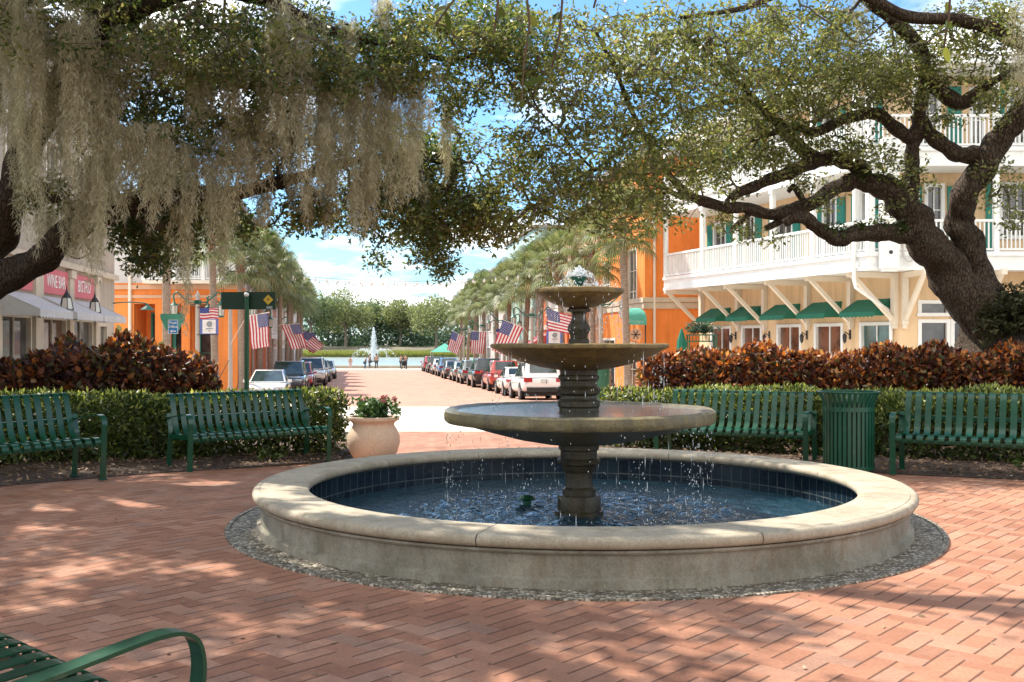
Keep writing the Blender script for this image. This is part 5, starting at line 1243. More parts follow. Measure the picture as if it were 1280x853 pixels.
# ---------------- shop building at the left edge
SD = Vector((-.1435, .9896, 0)); SW = Vector((-12.5, 33, 0)); LS = 14.0; Fl = Fac(SW - SD * LS, SD)
sb = thing('taupe_shop_building', 'taupe shop building with pink signs and grey awnings at the left edge', 'building', Fl.P(LS / 2, gz(27)))
u_ = lambda px: Fl.at_px(px)
zs0, zs1 = 2.62, 3.16
bays = [(u_(-1), u_(38), 'GRILL &'), (u_(51), u_(82), 'WINE BAR'), (u_(89), u_(115), 'BISTRO')]
u3e = bays[2][1]; step = bays[1][0] - bays[0][0]
wl = MB(); ops = []
for a, b, _ in bays: ops.append((a + .05, b - .05, -.55, 2.0))
ops.append((u_(121), u_(133), -.6, 1.9)); ops.append((bays[0][0] - 2.6, bays[0][0] - .4, -.5, 2.0)); ops.append((bays[0][0] - 5.4, bays[0][0] - 3.2, -.5, 2.0))
up = [(bays[0][0] - 4.5, bays[0][0] - 3.5), (bays[0][0] + .4, bays[0][0] + 1.4), (bays[1][0] + .4, bays[1][0] + 1.4), (bays[2][0] + .5, bays[2][0] + 1.5)]
for a, b in up: ops.append((a, b, 4.6, 6.4))
facade(wl, Fl, -1.5, LS, -1.2, 8.6, ops); Q = [Fl.P(-1.5, 0)[:2], Fl.P(LS, 0)[:2], Fl.P(LS, 0, -10)[:2], Fl.P(-1.5, 0, -10)[:2]]; shell(wl, Q, -1.2, 8.6, (0,)); wl.build('wall', M['taupe'], sb)
for i, o in enumerate(ops): window(Fl, o, sb, M['tan_trim'] if i < 6 else M['white_warm'], M['glass_warm'] if i == 1 else M['glass'], 2, 2)
flat_roof(Q, 8.6, sb, M['roof'], .5, .35)
t = MB(); Fl.box(t, -1.5, LS + .02, 3.34, 3.5, .002, .14); Fl.box(t, -1.5, LS + .03, 7.9, 8.2, .002, .16); t.build('cornice', M['tan_trim'], sb)
for a, b in ((bays[0][1] + .1, bays[1][0] - .1), (bays[1][1] + .06, bays[2][0] - .06), (bays[2][1] + .08, bays[2][1] + .5), (bays[0][0] - .38, bays[0][0] - .1)):
    p = MB(); Fl.box(p, a, b, -1.2, 3.1, .002, .10); Fl.box(p, a - .04, b + .04, 3.1, 3.3, .003, .15); p.build('pilaster', M['tan_trim'], sb)
for a, b, w in bays:
    s = MB(); Fl.box(s, a + .02, b - .02, zs0, zs1 + .08, .005, .06); so = s.build('sign', M['sign_pink'], sb)
    me = put_text(w, .46, M['letter'], so, Fl.P((a + b) / 2, (zs0 + zs1) / 2 + .03, .066), Fl.u[:], sx=(b - a - .35) / (.30 * len(w)) if len(w) > 6 else .9)
    awning(Fl, a - .22, b + .22, 2.54, 2.13, .90, .15, sb, M['awning_grey'], 12)
for u in (bays[1][0] - .1, bays[2][0] - .08):
    l = MB(); c = Fl.P(u, 2.35, .62); l.lathe([(.0, .34), (.02, .30), (.03, .26), (.10, .16), (.11, .14), (.16, -.14), (.14, -.17), (0, -.17)], 6, c); lo = l.build('gas_lantern', M['lamp_glass'], sb)
    l = MB(); l.lathe([(.0, .46), (.012, .36), (.03, .28), (.115, .155), (.12, .135), (.0, .2)], 6, c); l.lathe([(.17, -.13), (.17, -.17), (.0, -.19)], 6, c)
    for k in range(6): a = math.pi * k / 3; l.bar(c + Vector((.112 * math.cos(a), .112 * math.sin(a), .14)), c + Vector((.165 * math.cos(a), .165 * math.sin(a), -.14)), .016, .016)
    l.bar(Fl.P(u, 2.1, .0), Fl.P(u, 2.15, .62), .04, .04); l.build('lantern_cage', M['iron'], lo)
for u in (bays[1][0] - .5, bays[2][0] - .4):
    l = MB(); l.tube(smooth_path([Fl.P(u, 3.7, .02), Fl.P(u, 3.62, .3), Fl.P(u, 3.8, .6), Fl.P(u, 4.0, .45), Fl.P(u, 3.85, .3)], 5), .022, 5); l.build('scroll_bracket', M['iron'], sb)
l = MB(); u = LS - .3; l.tube(smooth_path([Fl.P(u, 2.62, .02), Fl.P(u, 2.66, .5), Fl.P(u, 2.62, 1.0), Fl.P(u, 2.55, 1.05)], 5), .02, 6); l.lathe([(.03, .0), (.06, -.05), (.2, -.16), (.21, -.18), (0, -.1)], 14, Fl.P(u, 2.6, 1.05)); l.build('gooseneck_lamp', M['green_iron'], sb, True)
settle(sb)

# ---------------- orange building on the left corner
Yo = 55.0; F = Fac((xat(140, Yo), Yo, 0), (1, 0)); Lo = xat(297, Yo) - xat(140, Yo); X = lambda px: xat(px, Yo) - xat(140, Yo); Zp = lambda py: CAMZ + (CY - py) / FPX * Yo
lo = thing('orange_corner_building', 'orange corner building with a shaded porch and white balcony behind the post office sign', 'building', F.P(Lo / 2, gz(Yo)))
ZM = Zp(354); wl = MB(); ops = [(X(172), X(196), -1.3, Zp(384)), (X(201), X(226), -1.3, Zp(384)), (X(232), X(262), -1.3, Zp(384)), (X(200), X(208), Zp(330), Zp(290)), (X(240), X(250), Zp(345), Zp(300)), (X(270), X(280), Zp(330), Zp(285)), (X(160), X(170), Zp(330), Zp(290))]
facade(wl, F, 0, Lo, -1.6, ZM, [(X(168), X(268), -1.6, Zp(380))], .1); wu = MB(); facade(wu, F, 0, Lo, ZM, 8.6, ops[3:], .1); Q = [F.P(0, 0)[:2], F.P(Lo, 0)[:2], F.P(Lo - 2.3, 0, -12)[:2], F.P(0, 0, -12)[:2]]
# recessed porch behind the opening
for a, b in (((X(168), -1.6), (X(268), -1.6)),): pass
d_ = -1.8; a, b, z1 = X(168), X(268), Zp(380)
wl.quad(F.P(a, -1.6, 0), F.P(a, z1, 0), F.P(a, z1, d_), F.P(a, -1.6, d_)); wl.quad(F.P(b, -1.6, 0), F.P(b, z1, 0), F.P(b, z1, d_), F.P(b, -1.6, d_)); wl.quad(F.P(a, z1, 0), F.P(b, z1, 0), F.P(b, z1, d_), F.P(a, z1, d_))
Fi = Fac(F.P(0, 0, d_), (1, 0)); facade(wl, Fi, a, b, -1.6, z1, [(X(176), X(192), -1.3, Zp(392)), (X(206), X(222), -1.3, Zp(392)), (X(238), X(256), -1.3, Zp(392))], .1)
shell(wl, Q, -1.6, ZM, (0,)); wl.build('wall', M['orange'], lo); shell(wu, Q, ZM, 8.6, (0,)); wu.build('upper_wall', M['grey_wall'], lo)
for p in (199, 232): c = MB(); F.box(c, X(p) - .22, X(p) + .22, -1.6, z1, -.42, -.01); c.build('porch_column', M['orange'], lo)
for o in ((X(176), X(192), -1.3, Zp(392)), (X(206), X(222), -1.3, Zp(392)), (X(238), X(256), -1.3, Zp(392))): w = window(Fi, o, lo, M['shutter'], M['glass'], 1, 2, .08, 'door', False)
for o in ops[3:]: window(F, o, lo, M['white'], M['glass'], 2, 2)
t = MB(); F.box(t, 0, Lo, Zp(373), Zp(369), .002, .06); F.box(t, 0, Lo, Zp(362), Zp(356.5), .002, .12); t.build('belt_course', M['peach'], lo)
bl = MB(); F.box(bl, X(188), X(300), Zp(356), Zp(352), .02, 1.2); bo = bl.build('balcony', M['white_warm'], lo); railing(F, X(189), X(299), Zp(352), 1.35, 1.1, bo, M['white'], .2)
for p in (189, 226, 262, 299): q = MB(); F.box(q, X(p) - .09, X(p) + .09, Zp(352), Zp(352) + 3.4, 1.02, 1.19); q.build('post', M['white'], bo)
d = MB(); d.tube([F.P(X(163), 8.5, .08), F.P(X(163), -1.5, .08)], .09, 8); d.build('downpipe', M['white_warm'], lo, True)
flat_roof(Q, 8.6, lo, M['roof'], .6, .3); settle(lo)
# ---------------- row down the left of the street
def rowL(y0, L): A = Vector((-16.95 - .14 * (y0 - 68), y0, 0)); u = Vector((-.13, .9915, 0)); return Fac(A, u)
for y0, L, z1, wm, nm, lab, trim in ((67.8, 10, 9.4, 'grey_wall', 'grey_building', 'tall pale grey building right behind the first palms on the left', None), (78.2, 9, 8.8, 'pink_wall', 'pink_building', 'dusty pink building behind the middle palms on the left', None), (87.5, 12, 8.6, 'white_warm', 'white_building', 'off white building behind the far palms on the left', None), (100, 16, 8.0, 'grey_wall', 'grey_building', 'last grey building at the lake end of the left side of the street', None)):
    F = rowL(y0, L); us = [(1 + 3 * k, 2.2 + 3 * k) for k in range(int((L - 1) / 3))]
    o, _ = generic(nm, lab, F, L, 9, -2.4, z1, M[wm], M['roof'], [(5.4, 7.2, us, 2, 2), (2.2, 4.2, us, 2, 2), (-1.6, .8, [(.8, 3.6), (5, 8)], 3, 2)], trim=[(1.2, 1.5, .1)])
    if y0 < 68:
        p = MB(); F.box(p, 0, L, -1.6, 1.1, .01, .05); p.build('shopfront', M['orange2'], o)
        b = MB(); F.box(b, .2, 8, 1.6, 1.9, .1, 1.3); bo = b.build('balcony', M['white'], o); railing(F, .25, 7.95, 1.9, 1.1, 1.22, bo, M['white'], .2)
    settle(o)
# ================================================================ palms
def make_palm(seed, h):
    r = np.random.default_rng(seed); t = thing('cabbage_palm', '', 'palm tree')
    mb = MB(); n = 16; pts = []; rs = []; lx, ly = r.normal(0, .12, 2)
    for i in range(n + 1):
        f = i / n; pts.append((lx * f * f, ly * f * f, h * f)); rs.append(.20 * (1 + .35 * max(0, .12 - f) / .12) * (1 - .12 * f) * (1 + .03 * math.sin(i * 2.3)))
    mb.tube(pts, rs, 12); mb.build('trunk', M['palm_bark'], t, True, 60); top = np.array(pts[-1])
    # boots: old leaf bases under the crown
    mb = MB()
    for k in range(34):
        a = k * 2.4; z = h - 1.15 + 1.1 * k / 34; c = Vector((lx + .17 * math.cos(a), ly + .17 * math.sin(a), z)); mb.bar(c, c + Vector((.17 * math.cos(a), .17 * math.sin(a), .26)), .07, .025)
    mb.build('leaf_base', M['palm_dead'], t)
    VV = []; FF = []; nb = 0; PT = MB(); dead = []
    nf = 44
    for k in range(nf):
        az = k * 2.399 + r.normal(0, .15); f = k / nf; el = 1.35 - 1.95 * f + r.normal(0, .08)   # from upright to hanging
        L = 1.15 + .35 * r.random(); d = np.array([math.cos(az) * math.cos(el), math.sin(az) * math.cos(el), math.sin(el)]); base = top + np.array([0, 0, -.25 * f]) ; hub = base + d * L + np.array([0, 0, -.12 * L])
        PT.tube([base, base + d * L * .55 + np.array([0, 0, .03]), hub], [.022, .016, .011], 4, False)
        side = np.cross(d, [0, 0, 1]); side /= np.linalg.norm(side) + 1e-9; up = np.cross(side, d)
        m = 24; R_ = .92 + .25 * r.random()
        for j in range(m):
            a = (j / (m - 1) - .5) * 3.9; dd = d * math.cos(a) + side * math.sin(a) * .95 + up * (.12 - .1 * abs(a)); dd /= np.linalg.norm(dd); ss = np.cross(dd, up); ss /= np.linalg.norm(ss) + 1e-9
            l = R_ * (1 - .22 * (abs(a) / 2) ** 2); w = .07; nn = np.cross(ss, dd); droop = np.array([0, 0, -.30 - .15 * r.random()])
            p0 = hub; p1 = hub + dd * l * .55 + ss * w * .5; p2 = hub + dd * l * .55 - ss * w * .5; p3 = hub + dd * l * .95 + droop * l
            VV += [p0, p1, p3, p2]; FF.append((nb, nb + 1, nb + 2, nb + 3)); nb += 4
    PT.build('frond_stalk', M['palm_leaf'], t)
    link('crown', np_mesh('crown', np.array(VV), np.array(FF), M['palm_leaf']), t)
    return t
protoP = [make_palm(400 + i, h) for i, h in enumerate((6.6, 7.2, 6.2))]
nP = [0, 0, 0]
def palm(px, Y, label, h=None, group=None, dx=0):
    i = len(PALMS) % 3; base = protoP[i]; o = base if nP[i] == 0 else copy_tree(base); nP[i] += 1
    o.location = (xat(px, Y) + dx, Y, gz(Y) + .1); o.rotation_euler = (0, 0, random.random() * 6.28); o['label'] = label; o['group'] = group; PALMS.append(o)
    if h: s = h / (6.6, 7.2, 6.2)[i]; o.scale = (1, 1, s)
    kk = .78 + .26 * random.random(); o.scale = (kk, kk, o.scale[2] * (.94 + .12 * random.random())); o.rotation_euler = (random.uniform(-.035, .035), random.uniform(-.035, .035), o.rotation_euler[2])
    return o
PALMS = []
ordw = ['nearest', 'second', 'third', 'fourth', 'fifth', 'sixth', 'seventh', 'eighth', 'ninth', 'tenth', 'eleventh', 'twelfth']
for k, (px, Y) in enumerate([(210, 40.5), (270, 46), (303, 52), (324, 58), (338, 64), (350, 71), (358, 78), (365, 86), (371, 95), (376, 104)]): palm(px, Y, f'{ordw[k]} cabbage palm of the left row, counted from the camera', 7.3 if k < 2 else 6.9, 'palms along the left of the street')
for k, (px, Y) in enumerate([(785, 43), (741, 49), (703, 56), (676, 62), (655, 68.5), (637, 75), (621, 82), (606, 89), (594, 97), (584, 105), (576, 113)]): palm(px, Y, f'{ordw[k]} cabbage palm of the right row, counted from the camera', 7.3 if k == 0 else 6.8, 'palms along the right of the street')

# ================================================================ street lamps, banners, flags
def make_lamp():
    t = thing('street_lamp', '', 'street lamp'); m = MB(); m.lathe([(.17, 0), (.17, .3), (.11, .4), (.095, .5), (.085, 4.3), (.10, 4.32), (.10, 4.42), (.05, 4.5), (.0, 4.62)], 14); m.build('pole', M['pole'], t, True, 35)
    for s in (-1, 1):
        a = MB(); a.tube(smooth_path([(0, 0, 4.12), (s * .35, 0, 4.10), (s * .62, 0, 4.30), (s * .86, 0, 4.52), (s * 1.02, 0, 4.40), (s * 1.0, 0, 4.16)], 5), .035, 7)
        a.tube(smooth_path([(s * .1, 0, 3.95), (s * .35, 0, 4.02), (s * .48, 0, 4.2), (s * .36, 0, 4.3)], 5), .022, 6); a.box((s * .02, 0, 4.1), (.24, .22, .16)); a.build('arm', M['green_iron'], t, True)
        c = Vector((s * 1.0, 0, 3.72)); a = MB(); a.lathe([(.0, .46), (.03, .44), (.05, .36), (.17, .27), (.19, .24), (.165, .235)], 12, c); a.lathe([(.13, -.2), (.12, -.26), (0, -.29)], 12, c); 
        for k in range(6): q = k * math.pi / 3; a.bar(c + Vector((.158 * math.cos(q), .158 * math.sin(q), .24)), c + Vector((.125 * math.cos(q), .125 * math.sin(q), -.2)), .015, .015)
        l = a.build('lantern', M['green_iron'], t, True, 40); a = MB(); a.lathe([(.15, .235), (.118, -.2)], 12, c); a.build('lantern_glass', M['lamp_glass'], l, True)
    return t
protoL = make_lamp(); LAMPS = []
def lamp(px, Y, label, group, rz=0.0, s=1.0):
    o = protoL if not LAMPS else copy_tree(protoL); LAMPS.append(o); o.location = (xat(px, Y), Y, gz(Y) + .13); o.rotation_euler = (0, 0, rz); o['label'] = label; o['group'] = group; o.scale = (s, s, s); return o
gl, gr_ = 'street lamps on the left pavement', 'street lamps on the right pavement'
LL = [lamp(247, 44, 'street lamp just right of the post office sign, a patriotic banner on its pole', gl, 0, .98), lamp(288, 47, 'street lamp behind the dark green sign board, second on the left', gl, 0), lamp(316, 60, 'third street lamp on the left pavement', gl), lamp(341, 74, 'fourth street lamp on the left pavement', gl), lamp(357, 90, 'farthest street lamp on the left pavement', gl)]
LR = [lamp(751, 46.5, 'nearest street lamp on the right, between two palms behind the top bowl', gr_), lamp(665, 57, 'second street lamp on the right, above the red car', gr_), lamp(630, 68, 'third street lamp on the right, behind a flag', gr_), lamp(603, 82, 'fourth street lamp on the right pavement', gr_), lamp(580, 98, 'farthest street lamp on the right pavement', gr_)]
def make_flag(name, hoist, fly, amp, seed, stripes=True):
    """returns mesh with stripes / canton by face material; local x = fly, z = -hoist direction set by placement"""
def flag(label, O, h, f, group, hl=.92, fl=1.45, seed=0, pole_from=None):
    """hoist corner O, hoist direction h, fly direction f: an American flag"""
    O = Vector(O); h = Vector(h).normalized(); f = Vector(f).normalized(); n = h.cross(f).normalized(); t = thing('american_flag', label, 'flag', O, 0, group); rr = random.Random(seed); ph = rr.random() * 6
    nu, nv = 20, 26; V = []; Fc = []; mi = []
    def pos(u, v):  # u along fly 0..1, v along hoist 0..1 (0 = canton side)
        w = .07 * u * math.sin(v * 7 + ph + 2 * u) + .05 * u * math.sin(9 * u + ph)
        return h * (v * hl * (1 - .10 * u)) + f * (u * fl) + n * w
    for i in range(nu + 1):
        for j in range(nv + 1): V.append(pos(i / nu, j / nv)[:])
    for i in range(nu):
        for j in range(nv):
            Fc.append((i * (nv + 1) + j, (i + 1) * (nv + 1) + j, (i + 1) * (nv + 1) + j + 1, i * (nv + 1) + j + 1)); s = j // 2
            mi.append(2 if (i < 8 and s < 7) else (0 if s % 2 == 0 else 1))
    link('cloth', np_mesh('cloth', np.array(V), np.array(Fc), [M['flag_red'], M['flag_white'], M['flag_blue']], mi, True), t)
    mb = MB()
    for row in range(9):
        for k in range(6 if row % 2 == 0 else 5):
            u = (.033 + .066 * k + (.033 if row % 2 else 0)) ; v = .538 * (row + 1) / 10; c = pos(u, v)
            for sg in (-1, 1):
                st = []
                for q in range(10): a = q * math.pi / 5; rad = .026 if q % 2 == 0 else .011; st.append(c + h * (rad * math.cos(a)) + f * (rad * math.sin(a)) + n * (.005 * sg))
                mb.add([c + n * (.005 * sg)] + st, [(0, 1 + q, 1 + (q + 1) % 10) for q in range(10)])
    mb.build('star_field', M['flag_white'], t)
    if pole_from is not None:
        mb = MB(); a = Vector(pole_from) - O; b = h * -.06; far = h * (hl + .05); mb.tube([a, far if (a - b).length > (a - far).length and False else b] if (a - b).length < (a - far).length else [a, far, b], .014, 6); mb.build('flag_pole', M['white_warm'], t)
    return t
gf1, gf2 = 'american flags on the left lamp posts', 'american flags on the right lamp posts'
def lampP(o, z): return Vector(o.location) + Vector((0, -.1, z))
p = at(335, 391, 46.6); flag('american flag hanging limp below the dark green sign board, stripes upright', p, (-1, .05, -.16), (.04, .05, -1), gf1, .92, 1.5, 1, lampP(LL[1], 2.3))
p = at(374, 405, 59); flag('tilted american flag over the dark blue parked car', p, (-1, .1, -.05), (.34, .1, -1), gf1, 1.05, 1.45, 2, lampP(LL[2], 2.6))
p = at(383, 413, 74); flag('american flag fluttering right of the tilted one on the left side', p, (-.8, .1, -.65), (.72, .1, -.62), gf1, 1.1, 1.6, 3, lampP(LL[3], 2.4))
p = at(392, 415, 90); flag('farthest american flag on the left, nearest the lake', p, (-.95, .1, -.2), (.45, 0, -.9), gf1, 1.3, 1.7, 4, lampP(LL[4], 2.5))
p = at(629, 400, 56.5); flag('large american flag slanting out over the black parked car on the right', p, (.92, .05, -.36), (-.35, .0, -.93), gf2, 1.15, 1.75, 5, lampP(LR[1], 2.7))
p = at(589, 414, 80); flag('american flag hanging straight between the farthest one and the slanting one', p, (1, .05, -.06), (-.05, 0, -1), gf2, 1.15, 1.7, 6, lampP(LR[3], 2.6))
p = at(565, 414, 97); flag('farthest american flag on the right, leaning towards the lake', p, (.9, .05, -.42), (-.25, 0, -.95), gf2, 1.2, 1.8, 7, lampP(LR[4], 2.7))
p = at(683, 386, 47); flag('american flag mostly hidden behind the top bowl of the fountain', p, (.1, .1, -1), (1, .05, -.28), gf2, .95, 1.5, 8, None)
def banner(label, px0, px1, py0, py1, Y, group, pole):
    a, b = at(px0, py0, Y), at(px1, py1, Y); w, h = b.x - a.x, a.z - b.z; t = thing('street_banner', label, 'banner', a, 0, group)
    def rect(mb, u0, u1, v0, v1, d): mb.box(((u0 + u1) / 2 * w, -d, -(v0 + v1) / 2 * h), ((u1 - u0) * w, .012, (v1 - v0) * h))
    m = MB(); rect(m, 0, 1, .42, 1, 0); m.build('lower_panel', M['banner_blue'], t); m = MB(); rect(m, .14, .86, .45, .97, .014); m.build('white_panel', M['flag_white'], t)
    m = MB(); rect(m, 0, 1, 0, .42, 0); m.build('flag_panel', M['flag_white'], t); m = MB()
    for k in range(4): 
        v = .03 + .11 * k
        for q in range(10): x0 = q / 10; m.quad(*[Vector((x * w, -.02, -(vv + .018 * math.sin(x * 7)) * h)) for x, vv in ((x0, v), (x0 + .1, v), (x0 + .1, v + .055), (x0, v + .055))])
    m.build('red_stripe', M['flag_red'], t); m = MB(); rect(m, 0, .5, 0, .2, .024); m.build('blue_canton', M['flag_blue'], t)
    m = MB(); c = Vector((w * .52, -.024, -h * .62)); m.extr([c + Vector((.16 * w * math.cos(k * math.pi / 8), 0, .16 * w * math.sin(k * math.pi / 8))) for k in range(16)], (0, -.01, 0)); rect(m, .34, .7, .77, .81, .024); rect(m, .44, .6, .86, .885, .024); m.build('emblem', M['emblem'], t)
    m = MB(); s = 1 if pole > (a.x + b.x) / 2 else -1; m.bar((0 if s > 0 else w, .01, .02), (pole - a.x, .01, .02), .025, .025); m.bar((0, .01, .02), (w, .01, .02), .025, .025); m.bar((0, .01, -h - .02), (w, .01, -h - .02), .025, .025); m.bar((0 if s > 0 else w, .01, -h - .02), (pole - a.x, .01, -h - .02), .025, .025); m.build('banner_arm', M['iron'], t); return t
gb = 'patriotic banners on the lamp posts'
banner('patriotic banner with a white panel and emblem right of the nearest left lamp post', 250, 273, 385, 418, 43.9, gb, LL[0].location.x)
banner('partly hidden patriotic banner beside the limp american flag', 326, 336, 410, 428, 59.9, gb, LL[2].location.x)
banner('patriotic banner seen above the right end of the middle bowl, behind the fountain', 683, 703, 402, 430, 50, gb, LR[0].location.x)
banner('small patriotic banner low behind the slanting flag on the right', 620, 630, 412, 428, 67.9, gb, LR[2].location.x)
# ---------------- signs
Y = 19.6; o = thing('street_sign', 'wide dark green sign board with a yellow diamond on a slim green pole', 'sign', (xat(308.5, Y), Y, gz(Y))); g0 = gz(Y); cx = o.location.x
def zz(py, Y=19.6): return CAMZ + (CY - py) / FPX * Y - gz(Y)
m = MB(); m.lathe([(.045, 0), (.045, zz(364)), (.0, zz(363.5))], 14); m.build('pole', M['pole_green'], o, True, 40)
m = MB(); m.sphere((0, -.02, zz(368.5)), .048, 12, 8); m.build('finial', M['letter'], o, True)
m = MB(); x0, x1 = xat(275.5, Y) - cx, xat(343.5, Y) - cx; m.box(((x0 + x1) / 2, .07, (zz(365) + zz(387)) / 2), (x1 - x0, .025, zz(365) - zz(387))); m.build('sign_board', M['dark_green'], o)
m = MB(); c = Vector((xat(334.5, Y) - cx, .05, zz(374.8))); rr = .095; m.extr([c + Vector((rr, 0, 0)), c + Vector((0, 0, rr)), c + Vector((-rr, 0, 0)), c + Vector((0, 0, -rr))], (0, -.008, 0)); d_ = m.build('yellow_diamond', M['yellow'], o)
m = MB(); m.extr([c + Vector((.022 * math.cos(k), -.012, .022 * math.sin(k) + .01)) for k in np.linspace(0, 5.6, 10)], (0, -.006, 0)); m.build('diamond_mark', M['wood'], d_)
m = MB(); m.box((xat(336, Y) - cx, .05, zz(384.5)), (.11, .008, .05)); m.build('small_plate', M['emblem'], o)
Y = 26; o = thing('post_office_sign', 'sage green shield sign with a blue Post Office panel and an arrow pointing left', 'sign', (xat(216, Y), Y, gz(Y))); cx = o.location.x; zz2 = lambda py: zz(py, 26); xx = lambda px: xat(px, 26) - cx
m = MB(); m.lathe([(.035, 0), (.035, zz2(396))], 10); m.build('pole', M['pole_green'], o, True)
m = MB(); m.extr([(xx(201), -.04, zz2(392.5)), (xx(231.5), -.04, zz2(392.5)), (xx(231.5), -.04, zz2(398)), (xx(224), -.04, zz2(413)), (xx(208.5), -.04, zz2(413)), (xx(201), -.04, zz2(398))], (0, .03, 0)); m.build('shield_board', M['sign_green'], o)
m = MB(); x0, x1, z0, z1 = xx(211), xx(223.5), zz2(417.5), zz2(400); m.box(((x0 + x1) / 2, -.052, (z0 + z1) / 2), (x1 - x0, .012, z1 - z0)); pn = m.build('blue_panel', M['sign_blue'], o)
m = MB(); e = .014
for (a, b, c, d) in ((x0, x1, z0, z0 + e), (x0, x1, z1 - e, z1), (x0, x0 + e, z0 + e, z1 - e), (x1 - e, x1, z0 + e, z1 - e)): m.box(((a + b) / 2, -.061, (c + d) / 2), (b - a, .004, d - c))
m.build('panel_border', M['letter'], pn); put_text('Post', .105, M['letter'], pn, (0 + (x0 + x1) / 2, -.063, z1 - .075), (1, 0, 0), bold=.002); put_text('Office', .09, M['letter'], pn, ((x0 + x1) / 2, -.063, z1 - .175), (1, 0, 0), bold=.002)
m = MB(); c = Vector(((x0 + x1) / 2, -.062, z0 + .065)); m.bar(c + Vector((.075, 0, 0)), c + Vector((-.03, 0, 0)), .004, .03); m.extr([c + Vector((-.085, 0, 0)), c + Vector((-.02, 0, .04)), c + Vector((-.02, 0, -.04))], (0, -.004, 0)); m.build('arrow', M['letter'], pn)
# ---------------- folded umbrellas and the dark iron palm emblem by the cream building
for k, (px, Y, py, lab) in enumerate(((852, 33.5, 413, 'folded dark green parasol standing left of the green awnings'),)):
    o = thing('folded_parasol', lab, 'parasol', (xat(px, Y), Y, gz(Y))); H = CAMZ + (CY - py) / FPX * Y - gz(Y); m = MB(); m.lathe([(.03, 0), (.03, H)], 8); m.lathe([(.3, 0), (.3, .06), (.05, .1)], 16); m.build('pole', M['wood'], o, True, 30)
    m = MB(); m.lathe([(.06, .85), (.17, .95), (.19, 1.2), (.13, H - .35), (.03, H + .02), (0, H + .06)], 16); m.v = [(x * (1 + .16 * math.cos(8 * math.atan2(y, x))), y * (1 + .16 * math.cos(8 * math.atan2(y, x))), z) if z > .3 else (x, y, z) for x, y, z in m.v]; m.build('canopy', M['awning_green'], o, True, 60)
Y = 33; o = thing('iron_planter', 'dark green iron planter frame with a clipped plant left of the green awnings', 'planter', (xat(877, Y), Y, gz(Y))); zt = CAMZ + (CY - 405) / FPX * Y - gz(Y); m = MB()
for sx in (-.42, .42):
    for sy in (-.2, .2): m.bar((sx, sy, 0), (sx, sy, zt - .35), .04, .04)
for z in (zt - .55, zt - .35): m.box((0, 0, z), (.9, .45, .04))
for i in range(9): m.bar((-.42 + .105 * i, -.2, zt - .55), (-.42 + .105 * i, -.2, zt - .35), .02, .02)
m.build('frame', M['pole_green'], o); m = MB(); m.box((0, 0, .45), (.8, .4, .7)); m.build('trough', M['pole_green'], o); r = np.random.default_rng(77); V, F = leaves_around(np.stack([r.normal(0, .2, 40), r.normal(0, .12, 40), zt - .25 + .25 * r.random(40)], 1), 12, .12, .14, .05, r); link('foliage', np_mesh('foliage', V, F, M['wood_dark']), o)

# ---------------- string lights across the street
pp = bpy.data.meshes.new('x'); bpy.data.meshes.remove(pp)
mbulb = MB(); mbulb.lathe([(.02, .0), (.022, -.06), (.05, -.1), (.055, -.15), (.03, -.2), (0, -.21)], 8); bme = mbulb.mesh('bulb', M['bulb'], True)
for k, (Y, pl, pr_, py, sag) in enumerate([(58, 324, 690, 338, 14), (78, 356, 637, 346, 9), (100, 372, 590, 362, 8)]):
    a, b = at(pl, py, Y), at(pr_, py, Y); o = thing('string_light', ['nearest string of bulbs slung between the palm rows', 'middle string of bulbs slung between the palm rows', 'farthest and lowest string of bulbs slung between the palm rows'][k], 'string light', a, 0, 'strings of bulbs across the street'); n = 26; Q = []; zs = sag / FPX * Y
    for i in range(n + 1): f = i / n; Q.append((b - a) * f + Vector((0, 0, -4 * zs * f * (1 - f))))
    m = MB(); m.tube(Q, .012, 5); m.build('cable', M['iron'], o)
    for i in range(1, n): c = link('bulb', bme, o); c.location = Q[i]; c.scale = (1.15, 1.15, 1.15)

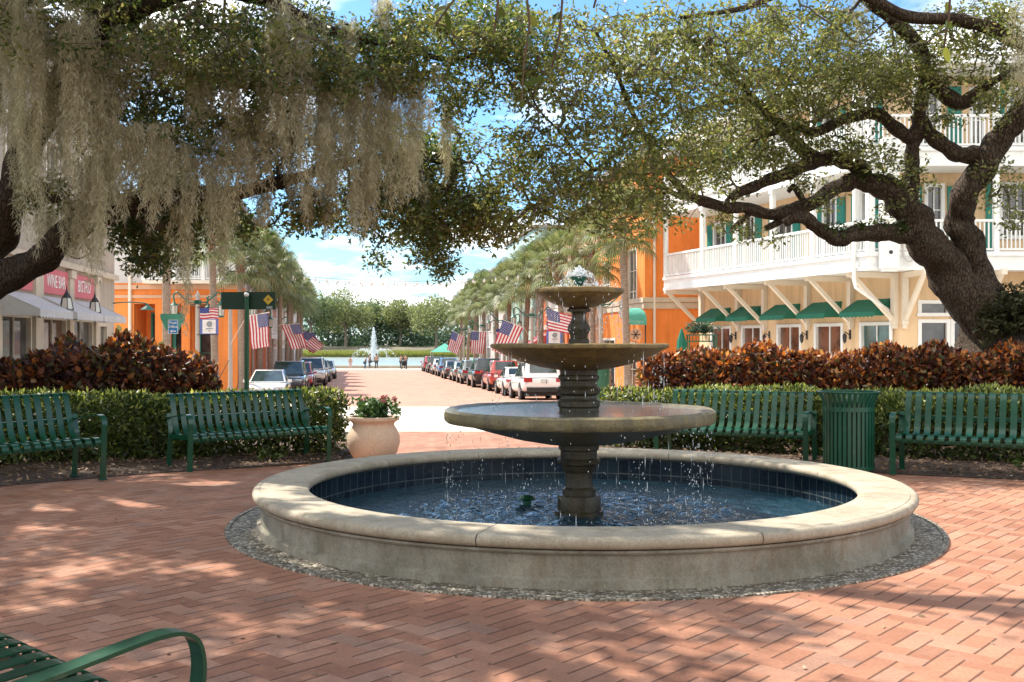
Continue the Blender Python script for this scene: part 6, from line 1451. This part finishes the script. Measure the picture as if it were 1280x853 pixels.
# ================================================================ cars
def make_car(L, W, H, kind, color, label, rear=True, metal=0.0, roof_col=None):
    t = thing('parked_car', label, 'car'); P = carpaint(color, metal); w = W / 2
    zb = {'suv': .62, 'sedan': .58, 'coupe': .52}[kind] * H if kind != 'suv' else .60 * H
    if kind == 'suv': st = [(-.50, .34, .52, .82), (-.488, .24, .59, .92), (-.44, .18, zb / H, .99), (-.30, .16, zb / H, 1), (0, .15, zb / H, 1), (.20, .15, zb / H * .99, 1), (.36, .16, .57, .99), (.45, .19, .54, .95), (.488, .23, .47, .88), (.50, .30, .42, .78)]; cab = (.25, .07, -.38, -.482, .77)
    elif kind == 'sedan': st = [(-.50, .40, .55, .80), (-.485, .30, .62, .90), (-.43, .20, .66, .98), (-.28, .17, .65, 1), (0, .15, .64, 1), (.20, .15, .63, 1), (.36, .17, .59, .98), (.45, .26, .53, .93), (.488, .30, .46, .84), (.50, .36, .40, .74)]; cab = (.20, .02, -.22, -.37, .78)
    else: st = [(-.50, .40, .55, .80), (-.485, .30, .60, .90), (-.43, .24, .64, .98), (-.28, .22, .63, 1), (0, .20, .60, 1), (.20, .20, .585, 1), (.36, .22, .55, .98), (.45, .25, .46, .93), (.488, .28, .40, .84), (.50, .32, .35, .72)]; cab = (.20, .0, -.16, -.36, .74)
    m = MB(); K = 12; V = []
    for x, zl, zt, ww in st:
        zl *= H; zt *= H; a = w * ww; hh = zt - zl
        ring = [(a * .55, zl), (a * .93, zl + .04), (a, zl + hh * .30), (a * 1.0, zl + hh * .55), (a * .965, zl + hh * .86), (a * .86, zt - .01)]
        V += [(x * L, y, z) for y, z in ring] + [(x * L, -y, z) for y, z in reversed(ring)]
    Fs = []
    for i in range(len(st) - 1):
        for k in range(K): Fs.append((i * K + k, i * K + (k + 1) % K, (i + 1) * K + (k + 1) % K, (i + 1) * K + k))
    Fs += [tuple(range(K)), tuple((len(st) - 1) * K + k for k in range(K))]; m.add(V, Fs)
    b = m.build('body', P, t, True, 75); sm_ = b.modifiers.new('round', 'SUBSURF'); sm_.levels = sm_.render_levels = 1
    def belt(x):
        for (xa, _, za, wa), (xb, _, zb_, wb) in zip(st, st[1:]):
            if xa <= x <= xb: f = (x - xa) / (xb - xa); return (za + (zb_ - za) * f) * H - .012, w * (wa + (wb - wa) * f)
        return st[-1][2] * H, w
    x0, x1, x2, x3, tw = cab; zr = H
    bz = [belt(x0), belt(x1), belt(x2), belt(x3)]
    bot = [(x * L, q[1] * .88, q[0]) for x, q in zip((x0, x1, x2, x3), bz)]; xm = (x1 + x2) / 2
    top = [(x1 * L, w * tw * .93, zr - .045), (xm * L, w * tw, zr), (x2 * L, w * tw * .95, zr - .035 if kind != 'suv' else zr - .01)]
    m = MB(); A = [Vector(p) for p in bot]; T = [Vector(p) for p in top]; mir = lambda p: Vector((p[0], -p[1], p[2]))
    for f in (lambda p: p, mir):
        q = lambda *ps: m.add([f(p) for p in ps], [tuple(range(len(ps)))])
        q(A[0], A[1], T[0]); q(A[1], A[2], T[2], T[1], T[0]); q(A[2], A[3], T[2])
    m.quad(A[0], mir(A[0]), mir(T[0]), T[0]); m.quad(A[3], mir(A[3]), mir(T[2]), T[2]); m.quad(T[0], mir(T[0]), mir(T[1]), T[1]); m.quad(T[1], mir(T[1]), mir(T[2]), T[2])
    ro_ = m.build('roof', carpaint(roof_col, metal) if roof_col else P, t, True, 35); bv = ro_.modifiers.new('round', 'BEVEL'); bv.width = .07; bv.segments = 3; bv.limit_method = 'ANGLE'
    def pane(name, pts, inset, off, mat=M['car_glass']):
        c = sum((Vector(p) for p in pts), Vector()) / len(pts); n = (Vector(pts[1]) - Vector(pts[0])).cross(Vector(pts[2]) - Vector(pts[0])).normalized()
        if n.dot(c - Vector((xm * L, 0, zr * .6))) < 0: n = -n
        g = MB(); g.extr([Vector(p).lerp(c, inset) + n * .002 for p in pts], n * off); g.build(name, mat, t)
    pane('windscreen', [A[0], mir(A[0]), mir(T[0]), T[0]], .09, .006); pane('rear_window', [A[3].lerp(T[2], .22), mir(A[3].lerp(T[2], .22)), mir(T[2]), T[2]], .2, .006)
    for f in (lambda p: p, mir):
        mid = A[1].lerp(A[2], .45); mt = Vector(T[1]).lerp(T[0], .0)
        pane('side_window', [f(A[0].lerp(A[1], .25)), f(mid), f(mt), f(T[0])], .10, .006); pane('side_window', [f(mid), f(A[2].lerp(A[3], .3)), f(T[2]), f(mt)], .10, .006)
    rad = .345 if kind == 'suv' else .32
    for sx in (.31, -.30):
        for sy in (-1, 1):
            y = sy * (w - .10); wm = MB(); cyl = lambda r0, y0, y1, mm: mm.add([(sx * L + r0 * math.cos(k * math.pi / 12), yy, rad + r0 * math.sin(k * math.pi / 12)) for yy in (y0, y1) for k in range(24)], [tuple(range(24)), tuple(range(24, 48))] + [(k, (k + 1) % 24, 24 + (k + 1) % 24, 24 + k) for k in range(24)])
            am = MB(); cyl(rad + .075, sy * (w - .05), sy * (w + .004), am); am.build('wheel_arch', M['trim'], b)
            cyl(rad, sy * (w - .22), sy * (w + .014), wm); wo = wm.build('wheel', M['tyre'], t, True, 40); rm = MB(); cyl(rad * .66, sy * (w), sy * (w + .02), rm); rm.build('rim', M['rim'], wo, True, 40)
    m = MB(); m.box((0, 0, .30), (L * .90, W * .84, .24)); m.build('underbody', M['trim'], t)
    # ends
    m = MB(); m.box((-L * .5 + .02, 0, .30 * H * .9), (.08, W * .80, .12 * H)); m.build('rear_bumper', M['trim'] if kind == 'suv' else P, t)
    for s in (-1, 1):
        m = MB(); zt = st[1][2] * H; m.box((-L * .487, s * w * .70, zt * .88), (.12, w * .30, .12 if kind != 'suv' else .17)); m.box((-L * .475, s * w * .88, zt * .90), (.26, w * .10, .12 if kind != 'suv' else .17)); m.build('tail_lamp', M['tail'], t)
        m = MB(); zt = st[-2][2] * H; m.box((L * .478, s * w * .66, zt * .93), (.15, w * .36, .09)); m.build('headlamp', M['head'], t)
        m = MB(); m.box((x0 * L - .12, s * (w + .06), bz[0][0] + .05), (.10, .18, .13)); m.build('mirror', P, t)
    m = MB(); m.box((L * .487, 0, st[-1][2] * H * .88), (.06, w * .9, .16)); m.build('grille', M['trim'], t); m = MB(); m.box((L * .492, 0, .26 * H), (.06, W * .72, .09)); m.build('air_intake', M['trim'], t)
    m = MB(); m.box((-L * .5 - .022, 0, .50 * H if kind == 'suv' else .52 * H * .9), (.02, .31, .16)); m.build('number_plate', M['plate'], t)
    return t
def place_car(t, x, y, ang):
    t.location = (x, y, gz(y) + .01); sl = (gz(y + 2) - gz(y - 2)) / 4
    f = Vector((math.sin(ang), math.cos(ang), 0)); f.z = sl * f.y; f.normalize(); l = Vector((0, 0, 1)).cross(f).normalized(); u = f.cross(l)
    t.rotation_euler = Matrix((f, l, u)).transposed().to_euler()
hd = math.atan2(-.145, 1)
# right row: seen from behind.  (left rear corner px, y of the rear bumper)
for px, y, kind, L, W, H, col, lab, kw in [
 (653, 45.4, 'suv', 4.6, 1.90, 1.66, (.80, .80, .79), 'white parked suv nearest the fountain, its rear half hidden by the pedestal', {}),
 (631, 52.6, 'sedan', 4.5, 1.82, 1.45, (.76, .76, .74), 'white parked sedan between the white suv and the red car', {}),
 (612, 58.6, 'suv', 4.5, 1.86, 1.72, (.48, .05, .03), 'red parked suv behind the two white cars on the right', {}),
 (592, 64.4, 'suv', 4.7, 1.92, 1.80, (.018, .02, .022), 'black parked suv with a sloping rear window on the right', {}),
 (577, 71, 'suv', 4.4, 1.82, 1.62, (.22, .25, .25), 'dark grey parked crossover in front of the black suv', dict(metal=.4)),
 (567, 77, 'sedan', 4.5, 1.8, 1.46, (.34, .37, .35), 'silver green parked sedan in the middle of the right row', dict(metal=.4)),
 (556, 83, 'sedan', 4.4, 1.8, 1.46, (.05, .055, .06), 'charcoal parked sedan past the silver one on the right', {}),
 (548, 91, 'suv', 4.4, 1.84, 1.62, (.06, .20, .42), 'bright blue parked car far down the right row', {}),
 (541, 97.5, 'sedan', 4.4, 1.8, 1.48, (.70, .71, .71), 'small white parked car just past the blue one', {}),
 (535, 104, 'suv', 4.4, 1.84, 1.66, (.03, .032, .035), 'black parked car second from the lake end of the right row', {}),
 (529.5, 110.5, 'suv', 4.4, 1.84, 1.62, (.50, .04, .06), 'red parked car at the lake end of the right row', {})]:
    t = make_car(L, W, H, kind, col, lab, **kw); t['group'] = 'cars parked along the right kerb'; x = xat(px, y) + W / 2; place_car(t, x + math.sin(hd) * L / 2, y + L / 2, hd)
for px, y, kind, L, W, H, col, lab, kw in [
 (357, 45.6, 'coupe', 4.4, 1.84, 1.34, (.78, .78, .77), 'low white parked sports coupe nearest on the left, behind the sign pole', {}),
 (381, 54, 'suv', 4.7, 1.94, 1.76, (.035, .045, .06), 'dark blue parked suv facing the plaza on the left', {}),
 (391, 60.5, 'suv', 4.5, 1.86, 1.62, (.42, .04, .05), 'red parked car wedged between the dark blue and the silver suv on the left', {}),
 (406.5, 67, 'suv', 4.8, 1.95, 1.84, (.62, .60, .57), 'silver white parked suv facing the plaza on the left', {}),
 (412, 75, 'suv', 4.5, 1.86, 1.62, (.16, .17, .17), 'dark grey parked car behind the silver white suv on the left', {}),
 (419, 83, 'sedan', 4.5, 1.82, 1.5, (.66, .67, .66), 'last white parked sedan of the left row', {})]:
    t = make_car(L, W, H, kind, col, lab, **kw); t['group'] = 'cars parked along the left kerb'; x = xat(px, y) - W / 2; place_car(t, x + math.sin(hd) * L / 2, y + L / 2, hd + math.pi)

# ================================================================ people by the lake
def make_person(label, x, y, H, yaw, shirt, trouser, arms, stride=.06, hair_long=False, lean=0.0):
    t = thing('person', label, 'person', (x, y, gz(y) + .012), yaw); s = H / 1.75
    J = dict(pel=(0, 0, .95), ch=(lean * .5, 0, 1.28), nk=(lean * .8, 0, 1.50), hd0=(lean, 0, 1.60), hd1=(lean * 1.1, 0, 1.71), lh=(0, .10, .90), rh=(0, -.10, .90), lk=(stride + .02, .11, .48), rk=(-stride * .3 + .03, -.11, .48), la=(stride, .12, .08), ra=(-stride * 1.6, -.12, .08), lt=(stride + .15, .13, .035), rt=(-stride * 1.6 + .15, -.13, .035), ls=(lean * .7, .19, 1.42), rs=(lean * .7, -.19, 1.42))
    for sd, k, e, h in ((1, 'l', *arms[0]), (-1, 'r', *arms[1])): J[k + 'e'] = e; J[k + 'w'] = h
    R0 = dict(pel=.15, ch=.15, nk=.062, hd0=.09, hd1=.085, lh=.10, rh=.10, lk=.062, rk=.062, la=.042, ra=.042, lt=.035, rt=.035, ls=.065, rs=.065, le=.045, re=.045, lw=.034, rw=.034)
    E = [('pel', 'ch'), ('ch', 'nk'), ('nk', 'hd0'), ('hd0', 'hd1'), ('pel', 'lh'), ('pel', 'rh'), ('lh', 'lk'), ('lk', 'la'), ('la', 'lt'), ('rh', 'rk'), ('rk', 'ra'), ('ra', 'rt'), ('ch', 'ls'), ('ch', 'rs'), ('ls', 'le'), ('le', 'lw'), ('rs', 're'), ('re', 'rw')]
    def skin(name, keys, rad, mat, parent):
        ks = list(keys); me = bpy.data.meshes.new(name); me.from_pydata([tuple(c * s for c in J[k]) for k in ks], [(ks.index(a), ks.index(b)) for a, b in E if a in ks and b in ks], [])
        o = bpy.data.objects.new(name, me); COL.objects.link(o); md = o.modifiers.new('skin', 'SKIN'); md.use_smooth_shade = True; sb_ = o.modifiers.new('sub', 'SUBSURF'); sb_.levels = sb_.render_levels = 1
        for v, k in zip(me.skin_vertices[0].data, ks): q = R0[k] * s * rad; v.radius = (q * (1.15 if k in ('ch', 'pel') else 1), q); v.use_root = (k == ks[0])
        dg = bpy.context.evaluated_depsgraph_get(); dg.update(); me2 = bpy.data.meshes.new_from_object(o.evaluated_get(dg)); bpy.data.objects.remove(o); me2.name = name; me2.materials.clear(); me2.materials.append(mat); return link(name, me2, parent)
    skin('body', list(J), 1.0, M['skin'], t); skin('shirt', ['ch', 'pel', 'ls', 'rs', 'le', 're'], 1.16, pm('shirt_cloth', shirt, None, 9, .85, .1), t); skin('trousers', ['pel', 'lh', 'rh', 'lk', 'rk', 'la', 'ra'], 1.2, pm('trouser_cloth', trouser, None, 9, .85, .1), t)
    m = MB(); c = Vector(J['hd1']) * s; m.sphere(c + Vector((-.018, 0, .015)) * s, .105 * s, 10, 8, (1, .9, .85 if not hair_long else 1.3)); m.build('hair', M['hair'], t, True)
down = (((.02, .25, 1.15), (.06, .26, .90)), ((.0, -.25, 1.15), (.05, -.26, .90))); push = (((.12, .24, 1.18), (.36, .16, 1.05)), ((.12, -.24, 1.18), (.36, -.16, 1.05))); up_ = (((.14, .23, 1.2), (.28, .12, 1.38)), ((.0, -.25, 1.15), (.05, -.26, .90)))
YP = 124.5
make_person('child in pale pink standing apart at the far left by the lake', xat(438, YP), YP, 1.45, R(100), (.60, .36, .32), (.55, .36, .32), down)
make_person('person in blue bending beside the lake fountain spray', xat(456, YP), YP, 1.5, R(20), (.06, .12, .22), (.05, .08, .14), push, .1, False, .22)
make_person('person in grey walking just left of the one in the pink top', xat(462.5, YP + 1), YP + 1, 1.75, R(200), (.18, .18, .20), (.10, .10, .12), up_, .12)
make_person('long haired person in a pinkish brown top and dark trousers facing the lake', xat(470.5, YP), YP, 1.75, R(90), (.28, .14, .12), (.06, .05, .05), down, .03, True)
make_person('person in dark clothes on the left of the pair with the pushchair', xat(501.5, YP), YP, 1.7, R(75), (.10, .12, .14), (.05, .05, .06), push)
make_person('person in black on the right of the pair with the pushchair', xat(507, YP), YP, 1.75, R(95), (.025, .025, .03), (.03, .03, .035), push, .08)
o = thing('pushchair', 'dark pushchair standing between the pair of people by the lake', 'pushchair', (xat(505, YP - .9), YP - .9, gz(YP) + .012)); m = MB()
for sx in (-.24, .24):
    m.bar((sx, -.35, .16), (sx, .45, .95), .03, .03); m.bar((sx, .35, .16), (sx, -.2, .7), .03, .03)
m.bar((-.24, .45, .95), (.24, .45, .95), .03, .03); m.build('frame', M['iron'], o); m = MB(); m.box((0, .0, .45), (.42, .45, .06)); m.box((0, .22, .66), (.42, .06, .45)); m.lathe([(.25, 0), (.2, .14), (.0, .2)], 12, (0, .1, .85)); m.build('seat', M['trim'], o)
for sx in (-.26, .26):
    for sy in (-.35, .35): m = MB(); m.add([(sx + dx, sy + .15 * math.cos(k * math.pi / 8), .15 + .15 * math.sin(k * math.pi / 8)) for dx in (-.02, .02) for k in range(16)], [tuple(range(16)), tuple(range(16, 32))] + [(k, (k + 1) % 16, 16 + (k + 1) % 16, 16 + k) for k in range(16)]); m.build('wheel', M['tyre'], o, True, 40)
# ---------------- green pop up tent far down on the right
o = thing('market_tent', 'small green peaked tent roof showing above the far blue parked car', 'tent', (xat(556, 108), 108, gz(108))); m = MB(); m.add([(-1.4, -1.4, 2.1), (1.4, -1.4, 2.1), (1.4, 1.4, 2.1), (-1.4, 1.4, 2.1), (0, 0, 3.0)], [(0, 1, 4), (1, 2, 4), (2, 3, 4), (3, 0, 4)]); m.build('canopy', M['awning_teal'], o)
for sx in (-1.35, 1.35):
    for sy in (-1.35, 1.35): m = MB(); m.box((sx, sy, 1.05), (.05, .05, 2.1)); m.build('leg', M['white'], o)

# ================================================================ lake fountain and the far shore
o = thing('lake_fountain', 'white water jet spraying up from the lake in front of the far trees', 'water jet', (xat(467, 185), 185, -2.2)); r = np.random.default_rng(88); n = 5200
h = 6.0 * r.random(n) ** .8; wd = .95 * (1 - (h / 6.2)) ** .8 + .04; a = r.random(n) * 6.28; q = np.abs(r.normal(0, .5, n)) * wd; P = [np.stack([q * np.cos(a), q * np.sin(a), h], 1)]
for sdx, sdy in ((1, .2), (-1, .1), (.7, -.8), (-.7, -.8), (.6, .8), (-.6, .8)):
    m_ = 150; t_ = r.random(m_); P.append(np.stack([sdx * (4.3 * t_) + r.normal(0, .14, m_) * (.4 + t_), sdy * 4.3 * t_ + r.normal(0, .14, m_), 2.2 * (1 - (1.45 * t_ - .72) ** 2 / .53) * 1.0 + r.normal(0, .12, m_)], 1))
P = np.concatenate(P); P = P[P[:, 2] > .05]
drops(P, .032, 3.0, 'spray', o); m = MB(); m.lathe([(.0, .12), (.5, .1), (.6, 0)], 16); m.build('nozzle_float', M['iron'], o); o['kind'] = 'thing'
for k, (px, w) in enumerate(((420, 20), (505, 30), (530, 25))): pass
r = np.random.default_rng(91); n = 9000; P = np.stack([r.uniform(-55, 5, n), 234.6 + 2.5 * r.random(n) ** 2, np.zeros(n)], 1); P[:, 2] = GZ(P[:, 1]) - .1; D = rand_dirs(n, r, 2.2, .5); S = unit(np.cross(D, np.tile([[0, 1.0, 0]], (n, 1)) + .2 * rand_dirs(n, r))); V, F = leaf_quads(P, D, S, .8 + .8 * r.random(n), .10 + .1 * r.random(n), .1)
tag(link('shore_reed_fringe', np_mesh('shore_reed_fringe', V, F, M['reed'])), 'yellow green reeds along the far lake shore', 'reeds', kind='stuff')
def far_tree(px, Y, top_py, wpx, mat, label, seed, trunk=True, base_py=None, n=2600, leaf=.62, group='trees beyond the lake'):
    r = np.random.default_rng(seed); g0 = gz(Y); x = xat(px, Y); H = CAMZ + (CY - top_py) / FPX * Y - g0; Wd = wpx / FPX * Y; t = thing('shore_tree', label, 'tree', (x, Y, g0), 0, group)
    m = MB(); th = H * .42; m.tube([(0, 0, -.2), (.1, 0, th * .5), (0, .1, th)], [.03 * H, .024 * H, .018 * H], 8); lobes = []
    for k in range(9): a = k * 2.4; lobes.append((Wd * .32 * math.cos(a) * (.6 + .4 * r.random()), Wd * .28 * math.sin(a), H * (.42 + .38 * r.random()), Wd * (.20 + .08 * r.random()), H * (.16 + .06 * r.random())))
    lobes.append((0, 0, H * .82, Wd * .24, H * .18))
    for l in lobes: m.tube([(0, 0, th * .8), ((l[0]) * .5, l[1] * .5, (th + l[2]) * .5), (l[0], l[1], l[2])], [.012 * H, .008 * H, .003 * H], 5)
    m.build('trunk', M['far_bark'], t, True)
    k = r.integers(0, len(lobes), n); Lb = np.array(lobes)[k]; d = unit(r.normal(size=(n, 3))); rad = r.random(n) ** .35
    C = np.stack([Lb[:, 0] + d[:, 0] * rad * Lb[:, 3], Lb[:, 1] + d[:, 1] * rad * Lb[:, 3], Lb[:, 2] + d[:, 2] * rad * Lb[:, 4]], 1); D = unit(d * .6 + rand_dirs(n, r)); S = unit(np.cross(D, rand_dirs(n, r))); V, F = leaf_quads(C, D, S, leaf * (.6 + .8 * r.random(n)), leaf * .6 * (.6 + .8 * r.random(n)), .2); link('crown', np_mesh('crown', V, F, mat), t)
FT = [(330, 262, 352, 92, 0, 'broad grey green tree behind the left flags'), (388, 258, 358, 70, 1, 'tall rounded tree at the left end of the open shore'), (432, 262, 360, 78, 0, 'large olive tree left of the lake jet'), (470, 275, 374, 56, 1, 'cool green tree directly behind the lake jet'), (500, 268, 374, 52, 0, 'mid green tree just right of the lake jet'), (545, 248, 369, 76, 0, 'big shore tree with a visible pale trunk above the far red car'), (600, 262, 372, 70, 1, 'cool green tree behind the right hand flags'), (650, 265, 366, 80, 0, 'tree behind the middle palms on the right'), (288, 268, 356, 84, 1, 'tree glimpsed between the left buildings and palms'), (705, 268, 364, 80, 1, 'tree behind the right hand buildings'), (410, 280, 372, 56, 1, 'darker tree filling the gap behind the left olive tree'), (524, 282, 380, 48, 1, 'lower tree filling the gap right of the jet')]
for k, (px, Y, tp, wp, mi_, lab) in enumerate(FT): far_tree(px, Y, tp, wp, M['far_leaf'] if mi_ == 0 else M['far_leaf2'], lab, 500 + k, n=4200 if 380 < px < 620 else 2200)
r = np.random.default_rng(95); n = 15000; P = np.stack([r.uniform(-120, 40, n), r.uniform(266, 292, n), 5.2 * r.random(n) ** 1.2], 1); P[:, 2] += .1; P[:, 2] *= 1 + .35 * np.sin(P[:, 0] * .35) + .2 * np.sin(P[:, 0] * 1.1); D = rand_dirs(n, r); S = unit(np.cross(D, rand_dirs(n, r))); V, F = leaf_quads(P, D, S, 1.0 * (.6 + .8 * r.random(n)), .7 * (.6 + .8 * r.random(n)), .2)
tag(link('undergrowth', np_mesh('undergrowth', V, F, M['wood_dark'])), 'dark undergrowth beneath the trees on the far shore', 'undergrowth', kind='stuff')

# ================================================================ camera, sun, sky
cam = bpy.data.cameras.new('camera'); co = bpy.data.objects.new('camera', cam); COL.objects.link(co); cam.sensor_width = 36; cam.lens = 36 * FPX / 1280; cam.clip_end = 5000; cam.clip_start = .05
co.location = (0, 0, CAMZ); co.rotation_euler = (R(90), 0, 0); scene.camera = co
to = Vector((SUN_AZ.x * math.cos(SUN_EL), SUN_AZ.y * math.cos(SUN_EL), math.sin(SUN_EL)))
sl = bpy.data.lights.new('sun', 'SUN'); sl.energy = SUN_E; sl.angle = R(.53); sl.color = (1, .92, .80); so = bpy.data.objects.new('sun', sl); COL.objects.link(so); so.rotation_euler = (-to).to_track_quat('-Z', 'Y').to_euler(); so.location = (-20, 20, 40)
g = G('World', True); scene.world = g.m
sky = g.n('ShaderNodeTexSky', sky_type='NISHITA'); sky.sun_disc = False; sky.sun_elevation = SUN_EL; sky.sun_rotation = math.atan2(SUN_AZ.x, SUN_AZ.y); sky.air_density = 1.0; sky.dust_density = 1.2; sky.ozone_density = 1.2
tc = g.n('ShaderNodeTexCoord'); sp = g.n('ShaderNodeSeparateXYZ'); g.l(tc.outputs['Generated'], sp.inputs[0]); zc = g.math('ADD', g.math('MAXIMUM', sp.outputs[2], 0.0), .16)
cv = g.n('ShaderNodeCombineXYZ'); g.l(g.math('DIVIDE', sp.outputs[0], zc), cv.inputs[0]); g.l(g.math('DIVIDE', sp.outputs[1], zc), cv.inputs[1]); g.l(g.math('MULTIPLY', sp.outputs[2], 2.0), cv.inputs[2])
n1 = g.math('ADD', g.noise(cv.outputs[0], CL_S, 7, .58), g.math('MULTIPLY', g.math('MAXIMUM', g.math('MULTIPLY', sp.outputs[1], -1.0), -.05), .28)); n1 = g.math('ADD', n1, g.math('MULTIPLY', g.math('SUBTRACT', .10, g.math('MINIMUM', sp.outputs[2], .10)), .9)); f = g.ramp(n1, [(CL_A, 0.0), (CL_B, 1.0)]); n2 = g.noise(cv.outputs[0], 2.6, 5)  # extra unseen cloud added behind the camera to brighten the facades
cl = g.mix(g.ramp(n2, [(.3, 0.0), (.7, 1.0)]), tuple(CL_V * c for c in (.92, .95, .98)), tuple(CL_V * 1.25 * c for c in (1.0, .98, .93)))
skc = g.mix(1.0, sky.outputs[0], SKY_T, 'MULTIPLY')
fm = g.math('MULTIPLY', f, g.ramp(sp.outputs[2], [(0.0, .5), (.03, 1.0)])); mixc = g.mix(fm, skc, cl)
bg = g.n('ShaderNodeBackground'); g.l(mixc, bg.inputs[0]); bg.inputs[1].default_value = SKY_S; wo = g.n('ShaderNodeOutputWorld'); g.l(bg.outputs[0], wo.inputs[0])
vs = scene.view_settings; vs.view_transform = 'Standard'; vs.look = 'None'; vs.gamma = 1; vs.exposure = EXPO; vs.use_curve_mapping = False; scene.display_settings.display_device = 'sRGB'
cy = scene.cycles; cy.max_bounces = 6; cy.diffuse_bounces = 4; cy.glossy_bounces = 3; cy.transmission_bounces = 4; cy.transparent_max_bounces = 4; cy.caustics_reflective = False; cy.caustics_refractive = False; cy.sample_clamp_indirect = 6; cy.use_denoising = True
